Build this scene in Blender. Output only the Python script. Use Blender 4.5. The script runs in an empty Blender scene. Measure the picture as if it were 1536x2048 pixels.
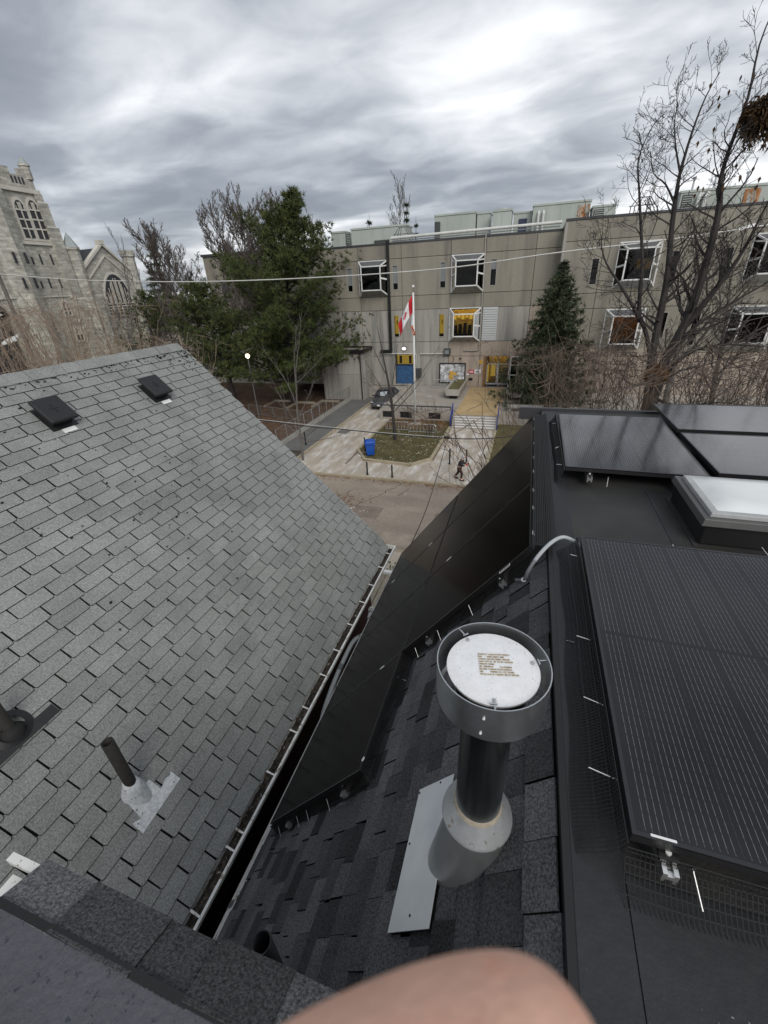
import bpy, bmesh, math, random
import numpy as np
from mathutils import Vector, Matrix, Euler
R = math.radians
rnd = random.Random(7)
sc = bpy.context.scene
C = sc.collection

# ------------------------------------------------------------------ camera
cam_d = bpy.data.cameras.new("camera"); cam = bpy.data.objects.new("camera", cam_d); C.objects.link(cam)
cam_d.sensor_fit = 'VERTICAL'; cam_d.sensor_height = 36.0; cam_d.lens = 840.0 / 2048.0 * 36.0
cam_d.clip_start = 0.003; cam_d.clip_end = 1500
_p, _y, _r = R(28.32), R(-18.892), R(-2.954)
_f = Vector((math.sin(_y) * math.cos(_p), math.cos(_y) * math.cos(_p), -math.sin(_p)))
_r0 = Vector((math.cos(_y), -math.sin(_y), 0)); _u0 = _r0.cross(_f)
CR = math.cos(_r) * _r0 + math.sin(_r) * _u0; CU = -math.sin(_r) * _r0 + math.cos(_r) * _u0
CAM = Vector((0, 0, 11.2))
cam.matrix_world = Matrix(((CR.x, CU.x, -_f.x, CAM.x), (CR.y, CU.y, -_f.y, CAM.y), (CR.z, CU.z, -_f.z, CAM.z), (0, 0, 0, 1)))
cam_d.dof.use_dof = True; cam_d.dof.focus_distance = 9.0; cam_d.dof.aperture_fstop = 22.0
sc.camera = cam

# ------------------------------------------------------------------ world
SUN_EL, SUN_AZ = R(40), R(148)          # azimuth from +y towards +x
world = bpy.data.worlds.new("World"); sc.world = world; world.use_nodes = True
wt = world.node_tree; wn = wt.nodes; wl = wt.links; wn.clear()
def N(t, **k):
    n = wn.new(t)
    for a, b in k.items(): setattr(n, a, b)
    return n
def wmath(op, a, b=None):
    n = N('ShaderNodeMath', operation=op)
    for i, v in enumerate((a, b)):
        if v is None: continue
        if isinstance(v, (int, float)): n.inputs[i].default_value = v
        else: wl.new(v, n.inputs[i])
    return n.outputs[0]
sky = N('ShaderNodeTexSky', sky_type='NISHITA', sun_disc=False, sun_elevation=SUN_EL, sun_rotation=SUN_AZ, air_density=1.0, dust_density=2.0)
tc = N('ShaderNodeTexCoord'); sep = N('ShaderNodeSeparateXYZ'); wl.new(tc.outputs['Generated'], sep.inputs[0])
zc = wmath('ADD', wmath('MAXIMUM', sep.outputs[2], 0.0), 0.13)
comb = N('ShaderNodeCombineXYZ')
wl.new(wmath('DIVIDE', sep.outputs[0], zc), comb.inputs[0]); wl.new(wmath('DIVIDE', sep.outputs[1], zc), comb.inputs[1])
def cloud(scale, loc, detail, rough, dist, stretch=(1, 1, 1), rot=0.0):
    mp = N('ShaderNodeMapping'); mp.inputs['Location'].default_value = loc; mp.inputs['Scale'].default_value = stretch
    mp.inputs['Rotation'].default_value = (0, 0, rot)
    wl.new(comb.outputs[0], mp.inputs['Vector'])
    n = N('ShaderNodeTexNoise'); n.inputs['Scale'].default_value = scale; n.inputs['Detail'].default_value = detail
    n.inputs['Roughness'].default_value = rough; n.inputs['Distortion'].default_value = dist
    wl.new(mp.outputs[0], n.inputs['Vector']); return n.outputs['Fac']
big = cloud(0.34, (4.46, 4.35, 0), 2, 0.45, 0.5, (0.9, 1.1, 1), R(18))
mid = cloud(0.95, (7.5, 4.33, 0), 5, 0.45, 0.5, (0.8, 1.2, 1), R(24))
fin = cloud(2.6, (8.1, 2.3, 0), 6, 0.5, 0.4, (0.9, 1.2, 1), R(24))
cl = wmath('ADD', wmath('ADD', wmath('MULTIPLY', big, 0.48), wmath('MULTIPLY', mid, 0.34)), wmath('MULTIPLY', fin, 0.18))
ramp = N('ShaderNodeValToRGB'); e = ramp.color_ramp.elements
e[0].position = 0.405; e[0].color = (0.185, 0.202, 0.232, 1)
e[1].position = 0.60; e[1].color = (0.74, 0.75, 0.765, 1)
for ps, c in ((0.455, (0.235, 0.253, 0.285, 1)), (0.495, (0.335, 0.355, 0.385, 1)), (0.545, (0.51, 0.525, 0.55, 1))):
    q = ramp.color_ramp.elements.new(ps); q.color = c
wl.new(cl, ramp.inputs[0])
mul = N('ShaderNodeMix', data_type='RGBA', blend_type='MULTIPLY'); mul.inputs[0].default_value = 1
wl.new(ramp.outputs[0], mul.inputs[6]); mul.inputs[7].default_value = (10, 10, 10, 1)
mx = N('ShaderNodeMix', data_type='RGBA'); mx.inputs[0].default_value = 0.93
wl.new(sky.outputs[0], mx.inputs[6]); wl.new(mul.outputs[2], mx.inputs[7])
bg = N('ShaderNodeBackground'); bg.inputs[1].default_value = 0.1; wl.new(mx.outputs[2], bg.inputs[0])
wo = N('ShaderNodeOutputWorld'); wl.new(bg.outputs[0], wo.inputs[0])

sun_d = bpy.data.lights.new("sun", 'SUN'); sun_d.energy = 1.25; sun_d.angle = R(35); sun_d.color = (1, 0.96, 0.9)
sun = bpy.data.objects.new("sun", sun_d); C.objects.link(sun)
sun.rotation_euler = Vector((-math.sin(SUN_AZ) * math.cos(SUN_EL), -math.cos(SUN_AZ) * math.cos(SUN_EL), -math.sin(SUN_EL))).to_track_quat('-Z', 'Y').to_euler()
sun.location = (0, 0, 60)
vs = sc.view_settings; vs.view_transform = 'Standard'; vs.look = 'None'; vs.gamma = 1; vs.exposure = 0.60; vs.use_curve_mapping = False
sc.render.engine = 'CYCLES'; sc.cycles.max_bounces = 6; sc.cycles.transparent_max_bounces = 8; sc.cycles.caustics_reflective = False; sc.cycles.caustics_refractive = False
sc.cycles.use_denoising = True

# ------------------------------------------------------------------ materials
def M(name, col, rough=.85, metal=0., var=.12, vs=2., grain=.0, gs=150., bump=0., bs=60., rv=0., spec=.5, stretch=(1, 1, 1), spots=None, coat=0., col2=None, v2=(.45, .62)):
    """base colour with large-scale variation, fine grain, per-object variation, optional second colour patches and dark spots"""
    m = bpy.data.materials.new(name); m.use_nodes = True; t = m.node_tree; n = t.nodes; l = t.links
    b = n['Principled BSDF']; b.inputs['Roughness'].default_value = rough; b.inputs['Metallic'].default_value = metal
    b.inputs['Specular IOR Level'].default_value = spec; b.inputs['Coat Weight'].default_value = coat
    g = n.new('ShaderNodeNewGeometry'); mp = n.new('ShaderNodeMapping'); mp.inputs['Scale'].default_value = stretch
    l.new(g.outputs['Position'], mp.inputs['Vector'])
    def noise(s, d=4, r=.55, src=None):
        x = n.new('ShaderNodeTexNoise'); x.inputs['Scale'].default_value = s; x.inputs['Detail'].default_value = d; x.inputs['Roughness'].default_value = r
        l.new((src or mp).outputs[0], x.inputs['Vector']); return x.outputs['Fac']
    def rng(src, a, bb, c, d):
        x = n.new('ShaderNodeMapRange'); l.new(src, x.inputs[0])
        for i, v in enumerate((a, bb, c, d)): x.inputs[i + 1].default_value = v
        return x.outputs[0]
    def mulc(csock, fac):
        x = n.new('ShaderNodeMix'); x.data_type = 'RGBA'; x.blend_type = 'MULTIPLY'; x.inputs[0].default_value = 1
        if hasattr(csock, 'default_value') or hasattr(csock, 'links'): l.new(csock, x.inputs[6])
        l.new(fac, x.inputs[7]); return x.outputs[2]
    c0 = n.new('ShaderNodeRGB'); c0.outputs[0].default_value = (*col, 1); cs = c0.outputs[0]
    if col2:
        x = n.new('ShaderNodeMix'); x.data_type = 'RGBA'; l.new(rng(noise(vs * 1.7, 6, .6), v2[0], v2[1], 0, 1), x.inputs[0])
        l.new(cs, x.inputs[6]); x.inputs[7].default_value = (*col2, 1); cs = x.outputs[2]
    if var: cs = mulc(cs, rng(noise(vs), .3, .7, 1 - var, 1 + var))
    if grain: cs = mulc(cs, rng(noise(gs, 2, .6, g and mp), .3, .7, 1 - grain, 1 + grain))
    if rv:
        oi = n.new('ShaderNodeObjectInfo'); cs = mulc(cs, rng(oi.outputs['Random'], 0, 1, 1 - rv, 1 + rv))
    if spots:
        sscale, thr, scol, area_scale, athr = spots
        a = rng(noise(sscale, 5, .7), thr, thr + .03, 0, 1); bb = rng(noise(area_scale, 2), athr, athr + .08, 0, 1)
        mm = n.new('ShaderNodeMath'); mm.operation = 'MULTIPLY'; l.new(a, mm.inputs[0]); l.new(bb, mm.inputs[1])
        x = n.new('ShaderNodeMix'); x.data_type = 'RGBA'; l.new(mm.outputs[0], x.inputs[0]); l.new(cs, x.inputs[6]); x.inputs[7].default_value = (*scol, 1); cs = x.outputs[2]
    l.new(cs, b.inputs['Base Color'])
    if bump:
        bn = n.new('ShaderNodeBump'); bn.inputs['Strength'].default_value = bump; bn.inputs['Distance'].default_value = .01
        l.new(noise(bs, 4), bn.inputs['Height']); l.new(bn.outputs[0], b.inputs['Normal'])
    return m
def glow_mat(name, col, s):
    m = bpy.data.materials.new(name); m.use_nodes = True; t = m.node_tree; t.nodes.clear()
    e = t.nodes.new('ShaderNodeEmission'); e.inputs[0].default_value = (*col, 1); e.inputs[1].default_value = s
    o = t.nodes.new('ShaderNodeOutputMaterial'); t.links.new(e.outputs[0], o.inputs[0]); return m
def glass_mat(name, tint, refl=.6, rough=.03):
    m = bpy.data.materials.new(name); m.use_nodes = True; t = m.node_tree; t.nodes.clear()
    tr = t.nodes.new('ShaderNodeBsdfTransparent'); tr.inputs[0].default_value = (*tint, 1)
    gl = t.nodes.new('ShaderNodeBsdfGlossy'); gl.inputs[1].default_value = rough; gl.inputs[0].default_value = (refl, refl, refl, 1)
    fr = t.nodes.new('ShaderNodeFresnel'); fr.inputs[0].default_value = 1.45
    mx = t.nodes.new('ShaderNodeMixShader'); o = t.nodes.new('ShaderNodeOutputMaterial')
    t.links.new(fr.outputs[0], mx.inputs[0]); t.links.new(tr.outputs[0], mx.inputs[1]); t.links.new(gl.outputs[0], mx.inputs[2]); t.links.new(mx.outputs[0], o.inputs[0]); return m
def panel_mat():
    """solar cells: black-blue under glass with fine silver wires along the long side (object space x across, y along)"""
    m = bpy.data.materials.new("solar_cells"); m.use_nodes = True; t = m.node_tree; n = t.nodes; l = t.links
    b = n['Principled BSDF']; b.inputs['Roughness'].default_value = .09; b.inputs['Specular IOR Level'].default_value = .55; b.inputs['Sheen Weight'].default_value = .24; b.inputs['Sheen Roughness'].default_value = .28; b.inputs['Sheen Tint'].default_value = (.8, .82, .9, 1)
    tcn = n.new('ShaderNodeTexCoord'); s = n.new('ShaderNodeSeparateXYZ'); l.new(tcn.outputs['UV'], s.inputs[0])
    def mt(op, a, bb=None, c=None):
        x = n.new('ShaderNodeMath'); x.operation = op
        for i, v in enumerate((a, bb, c)):
            if v is None: continue
            if isinstance(v, (int, float)): x.inputs[i].default_value = v
            else: l.new(v, x.inputs[i])
        return x.outputs[0]
    wires = mt('LESS_THAN', mt('ABSOLUTE', mt('SUBTRACT', mt('FRACT', mt('MULTIPLY', s.outputs[0], 1 / .0182)), .5)), .036)
    dash = mt('GREATER_THAN', mt('FRACT', mt('MULTIPLY', s.outputs[1], 1 / .0425)), .22)
    midg = mt('GREATER_THAN', mt('ABSOLUTE', s.outputs[1]), .010)
    colg = mt('GREATER_THAN', mt('ABSOLUTE', mt('SUBTRACT', mt('FRACT', mt('MULTIPLY', s.outputs[0], 1 / .164)), .5)), .004)
    edge = mt('LESS_THAN', mt('ABSOLUTE', s.outputs[1]), .81); edx = mt('LESS_THAN', mt('ABSOLUTE', s.outputs[0]), .49)
    w = mt('MULTIPLY', mt('MULTIPLY', wires, mt('MULTIPLY_ADD', dash, .55, .45)), mt('MULTIPLY', mt('MULTIPLY', midg, mt('MULTIPLY', edge, edx)), colg))
    no = n.new('ShaderNodeTexNoise'); no.inputs['Scale'].default_value = 5; l.new(tcn.outputs['UV'], no.inputs['Vector'])
    cr = n.new('ShaderNodeValToRGB'); cr.color_ramp.elements[0].color = (.0045, .0045, .0062, 1); cr.color_ramp.elements[1].color = (.0075, .0072, .0095, 1)
    l.new(no.outputs[0], cr.inputs[0])
    x = n.new('ShaderNodeMix'); x.data_type = 'RGBA'; l.new(w, x.inputs[0]); l.new(cr.outputs[0], x.inputs[6]); x.inputs[7].default_value = (.17, .175, .19, 1)
    y = n.new('ShaderNodeMix'); y.data_type = 'RGBA'; l.new(midg, y.inputs[0]); y.inputs[6].default_value = (.004, .004, .005, 1); l.new(x.outputs[2], y.inputs[7])
    l.new(y.outputs[2], b.inputs['Base Color'])
    rn = n.new('ShaderNodeTexNoise'); rn.inputs['Scale'].default_value = 3; l.new(tcn.outputs['UV'], rn.inputs['Vector'])
    r = n.new('ShaderNodeMapRange'); r.inputs[3].default_value = .06; r.inputs[4].default_value = .16; l.new(rn.outputs[0], r.inputs[0]); l.new(r.outputs[0], b.inputs['Roughness'])
    return m
MT = dict(
    gshingle=M("grey_shingle_granules", (.262, .273, .263), .95, var=.10, vs=1.1, grain=.34, gs=85, bump=.6, bs=160, rv=.10, spec=.2, spots=(26, .625, (.02, .02, .02), .75, .54), col2=(.20, .21, .203), v2=(.46, .72)),
    gbutt_shade=M("grey_shingle_butt_shade", (.008, .008, .008), .95, var=.1, spec=.2),
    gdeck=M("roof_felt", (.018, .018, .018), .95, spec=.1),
    dshingle=M("charcoal_shingle_granules", (.085, .086, .089), .95, var=.16, vs=3, grain=.62, gs=120, bump=.8, bs=170, rv=.58, spec=.25),
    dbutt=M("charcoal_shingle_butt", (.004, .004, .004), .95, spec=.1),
    membrane=M("roof_membrane", (.027, .027, .027), .62, var=.30, vs=2.2, grain=.25, gs=180, bump=.35, bs=70, spec=.4, col2=(.036, .035, .031), v2=(.5, .75)),
    membrane2=M("coated_membrane", (.021, .0235, .0255), .6, var=.22, vs=3.5, grain=.12, gs=300, bump=.4, bs=24, spec=.45, spots=(110, .68, (.45, .47, .5), 1.1, .50)),
    blue_membrane=M("blue_grey_membrane", (.073, .077, .088), .62, var=.10, vs=7, grain=.10, gs=300, bump=.6, bs=45, spec=.4, spots=(38, .60, (.036, .04, .05), 3, .25)),
    black=M("black_paint", (.010, .010, .010), .45, var=.1),
    blackmetal=M("black_anodised", (.014, .014, .015), .35, metal=.0, var=.05, spec=.6),
    frame=M("panel_frame", (.016, .016, .018), .38, var=.05, spec=.6),
    plastic=M("black_plastic", (.013, .0135, .015), .55, var=.2, vs=20, bump=.15, bs=80),
    iron=M("rusty_iron", (.020, .018, .016), .8, var=.3, vs=30, grain=.2, gs=200),
    galv=M("galvanised_steel", (.56, .58, .59), .30, metal=.95, var=.10, vs=12, grain=.05, gs=60, spec=.5),
    galvdull=M("dull_galvanised", (.54, .555, .56), .38, metal=.85, var=.09, vs=9),
    galvplate=M("white_galvanised", (.80, .81, .82), .5, metal=.0, var=.05, vs=30, grain=.05, gs=90, spots=(90, .60, (.60, .61, .62), 8, .3)),
    flash=M("pale_flashing", (.70, .72, .72), .5, metal=.0, var=.06, vs=9),
    lead=M("worn_lead", (.62, .65, .67), .5, metal=.15, var=.22, vs=40, spots=(34, .60, (.03, .03, .03), 7, .50)),
    alu=M("bare_aluminium", (.75, .75, .74), .3, metal=.9, var=.08, vs=40),
    steel=M("bright_clip", (.9, .9, .88), .4, metal=.3, var=.02),
    white=M("white_paint", (.72, .73, .72), .5, var=.08, vs=4, grain=.04),
    gutter=M("white_gutter", (.70, .70, .67), .45, var=.12, vs=5, spots=(14, .58, (.25, .2, .15), 2, .4)),
    gdebris=M("gutter_debris", (.020, .016, .013), .95, var=.5, vs=14, bump=.8, bs=40, spots=(18, .60, (.5, .45, .38), 3, .4)),
    lens=M("acrylic_dome", (.72, .75, .75), .28, var=.06, vs=4, spec=.5, spots=(8, .62, (.60, .63, .63), 3, .5)),
    skyframe=M("skylight_frame", (.085, .085, .083), .45, var=.12, vs=8, spots=(12, .6, (.3, .3, .29), 4, .5)),
    skylip=M("skylight_retainer", (.36, .37, .37), .4, var=.12, vs=12),
    conduit=M("grey_conduit", (.40, .43, .45), .5, var=.08, vs=30),
    conduit2=M("dark_conduit", (.16, .17, .18), .5, var=.1, vs=30),
    mesh=M("guard_mesh", (.008, .008, .008), .5, var=0),
    concrete=M("concrete", (.275, .256, .212), .9, var=.13, vs=.55, grain=.10, gs=22, bump=.15, bs=30, stretch=(1.3, 1, .13), col2=(.185, .172, .150), v2=(.50, .74), rv=.06),
    concrete_low=M("bare_concrete", (.35, .335, .305), .9, var=.16, vs=.7, grain=.10, gs=22, bump=.15, bs=30, stretch=(1.8, 1, .12), col2=(.20, .20, .19), v2=(.46, .68), rv=.06),
    concrete_warm=M("pinkish_concrete", (.37, .31, .255), .9, var=.14, vs=.7, grain=.10, gs=22, bump=.15, bs=30, stretch=(1.6, 1, .2), col2=(.21, .19, .17), v2=(.5, .75), rv=.05),
    concrete_light=M("pale_concrete", (.36, .345, .31), .9, var=.10, vs=.8, grain=.08, gs=20, stretch=(1, 1, .3)),
    parapet=M("dark_flashing", (.05, .05, .055), .5, var=.1),
    unit=M("unit_sheet_metal", (.42, .46, .42), .55, var=.10, vs=.8, stretch=(1, 1, .3), rv=.06),
    rust=M("rust_stain", (.35, .15, .05), .8, var=.4, vs=2, stretch=(1, 1, .3), col2=(.42, .44, .40), v2=(.45, .6)),
    unitdark=M("unit_grille", (.06, .065, .065), .6),
    navy=M("navy_door", (.03, .04, .09), .5),
    bluep=M("blue_board", (.030, .10, .22), .6, var=.25, vs=3, col2=(.01, .05, .17), v2=(.5, .7)),
    dark_room=M("dark_room", (.012, .012, .013), .9), blind=M("grey_blind", (.20, .22, .23), .7, var=.1, vs=3),
    room_wall=M("warm_room_wall", (.55, .42, .12), .8, var=.3, vs=2.5, spots=(3, .55, (.35, .2, .05), 2, .3)),
    glass=glass_mat("window_glass", (.55, .58, .60), .9), glass_d=glass_mat("dark_glass", (.22, .24, .25), .6),
    glass_top=M("sloped_glazing", (.12, .125, .135), .15, var=.1, spec=.6),
    louvre=M("louvre_metal", (.44, .46, .46), .5, var=.07, vs=5, stretch=(.3, 1, 3)),
    asphalt=M("asphalt", (.28, .235, .19), .95, var=.16, vs=.35, grain=.14, gs=14, bump=.3, bs=50, stretch=(.35, 1, 1), col2=(.36, .31, .255), v2=(.5, .75)),
    ramp=M("grey_asphalt", (.135, .135, .13), .95, var=.12, vs=.5, grain=.1, gs=14),
    salt=M("salted_concrete", (.40, .35, .285), .9, var=.14, vs=.8, grain=.14, gs=16, col2=(.68, .67, .65), v2=(.46, .74), stretch=(1.5, .38, 1)),
    slab=M("pavement_concrete", (.44, .39, .32), .9, var=.12, vs=.8, grain=.10, gs=16, col2=(.55, .55, .54), v2=(.55, .75), rv=.06),
    plaza=M("plaza_concrete", (.34, .31, .27), .9, var=.15, vs=.6, grain=.1, gs=16, col2=(.44, .43, .42), v2=(.55, .75)),
    tan=M("sanded_path", (.46, .33, .17), .9, var=.16, vs=.7, grain=.1, gs=15, col2=(.50, .42, .30), v2=(.55, .75)),
    kerb=M("kerb_concrete", (.36, .31, .22), .9, var=.18, vs=1.5, grain=.1, gs=20),
    grass_ground=M("winter_lawn", (.125, .105, .048), .95, var=.3, vs=1.2, grain=.25, gs=18, col2=(.105, .105, .04), v2=(.42, .6)),
    blade=M("grass_blades", (.135, .115, .05), .9, var=.4, vs=1.6, col2=(.115, .088, .045), v2=(.5, .7)),
    earth=M("earth", (.075, .058, .042), .95, var=.3, vs=.6, grain=.2, gs=12),
    mulch=M("wood_mulch", (.085, .047, .028), .95, var=.35, vs=.8, grain=.3, gs=12, col2=(.15, .10, .055), v2=(.52, .72)),
    leaf=M("fallen_leaves", (.20, .085, .035), .9, var=.5, vs=9, col2=(.42, .33, .2), v2=(.52, .66)),
    leafpale=M("pale_fallen_leaves", (.62, .58, .48), .9, var=.2, vs=9),
    bark=M("bark", (.075, .062, .052), .9, var=.25, vs=5, grain=.2, gs=40), bark_dark=M("dark_bark", (.040, .035, .033), .9, var=.25, vs=4, grain=.2, gs=40),
    twig=M("twigs", (.108, .092, .082), .9, var=.3, vs=2), twig_red=M("reddish_twigs", (.125, .092, .072), .9, var=.35, vs=1.5), twig_grey=M("grey_twigs", (.13, .12, .11), .9, var=.2, vs=2),
    twig_tan=M("tan_twigs", (.27, .205, .155), .9, var=.3, vs=1.2),
    needles=M("pine_needles", (.055, .078, .024), .8, var=.55, vs=.9, spec=.3, col2=(.105, .105, .034), v2=(.48, .66)),
    needles_d=M("spruce_needles", (.050, .068, .036), .8, var=.45, vs=1.2, spec=.3),
    nest=M("dead_leaf_clump", (.075, .042, .016), .9, var=.5, vs=8), nest2=M("dry_leaf_clump", (.16, .075, .02), .9, var=.5, vs=8),
    stone=M("limestone", (.40, .39, .345), .9, var=.22, vs=1.4, grain=.22, gs=1.8, bump=.3, bs=5, stretch=(.5, .5, 1.5)),
    stone_trim=M("limestone_trim", (.56, .54, .48), .85, var=.1, vs=1), slate=M("slate_roof", (.035, .036, .042), .7, var=.2, vs=1), copper=M("lead_cap", (.30, .34, .34), .6, var=.1),
    red=M("flag_red", (.52, .015, .025), .7, var=.08, vs=5), flagwhite=M("flag_white", (.80, .80, .82), .7, var=.04), orange=M("flag_orange", (.75, .17, .06), .7), flagblue=M("flag_blue", (.12, .15, .30), .7),
    bin=M("blue_bin", (.012, .085, .42), .4, var=.06, spec=.5), carpaint=M("car_paint", (.085, .088, .095), .25, metal=.5, var=.05, coat=.8), rubber=M("rubber", (.012, .012, .012), .8),
    chrome=M("chrome", (.7, .7, .7), .15, metal=1, var=0), carglass=M("car_glass", (.012, .014, .016), .05, spec=.8, var=0), plate=M("licence_plate", (.75, .77, .8), .5), lamp_l=M("headlight", (.5, .52, .55), .1, spec=.8),
    bluerail=M("blue_rail", (.02, .04, .24), .4), railgrey=M("grey_rail", (.13, .135, .14), .5), wirew=M("pale_cable", (.55, .55, .52), .5), wireb=M("black_cable", (.03, .03, .03), .5),
    wood=M("grey_boards", (.30, .26, .20), .85, var=.25, vs=4, stretch=(4, .6, 1), rv=.15), brick=M("red_brick_wall", (.055, .022, .018), .9, var=.2, vs=3, grain=.2, gs=25), siding=M("dark_siding", (.03, .03, .032), .8),
    skin=M("skin", (.84, .50, .37), .5, var=.07, vs=160, grain=.05, gs=900, bump=.12, bs=900, spec=.4, col2=(.84, .43, .31), v2=(.5, .7)),
    jacket=M("dark_jacket", (.022, .022, .026), .85), trousers=M("dark_trousers", (.045, .022, .020), .85), hood=M("grey_hood", (.40, .42, .45), .8), redcloth=M("red_mitten", (.55, .07, .03), .7), hairm=M("hair", (.03, .02, .015), .8),
    signred=M("sign_red", (.45, .02, .05), .5), signwhite=M("sign_white", (.75, .75, .74), .5), yellow=M("sign_yellow", (.70, .40, .02), .5), letter=M("black_letters", (.012, .012, .012), .6, var=0),
    map_bg=M("mural_ground", (.30, .31, .33), .7, var=.5, vs=2.2, col2=(.60, .60, .62), v2=(.47, .52)), map_yel=M("mural_amber", (.55, .33, .06), .7, var=.2, vs=3),
    hvac_white=M("white_pipe", (.62, .63, .60), .5, var=.1, vs=3), warm_jamb=M("timber_jamb", (.22, .12, .045), .6, var=.2, vs=4), snow=M("old_snow", (.80, .82, .85), .9, var=.08, vs=3),
    cells=panel_mat(),
)
def coursed(m, bw, bh, lo, hi, mort):
    t = m.node_tree; n = t.nodes; l = t.links; b = n['Principled BSDF']; src = b.inputs['Base Color'].links[0].from_socket
    g = n.new('ShaderNodeNewGeometry'); s = n.new('ShaderNodeSeparateXYZ'); l.new(g.outputs['Position'], s.inputs[0]); a = n.new('ShaderNodeMath'); l.new(s.outputs[0], a.inputs[0]); l.new(s.outputs[1], a.inputs[1])
    c = n.new('ShaderNodeCombineXYZ'); l.new(a.outputs[0], c.inputs[0]); l.new(s.outputs[2], c.inputs[1]); k = n.new('ShaderNodeTexBrick'); l.new(c.outputs[0], k.inputs['Vector']); k.inputs['Scale'].default_value = 1
    k.inputs['Brick Width'].default_value = bw; k.inputs['Row Height'].default_value = bh; k.inputs['Mortar Size'].default_value = .03; k.inputs['Color1'].default_value = (lo, lo, lo, 1); k.inputs['Color2'].default_value = (hi, hi, hi, 1); k.inputs['Mortar'].default_value = (mort, mort, mort, 1); k.offset_frequency = 2; k.squash = .7; k.squash_frequency = 3
    x = n.new('ShaderNodeMix'); x.data_type = 'RGBA'; x.blend_type = 'MULTIPLY'; x.inputs[0].default_value = 1; l.new(src, x.inputs[6]); l.new(k.outputs['Color'], x.inputs[7]); l.new(x.outputs[2], b.inputs['Base Color'])
coursed(MT['stone'], .95, .42, .84, 1.18, .82)
GLOW = dict(warm=glow_mat("lit_ceiling", (1, .62, .16), 2.2), lamp=glow_mat("lit_lamp", (1, .85, .55), 3.0), yellow=glow_mat("lit_room", (1, .60, .08), .55), white=glow_mat("bulkhead_light", (1, .97, .9), .8))

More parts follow.
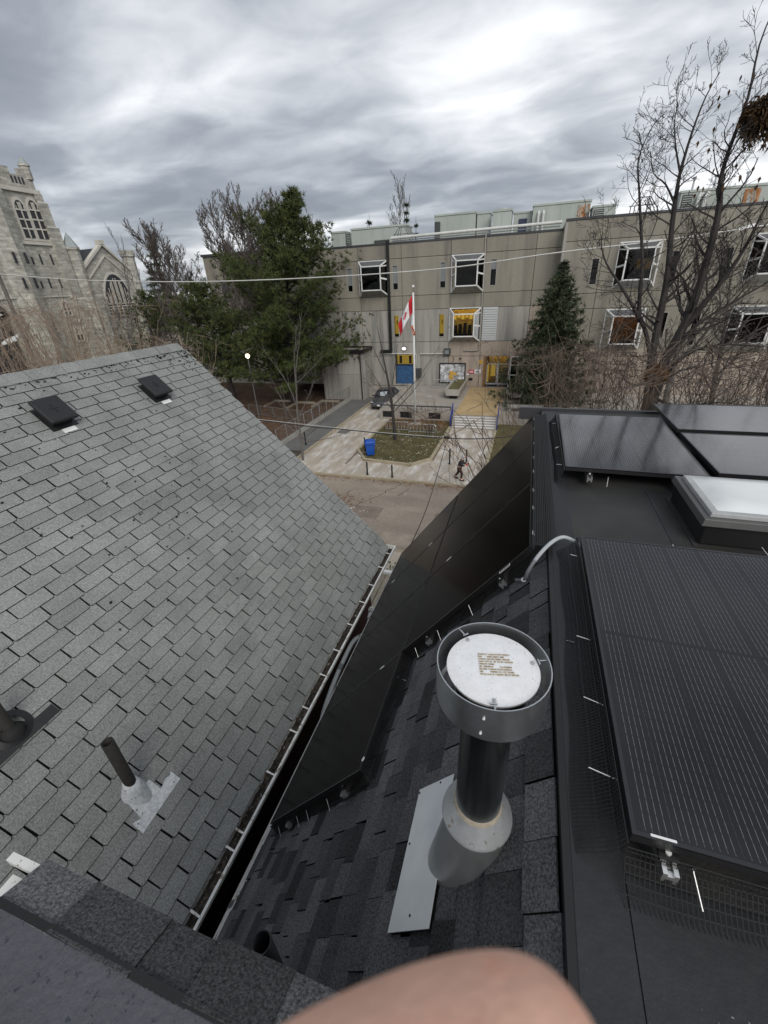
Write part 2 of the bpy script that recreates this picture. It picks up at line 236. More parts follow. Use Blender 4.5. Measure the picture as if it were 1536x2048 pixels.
# ------------------------------------------------------------------ mesh helpers
def wloc(o):
    v = Vector((0, 0, 0))
    while o: v += o.location; o = o.parent
    return v
def thing(name, label, cat, loc=(0, 0, 0), group=None, rz=0.):
    o = bpy.data.objects.new(name, None); C.objects.link(o); o.location = loc; o.rotation_euler = (0, 0, rz); o.empty_display_size = .1
    o['label'] = label; o['category'] = cat
    if group: o['group'] = group
    return o
def tag(o, label, cat, group=None):
    o['label'] = label; o['category'] = cat
    if group: o['group'] = group
    return o
def kind(o, k): o['kind'] = k; return o
def link(name, me, parent=None, local=False, mats=None, smooth=False):
    for m in (mats or []): me.materials.append(m)
    if smooth: me.polygons.foreach_set('use_smooth', np.ones(len(me.polygons), bool))
    o = bpy.data.objects.new(name, me); C.objects.link(o)
    if parent:
        o.parent = parent
        if not local: o.location = -wloc(parent)
    return o
class MB:
    def __init__(s): s.v = []; s.f = []; s.m = []
    def add(s, vs, fs, mi=0):
        k = len(s.v); s.v += [tuple(v) for v in vs]; s.f += [tuple(i + k for i in f) for f in fs]; s.m += [mi] * len(fs); return s
    def box(s, x0, x1, y0, y1, z0, z1, mi=0):
        return s.add([(x0, y0, z0), (x1, y0, z0), (x1, y1, z0), (x0, y1, z0), (x0, y0, z1), (x1, y0, z1), (x1, y1, z1), (x0, y1, z1)],
                     [(0, 3, 2, 1), (4, 5, 6, 7), (0, 1, 5, 4), (1, 2, 6, 5), (2, 3, 7, 6), (3, 0, 4, 7)], mi)
    def bar(s, a, b, w, h=None, up=(0, 0, 1), mi=0):
        a = Vector(a); b = Vector(b); h = h or w; d = (b - a).normalized(); u = Vector(up)
        if abs(d.dot(u)) > .99: u = Vector((0, 1, 0))
        x = d.cross(u).normalized() * (w / 2); y = x.cross(d).normalized() * (h / 2)
        vs = [p + i * x + j * y for p in (a, b) for i, j in ((-1, -1), (1, -1), (1, 1), (-1, 1))]
        return s.add(vs, [(0, 1, 2, 3), (7, 6, 5, 4), (0, 4, 5, 1), (1, 5, 6, 2), (2, 6, 7, 3), (3, 7, 4, 0)], mi)
    def tube(s, pts, r, n=6, cap=True, mi=0):
        pts = [Vector(p) for p in pts]; rs = r if isinstance(r, (list, tuple)) else [r] * len(pts)
        k = len(s.v); ref = None
        for i, p in enumerate(pts):
            d = (pts[min(i + 1, len(pts) - 1)] - pts[max(i - 1, 0)])
            d = d.normalized() if d.length > 1e-9 else Vector((0, 0, 1))
            if ref is None:
                ref = d.orthogonal().normalized()
            else:
                ref = ref - d * ref.dot(d); ref = ref.normalized() if ref.length > 1e-6 else d.orthogonal().normalized()
            y = d.cross(ref)
            for j in range(n):
                a = 2 * math.pi * j / n; q = p + (ref * math.cos(a) + y * math.sin(a)) * rs[i]; s.v.append((q.x, q.y, q.z))
        for i in range(len(pts) - 1):
            for j in range(n):
                a = k + i * n + j; b = k + i * n + (j + 1) % n; s.f.append((a, b, b + n, a + n)); s.m.append(mi)
        if cap:
            s.f.append(tuple(k + j for j in reversed(range(n)))); s.f.append(tuple(k + (len(pts) - 1) * n + j for j in range(n))); s.m += [mi, mi]
        return s
    def lathe(s, prof, c=(0, 0, 0), n=32, mi=0, ax=None, close=False):
        """prof: (radius, height) list; revolve round z through c (or a frame ax=(X,Y,Z))"""
        X, Y, Z = ax or (Vector((1, 0, 0)), Vector((0, 1, 0)), Vector((0, 0, 1))); c = Vector(c); k = len(s.v)
        for r, h in prof:
            for j in range(n):
                a = 2 * math.pi * j / n; q = c + X * (r * math.cos(a)) + Y * (r * math.sin(a)) + Z * h; s.v.append((q.x, q.y, q.z))
        for i in range(len(prof) - 1):
            for j in range(n):
                a = k + i * n + j; b = k + i * n + (j + 1) % n; s.f.append((a, b, b + n, a + n)); s.m.append(mi)
        if close:
            s.f.append(tuple(k + j for j in reversed(range(n)))); s.f.append(tuple(k + (len(prof) - 1) * n + j for j in range(n))); s.m += [mi, mi]
        return s
    def prism(s, poly, d, mi=0):
        """poly: 3-D points of a planar polygon, d: extrusion vector"""
        n = len(poly); d = Vector(d); P = [Vector(p) for p in poly]
        return s.add(P + [p + d for p in P], [tuple(reversed(range(n))), tuple(range(n, 2 * n))] + [(i, (i + 1) % n, (i + 1) % n + n, i + n) for i in range(n)], mi)
    def mesh(s, name):
        me = bpy.data.meshes.new(name); me.from_pydata(s.v, [], s.f)
        if any(s.m): me.polygons.foreach_set('material_index', s.m)
        return me
    def build(s, name, mat, parent=None, smooth=False, bevel=0, local=False, fix=True):
        me = s.mesh(name)
        if fix:
            bm = bmesh.new(); bm.from_mesh(me); bmesh.ops.recalc_face_normals(bm, faces=bm.faces); bm.to_mesh(me); bm.free()
        o = link(name, me, parent, local, mat if isinstance(mat, (list, tuple)) else [mat], smooth)
        if bevel:
            b = o.modifiers.new('bevel', 'BEVEL'); b.width = bevel; b.segments = 2; b.limit_method = 'ANGLE'; b.harden_normals = False
        return o
def raw_mesh(name, V, F, mats, parent=None, local=False, smooth=False, mi=None):
    V = np.asarray(V, np.float32); F = np.asarray(F, np.int32); me = bpy.data.meshes.new(name); k = F.shape[1]
    me.vertices.add(len(V)); me.vertices.foreach_set('co', V.ravel()); me.loops.add(F.size); me.loops.foreach_set('vertex_index', F.ravel())
    me.polygons.add(len(F)); me.polygons.foreach_set('loop_start', np.arange(0, F.size, k, dtype=np.int32)); me.polygons.foreach_set('loop_total', np.full(len(F), k, np.int32))
    me.update(calc_edges=True)
    o = link(name, me, parent, local, mats, smooth)
    if mi is not None: me.polygons.foreach_set('material_index', np.asarray(mi, np.int32))
    return o
def struct(name, mb, mat, **k): return kind(mb.build(name, mat, **k), 'structure')
def text(name, body, size, loc, mat, parent, rot=(R(90), 0, 0), align='CENTER', sx=1., ext=.004):
    cu = bpy.data.curves.new(name, 'FONT'); cu.body = body; cu.size = size; cu.align_x = align; cu.align_y = 'CENTER'; cu.extrude = ext; cu.materials.append(mat)
    tmp = bpy.data.objects.new("tmp_text", cu); C.objects.link(tmp); bpy.context.view_layer.update()
    me = bpy.data.meshes.new_from_object(tmp.evaluated_get(bpy.context.evaluated_depsgraph_get())); bpy.data.objects.remove(tmp); bpy.data.curves.remove(cu)
    me.transform(Euler(rot).to_matrix().to_4x4() @ Matrix.Diagonal((sx, 1, 1, 1)))
    o = bpy.data.objects.new(name, me); C.objects.link(o)
    if not me.materials: me.materials.append(mat)
    if parent: o.parent = parent; o.location = Vector(loc) - wloc(parent)
    else: o.location = loc
    return o

# ================================================================== SETTING: ground, street, school grounds
ZR = -0.13
struct('ground', MB().box(-400, 400, -120, 700, -1.2, ZR - .02), MT['earth'])
struct('road', MB().box(-120, 120, 16.2, 24.05, ZR - .02, ZR), MT['asphalt'])
m = MB()
for i in range(-12, 9):   # near pavement, slab by slab
    m.box(i * 1.5 - 3, i * 1.5 - 1.51, 14.4, 16.0, -.12, 0.0)
kind(m.build('near_pavement', MT['slab'], bevel=.01), 'structure')
struct('near_kerb', MB().box(-60, 60, 16.01, 16.2, -.12, 0.005), MT['kerb'])
struct('far_kerb', MB().box(-60, 60, 24.05, 24.22, -.13, 0.004), MT['kerb'])
pav = MB().box(-60, 60, 24.2, 26.0, -.12, -.004).build('far_pavement', MT['slab']); kind(pav, 'structure')
sl = MB().box(-.735, .735, -.86, .86, -.03, 0.006).build('slab', MT['salt'], pav, bevel=.012)
pk = [i for i in range(-24, 14)]
for q, i in enumerate(pk):
    o = sl if q == 0 else sl.copy()
    if q: C.objects.link(o); o.parent = pav
    o.location = (-4.55 + i * 1.5, 25.09, rnd.uniform(-.004, .004))
struct('driveway', MB().box(-15.55, -11.75, 26.0, 46, -.1, .004), MT['salt'])
struct('driveway_kerb', MB().box(-15.75, -15.55, 26.0, 44.4, -.1, .12), MT['kerb'])
struct('ramp_path', MB().box(-18.35, -15.75, 28.0, 46, -.1, .02), MT['ramp'])
struct('playground_mulch', MB().box(-60, -18.5, 26.0, 60, -.1, .0), MT['mulch'])
for k, (x, y) in enumerate(((-24, 42.), (-21.5, 43), (-27, 42.4))):
    t = thing('timber_edging', ('weathered timber edging frame in the mulch straight below the pine', 'weathered timber edging frame in the mulch nearest the low wing', 'weathered timber edging frame in the mulch left of the pine trunk')[k], 'edging', (x, y, 0), 'timber edging in the mulch')
    MB().box(0, 2.2, 0, .16, 0, .22).build('board', MT['wood'], t, local=True); MB().box(0, .14, -2.5, -.01, 0, .2).build('board', MT['wood'], t, local=True)
# walkway to the steps, in slabs
wk = MB().box(-5.6, -1.9, 26.0, 35.7, -.1, -.006).build('walkway', MT['slab']); kind(wk, 'structure')
s0 = None
for i in range(6):
    for j in range(2):
        if s0 is None: s0 = MB().box(-.915, .915, -.795, .795, -.03, .004).build('slab', MT['salt'], wk, bevel=.012); o = s0
        else: o = s0.copy(); C.objects.link(o); o.parent = wk
        o.location = (-4.675 + j * 1.85, 26.81 + i * 1.61, rnd.uniform(-.004, .004))
struct('walkway_apron', MB().prism([(-11.6, 26.0, -.02), (-5.6, 26.0, -.02), (-5.6, 28.0, -.02), (-6.9, 26.5, -.02), (-10.45, 26.9, -.02), (-11.6, 28.8, -.02)], (0, 0, .022)), MT['salt'])
# planted lawn bed with its kerb
bed = [(-11.68, 36.4), (-11.74, 28.82), (-10.51, 26.92), (-6.98, 26.53), (-5.78, 27.92), (-5.72, 35.6), (-5.9, 37.4), (-11.68, 37.4)]
struct('lawn', MB().prism([(x, y, -.05) for x, y in bed], (0, 0, .12)), MT['grass_ground'])
kb = MB()
for i in range(5):
    a = Vector((*bed[i], .06)); b = Vector((*bed[i + 1], .06)); kb.bar(a, b, .2, .24)
kind(kb.build('lawn_kerb', MT['kerb'], bevel=.015), 'structure')
struct('side_lawn', MB().box(-1.75, 40, 26.0, 37.2, -.1, .05), MT['grass_ground'])
struct('side_lawn_kerb', MB().box(-1.95, -1.75, 26.2, 35.6, -.1, .10), MT['kerb'])
def scatter_blades(name, poly_x, poly_y, inside, n, mat, h, w, seed, z=.07):
    g = np.random.default_rng(seed); x = g.uniform(*poly_x, n); y = g.uniform(*poly_y, n); k = inside(x, y); x = x[k]; y = y[k]; n = len(x)
    a = g.uniform(0, 6.28, n); hh = h * g.uniform(.5, 1.3, n); lean = g.normal(0, .5, (n, 2)) * hh[:, None]
    V = np.zeros((n, 3, 3)); V[:, 0] = np.stack([x - np.cos(a) * w, y - np.sin(a) * w, 0 * x + z], 1); V[:, 1] = np.stack([x + np.cos(a) * w, y + np.sin(a) * w, 0 * x + z], 1)
    V[:, 2] = np.stack([x + lean[:, 0], y + lean[:, 1], z + hh], 1)
    return kind(raw_mesh(name, V.reshape(-1, 3), np.arange(3 * n).reshape(-1, 3), [mat]), 'stuff')
tag(scatter_blades('grass', (-11.6, -5.8), (26.7, 37.2), lambda x, y: (y > 26.6 + np.maximum(0, -10.4 - x) * 1.55 + np.maximum(0, x + 7) * 1.15), 26000, MT['blade'], .085, .012, 3), 'short brown winter grass covering the kerbed bed round the sapling', 'grass')
tag(scatter_blades('grass', (-1.7, 12), (26.2, 37), lambda x, y: x > -2, 16000, MT['blade'], .085, .014, 4), 'short brown winter grass strip right of the concrete walkway', 'grass')
def scatter_leaves(name, xr, yr, n, mat, size, seed, z, keep=None, zf=None):
    g = np.random.default_rng(seed); x = g.uniform(*xr, n); y = g.uniform(*yr, n)
    if keep is not None: k = keep(x, y, g); x = x[k]; y = y[k]; n = len(x)
    a = g.uniform(0, 6.28, n); s = size * g.uniform(.5, 1.3, n); zz = z + g.uniform(.0, .02, n)
    V = np.zeros((n, 4, 3))
    for i, (p, q) in enumerate(((-1, -.6), (1, -.5), (.9, .6), (-.8, .5))):
        V[:, i] = np.stack([x + s * (p * np.cos(a) - q * np.sin(a)), y + s * (p * np.sin(a) + q * np.cos(a)), zz + g.uniform(0, .03, n)], 1)
    return kind(raw_mesh(name, V.reshape(-1, 3), np.arange(4 * n).reshape(-1, 4), [mat]), 'stuff')
tag(scatter_leaves('leaf_litter', (-22, 8), (23.1, 24.05), 2600, MT['leaf'], .05, 5, ZR + .004, lambda x, y, g: g.random(len(x)) < ((y - 23.05) / 1.0) ** 2.2), 'rust brown leaf litter lying along the far gutter of the street', 'leaves')
tag(scatter_leaves('leaf_litter', (-22, 8), (18, 23), 500, MT['leafpale'], .05, 6, ZR + .004, lambda x, y, g: g.random(len(x)) < np.exp(-((x + 8.2) ** 2) / 6 - ((y - 19.7) ** 2) / .7) + .04), 'pale fallen leaves scattered over the street tarmac', 'leaves')
tag(scatter_leaves('leaf_litter', (-12, -5), (26.6, 37.3), 430, MT['leafpale'], .05, 8, .1), 'pale fallen leaves dotted over the kerbed lawn bed', 'leaves')
tag(scatter_leaves('leaf_litter', (-11.6, -6), (34.5, 37.4), 1500, MT['leaf'], .06, 9, .1), 'rust brown leaf litter piled below the plaza edge', 'leaves')
tag(scatter_leaves('leaf_litter', (-1.7, 12), (26.2, 37), 900, MT['leaf'], .05, 10, .1), 'rust brown leaf litter on the grass right of the walkway', 'leaves')
tag(scatter_leaves('leaf_litter', (-40, -18.6), (27, 46), 2600, MT['leaf'], .06, 11, .005), 'rust brown leaf litter over the mulch left of the ramp', 'leaves')
# cracks in the road: thin dark sunk strips
m = MB()
for seed, (x, y), L in ((1, (-6.9, 23.9), 5.2), (2, (-3.9, 20.5), 2.0), (3, (-6.2, 23.2), 1.4), (4, (-9.4, 22.5), 1.6)):
    g = random.Random(seed); p = Vector((x, y, ZR + .004)); ang = -1.75 + g.uniform(-.2, .2)
    for k in range(int(L / .22)):
        a = ang + g.uniform(-.75, .75); q = p + Vector((math.cos(a) * .22, math.sin(a) * .22, 0)); w = .018 * g.uniform(.5, 1.3); nn = Vector((-math.sin(a), math.cos(a), 0)) * w
        m.add([p - nn, q - nn, q + nn, p + nn], [(0, 1, 2, 3)]); p = q
kind(m.build('road_crack', MT['gdeck']), 'structure')
g = random.Random(12)
for k, (x0, x1, y0, y1) in enumerate(((-11.5, -7.0, 19.0, 20.4), (-6.2, -1.5, 16.6, 17.8), (-15, -12.5, 21.0, 22.6))):
    kind(MB().prism([(x0 + g.uniform(-.1, .1), y0, ZR + .001), (x1, y0 + g.uniform(-.1, .1), ZR + .001), (x1 + g.uniform(-.1, .1), y1, ZR + .001), (x0, y1 + g.uniform(-.1, .1), ZR + .001)], (0, 0, .004)).build('road_patch', M('road_patch_tarmac', ((.215, .18, .145), (.33, .28, .225), (.20, .17, .14))[k], .95, var=.2, vs=1.5, grain=.15, gs=14)), 'structure')
tag(scatter_leaves('leaf_litter', (-11, -6.2), (19.0, 22.4), 900, MT['leaf'], .05, 14, ZR + .006, lambda x, y, g: g.random(len(x)) < np.exp(-((x + 9.6) ** 2) / 1.6 - ((y - 21.0) ** 2) / .35)), 'rust brown leaf patch lying in the middle of the street', 'leaves')
struct('drain_patch', MB().box(-15.2, -14.2, 32.6, 33.5, 0, .009), MT['ramp'])

# ================================================================== SCHOOL
Y0, Y1 = 47.54, 46.0
SX = -28.5; SR = 40.0
struct('plaza', MB().box(-12.72, 40, 37.4, 50, -.1, 1.0), MT['plaza'])
struct('plaza_ledge', MB().box(-16.75, -12.72, 45.9, 50, -.1, .95), MT['plaza'])
struct('sanded_walk', MB().box(-5.5, -1.75, 36.4, 47.3, .99, 1.006), MT['tan'])
school = thing('school', 'three storey grey concrete school with white framed bay windows across the street', 'school', ((SX + SR) / 2, 48, 0))
def rect_minus(x0, x1, z0, z1, ops):
    xs = sorted({x0, x1, *[min(max(v, x0), x1) for o in ops for v in o[:2]]}); zs = sorted({z0, z1, *[min(max(v, z0), z1) for o in ops for v in o[2:]]})
    for i in range(len(xs) - 1):
        for j in range(len(zs) - 1):
            cx, cz = (xs[i] + xs[i + 1]) / 2, (zs[j] + zs[j + 1]) / 2
            if not any(o[0] < cx < o[1] and o[2] < cz < o[3] for o in ops): yield xs[i], xs[i + 1], zs[j], zs[j + 1]
OPS = []
def wall_panels(y, cols, rows, mats, ops, th=.3):
    g = .022
    for i in range(len(cols) - 1):
        for j in range(len(rows) - 1):
            mb = MB()
            for a, b, c, d in rect_minus(cols[i] + g, cols[i + 1] - g, rows[j] + g, rows[j + 1] - g, ops): mb.box(a, b, y, y + th, c, d)
            if mb.v:
                mt = mats(i, j); mb.build('concrete_panel', mt, school)
bays = [(-16.1, 10.24, 13.45, Y0, 'dark'), (-6.36, 10.24, 13.45, Y0, 'dark'), (-6.44, 5.66, 8.80, Y0, 'lit'), (8.1, 10.1, 13.45, Y1, 'dark'), (8.0, 5.0, 8.35, Y1, 'rust'), (17.6, 10.1, 13.4, Y1, 'dark'), (17.6, 5.0, 8.3, Y1, 'dark')]
slits = [(-18.75, 10.78, 12.9, Y0, 'blind'), (-13.73, 10.78, 12.9, Y0, 'blind'), (-8.80, 10.74, 12.92, Y0, 'blind'), (-3.9, 10.74, 12.9, Y0, 'half'), (-13.74, 6.2, 8.3, Y0, 'lit'), (-8.84, 6.16, 8.3, Y0, 'lit'), (4.85, 10.45, 12.4, Y1, 'dark'), (10.9, 10.45, 12.6, Y1, 'dark'), (11.1, 5.9, 8.0, Y1, 'rust'), (13.6, 5.3, 8.2, Y1, 'dark'), (14.6, 10.4, 12.6, Y1, 'dark')]
opsA, opsB = [], []
for x, z0, z1, y, k in bays: (opsA if y == Y0 else opsB).append((x - 1.5, x + 1.5, z0 + .12, z1 - .12))
for x, z0, z1, y, k in slits: (opsA if y == Y0 else opsB).append((x - .26, x + .26, z0, z1))
opsA += [(-13.93, -11.92, 1.2, 4.32), (-4.28, -1.62, 1.0, 4.15), (-1.5, -.26, 1.3, 4.12)]
wall_panels(Y0, [SX, -25.4, -17.66, -13.05, -8.02, -4.72, -.2, 2.02], [1.0, 4.2, 5.66, 8.82, 10.14, 13.52, 14.75],
            lambda i, j: MT['concrete_warm'] if (j < 2 and i >= 4) or (j == 2 and i >= 6) else MT['concrete_low'] if j < 3 else MT['concrete'], opsA)
wall_panels(Y1, [2.0, 5.3, 12.4, 20.0, 28, SR], [1.0, 4.7, 8.5, 9.75, 13.8, 15.3], lambda i, j: MT['concrete_warm'] if j == 0 else MT['concrete'], opsB)
MB().box(1.97, 2.0, Y1 + .002, Y0 + .3, 1, 15.3).build('return_wall', MT['concrete_light'], school)  # paler than the facade: the light on this side is in its colour
MB().prism([(2.0, Y1, 1), (2.22, Y1 - .03, 1), (2.0, Y1 - .03, 1)], (0, 0, 14.2)).build('corner_fillet', MT['concrete_light'], school)  # pale strip along the corner carries the same lit tone
mb = MB(); mb.box(SX, 2.0, Y0 - .05, Y0 + .35, 14.76, 14.93); mb.box(2.0, SR, Y1 - .05, Y1 + .35, 15.31, 15.48); mb.build('parapet_flashing', MT['parapet'], school)
mb = MB(); mb.box(SX, SR, 58.0, 58.3, 1, 14.7); mb.box(SX, SX + .3, Y0 + .3, 58, 1, 14.7); mb.box(SR - .3, SR, Y1 + .3, 58, 1, 14.7); mb.build('rear_wall', MT['concrete'], school)
mb = MB(); mb.box(SX, 2.0, Y0 + .3, 58, 14.5, 14.7); mb.box(2.0, SR, Y1 + .3, 58, 15.05, 15.25); mb.build('flat_roof', MT['ramp'], school)
mb = MB(); mb.box(SX + .3, SR - .3, 49.6, 49.7, 1, 14.4); [mb.box(SX + .3, SR - .3, (Y1 if False else Y0) + .3, 49.6, z, z + .15) for z in (1.0, 4.9, 9.55, 14.2)]
mb.build('inner_room', MT['dark_room'], school)
def bay(xc, z0, z1, y, k):
    W, P = 1.58, .85; iw = 1.03; iz0 = z0 + .56; iz1 = z1 - .5
    o = [(xc - W, y, z0), (xc + W, y, z0), (xc + W, y, z1), (xc - W, y, z1)]; i_ = [(xc - iw, y - P, iz0), (xc + iw, y - P, iz0), (xc + iw, y - P, iz1), (xc - iw, y - P, iz1)]
    f = MB()
    for a in range(4): f.bar(i_[a], i_[(a + 1) % 4], .11, .11); f.bar(o[a], i_[a], .11, .11)
    f.bar(o[2], o[3], .1, .1); f.bar(o[0], o[3], .1, .1); f.bar(o[1], o[2], .1, .1)
    for s in (0, 1):      # side mullions: one rail across, one near the top
        A, B = Vector(o[s]), Vector(o[3 - s]); a, b = Vector(i_[s]), Vector(i_[3 - s])
        for t, w in ((.50, .15), (1.0, .1)): f.bar(A.lerp(B, t * .84 + .04 if t < 1 else .86), a.lerp(b, t if t < 1 else .98), .1, w)
    w = f.build('bay_window', MT['white'], school)
    MB().add(i_, [(0, 1, 2, 3)]).build('pane', MT['glass'] if k in ('lit', 'rust') else MT['glass_d'], w)
    MB().add([o[3], o[2], i_[2], i_[3]], [(0, 1, 2, 3)]).build('pane', MT['glass_top'] if k != 'lit' else MT['glass'], w)
    for s in (0, 1): MB().add([o[s], i_[s], i_[3 - s], o[3 - s]], [(0, 1, 2, 3)]).build('pane', MT['glass_d'] if k != 'lit' else MT['glass'], w)
    MB().prism([o[0], o[1], i_[1], i_[0]], (0, 0, -.03)).build('sill_panel', MT['louvre'] if k == 'dark' and y == Y1 else MT['concrete_low'], w)
    if k == 'lit':
        MB().box(xc - 1.5, xc + 1.5, y + 1.5, y + 1.55, z0, z1).build('room_wall', MT['room_wall'], w)
        MB().box(xc - 1.4, xc + 1.4, y + .1, y + 1.4, z1 - .06, z1).build('lit_ceiling', GLOW['warm'], w)
        c = MB()
        for q in range(6):
            x = xc - 1.25 + q * .5; c.box(x, x + .34, y + .9, y + 1.0, z0 + .6, z0 + 1.5 + .1 * (q % 3)); c.box(x, x + .34, y + .6, y + 1.0, z0 + .9, z0 + .98)
        c.box(xc - 1.5, xc + 1.5, y + .2, y + .4, z0 + .5, z0 + .75); c.build('stacked_chairs', MT['dark_room'], w)
        c = MB()
        for q in range(7): c.box(xc - 1.4 + q * .42, xc - 1.1 + q * .42, y + 1.44, y + 1.48, z0 + 2.0 + .15 * (q % 2), z0 + 2.35 + .12 * (q % 3))
        c.build('wall_poster', GLOW['yellow'], w)  # posters glow themselves, painting in the room's light
    elif k == 'rust':
        MB().box(xc - 1.5, xc + 1.5, y + .8, y + .85, z0 + .6, z1 - .55).build('curtain', M('amber_curtain', (.20, .085, .022), .9, var=.5, vs=5), w)
        MB().box(xc - 1.4, xc + 1.4, y + .1, y + .7, z1 - .3, z1 - .25).build('lit_ceiling', GLOW['warm'], w)
    else:
        MB().box(xc - .98, xc + .98, y - P + .06, y - P + .08, iz1 - .24, iz1 - .07).build('blind', MT['blind'], w)
        if y == Y1 and z0 > 9 and xc < 12: MB().box(xc + .1, xc + 1.2, y + .6, y + .65, z0 + 1.3, z0 + 2.1).build('lit_board', glow_mat('dim_amber', (1, .55, .1), .10), w)
for b in bays: bay(*b)
for x, z0, z1, y, k in slits:
    f = MB(); f.box(x - .30, x - .25, y - .02, y + .1, z0, z1); f.box(x + .25, x + .30, y - .02, y + .1, z0, z1); f.box(x - .30, x + .30, y - .03, y + .1, z0 - .06, z0); f.box(x - .3, x + .3, y - .02, y + .1, z1, z1 + .05)
    w = f.build('slit_window', MT['concrete_light'], school)
    MB().box(x - .25, x + .25, y + .12, y + .14, z0, z1).build('pane', MT['glass'] if k in ('lit', 'rust') else MT['glass_d'], w)
    if k == 'blind': MB().box(x - .25, x + .25, y + .08, y + .11, z0 + .55, z1).build('blind', MT['blind'], w)
    if k == 'half': MB().box(x - .25, x + .25, y + .08, y + .11, z0 + 1.35, z1).build('blind', MT['blind'], w)
    if k == 'lit':
        MB().box(x - .25, x + .25, y + .35, y + .38, z0, z1).build('room_wall', GLOW['yellow'], w); MB().box(x - .25, x + .25, y + .16, y + .2, z0, z0 + .28).build('bookshelf', MT['warm_jamb'], w)  # back wall glows itself, standing in for a lit room
        MB().box(x - .04, x + .05, y + .26, y + .3, z0 + 1.2, z0 + 1.6).build('wall_poster', MT['warm_jamb'], w)
    if k == 'rust': MB().box(x - .25, x + .25, y + .35, y + .38, z0, z1).build('curtain', M('amber_curtain', (.24, .10, .025), .9, var=.4, vs=4), w)
lv = MB().box(-4.66, -3.2, Y0 - .05, Y0 - .01, 5.68, 8.82).build('louvre_panel', MT['louvre'], school)
for k in range(14): MB().prism([(-4.62, Y0 - .05, 5.75 + k * .22), (-4.62, Y0 - .05, 5.93 + k * .22), (-4.62, Y0 - .10, 5.76 + k * .22)], (1.38, 0, 0)).build('slat', MT['louvre'], lv)
# ground floor
gw = MB(); gw.box(-13.98, -11.87, Y0 - .04, Y0 + .05, 3.30, 3.38); gw.box(-13.98, -13.90, Y0 - .04, Y0 + .05, 1.2, 4.34); gw.box(-11.94, -11.87, Y0 - .04, Y0 + .05, 1.2, 4.34)
w = gw.build('ground_window', MT['parapet'], school); MB().box(-13.9, -11.94, Y0 + .1, Y0 + .13, 1.2, 3.3).build('blue_board', MT['bluep'], w)
MB().box(-13.9, -11.94, Y0 + .06, Y0 + .08, 3.38, 4.3).build('pane', MT['glass'], w); MB().box(-13.9, -11.94, Y0 + .5, Y0 + .55, 3.3, 4.4).build('room_wall', GLOW['yellow'], w)  # wall behind the pane glows in place of light from inside
mb = MB(); [mb.box(x, x + .3, Y0 + .3, Y0 + .35, 3.4, 4.2) for x in (-13.6, -12.5)]; mb.build('wall_poster', MT['warm_jamb'], w)
dz = MB(); dz.box(-4.30, -4.06, Y0 - .02, Y0 + 1.1, 1.0, 4.15); d0 = dz.build('door_jamb', MT['warm_jamb'], school)
dr = MB()
for a in (-4.0, -2.88, -1.76): dr.box(a, a + .1, Y0 + .72, Y0 + .80, 1.02, 4.1)
for z in (1.02, 3.25, 4.05): dr.box(-4.0, -1.66, Y0 + .72, Y0 + .80, z, z + .1)
dr.box(-2.93, -2.73, Y0 + .71, Y0 + .80, 1.02, 3.25)
for a in (-3.9, -2.73): dr.box(a, a + .95, Y0 + .73, Y0 + .79, 1.02, 1.3)
d = dr.build('entrance_door', MT['louvre'], school); MB().box(-3.95, -1.7, Y0 + .76, Y0 + .77, 1.1, 4.1).build('pane', MT['glass'], d)
MB().box(-3.9, -1.7, Y0 + 1.7, Y0 + 1.75, 1.0, 4.15).build('lobby_wall', MT['room_wall'], d); MB().box(-3.95, -1.7, Y0 + .9, Y0 + 1.7, 4.02, 4.08).build('lit_ceiling', GLOW['warm'], d)
mb = MB(); mb.box(-3.6, -3.1, Y0 + 1.5, Y0 + 1.6, 1.9, 3.1); mb.box(-3.95, -3.8, Y0 + 1.2, Y0 + 1.6, 1.3, 3.2); mb.build('wall_poster', GLOW['yellow'], d); MB().box(-2.6, -1.9, Y0 + 1.4, Y0 + 1.6, 1.7, 2.5).build('notice', MT['signwhite'], d)  # lobby posters given a glow of their own as painted room light
w = MB().bar((-1.52, Y0, 1.3), (-1.52, Y0, 4.14), .1).bar((-.24, Y0, 1.3), (-.24, Y0, 4.14), .1).bar((-.75, Y0, 1.3), (-.75, Y0, 4.14), .08).bar((-1.5, Y0, 3.3), (-.24, Y0, 3.3), .08).bar((-1.5, Y0, 2.3), (-.24, Y0, 2.3), .08).bar((-1.5, Y0, 4.12), (-.24, Y0, 4.12), .08).build('side_window', MT['white'], school)
MB().box(-1.5, -.26, Y0 + .1, Y0 + .12, 1.9, 4.1).build('pane', MT['glass_d'], w); MB().box(-1.5, -.26, Y0 + .02, Y0 + .06, 1.3, 1.85).build('panel', MT['concrete_warm'], w)
# low wing in front on the left
wg = MB().box(-21.6, -16.8, 44.4, Y0, 0, 2.75).build('low_wing', MT['concrete_low'], school)
MB().box(-21.6, -16.8, 44.4, Y0, 2.77, 4.35).build('upper_course', MT['concrete_low'], wg); MB().box(-21.6, -16.8, 44.4, Y0, 4.37, 5.0).build('top_course', MT['concrete_low'], wg)
mb = MB(); mb.box(-21.75, -16.65, 44.2, 44.4, 4.95, 5.3); mb.box(-16.8, -16.62, 44.4, Y0, 4.95, 5.3); mb.box(-21.75, -21.6, 44.4, Y0, 4.95, 5.3); mb.box(-21.6, -16.8, Y0 - .15, Y0 - .02, 5.0, 5.3); mb.build('roof_edge', MT['black'], wg)
MB().box(-21.6, -16.8, 44.4, Y0 - .15, 5.0, 5.12).build('gravel_roof', MT['plaza'], wg)
tag(MB().tube([(-17.0, 44.32, 4.9), (-17.0, 44.32, .1)], .065, 8).build('downpipe', MT['black']), 'thin black downpipe on the corner of the low concrete wing', 'downpipe')
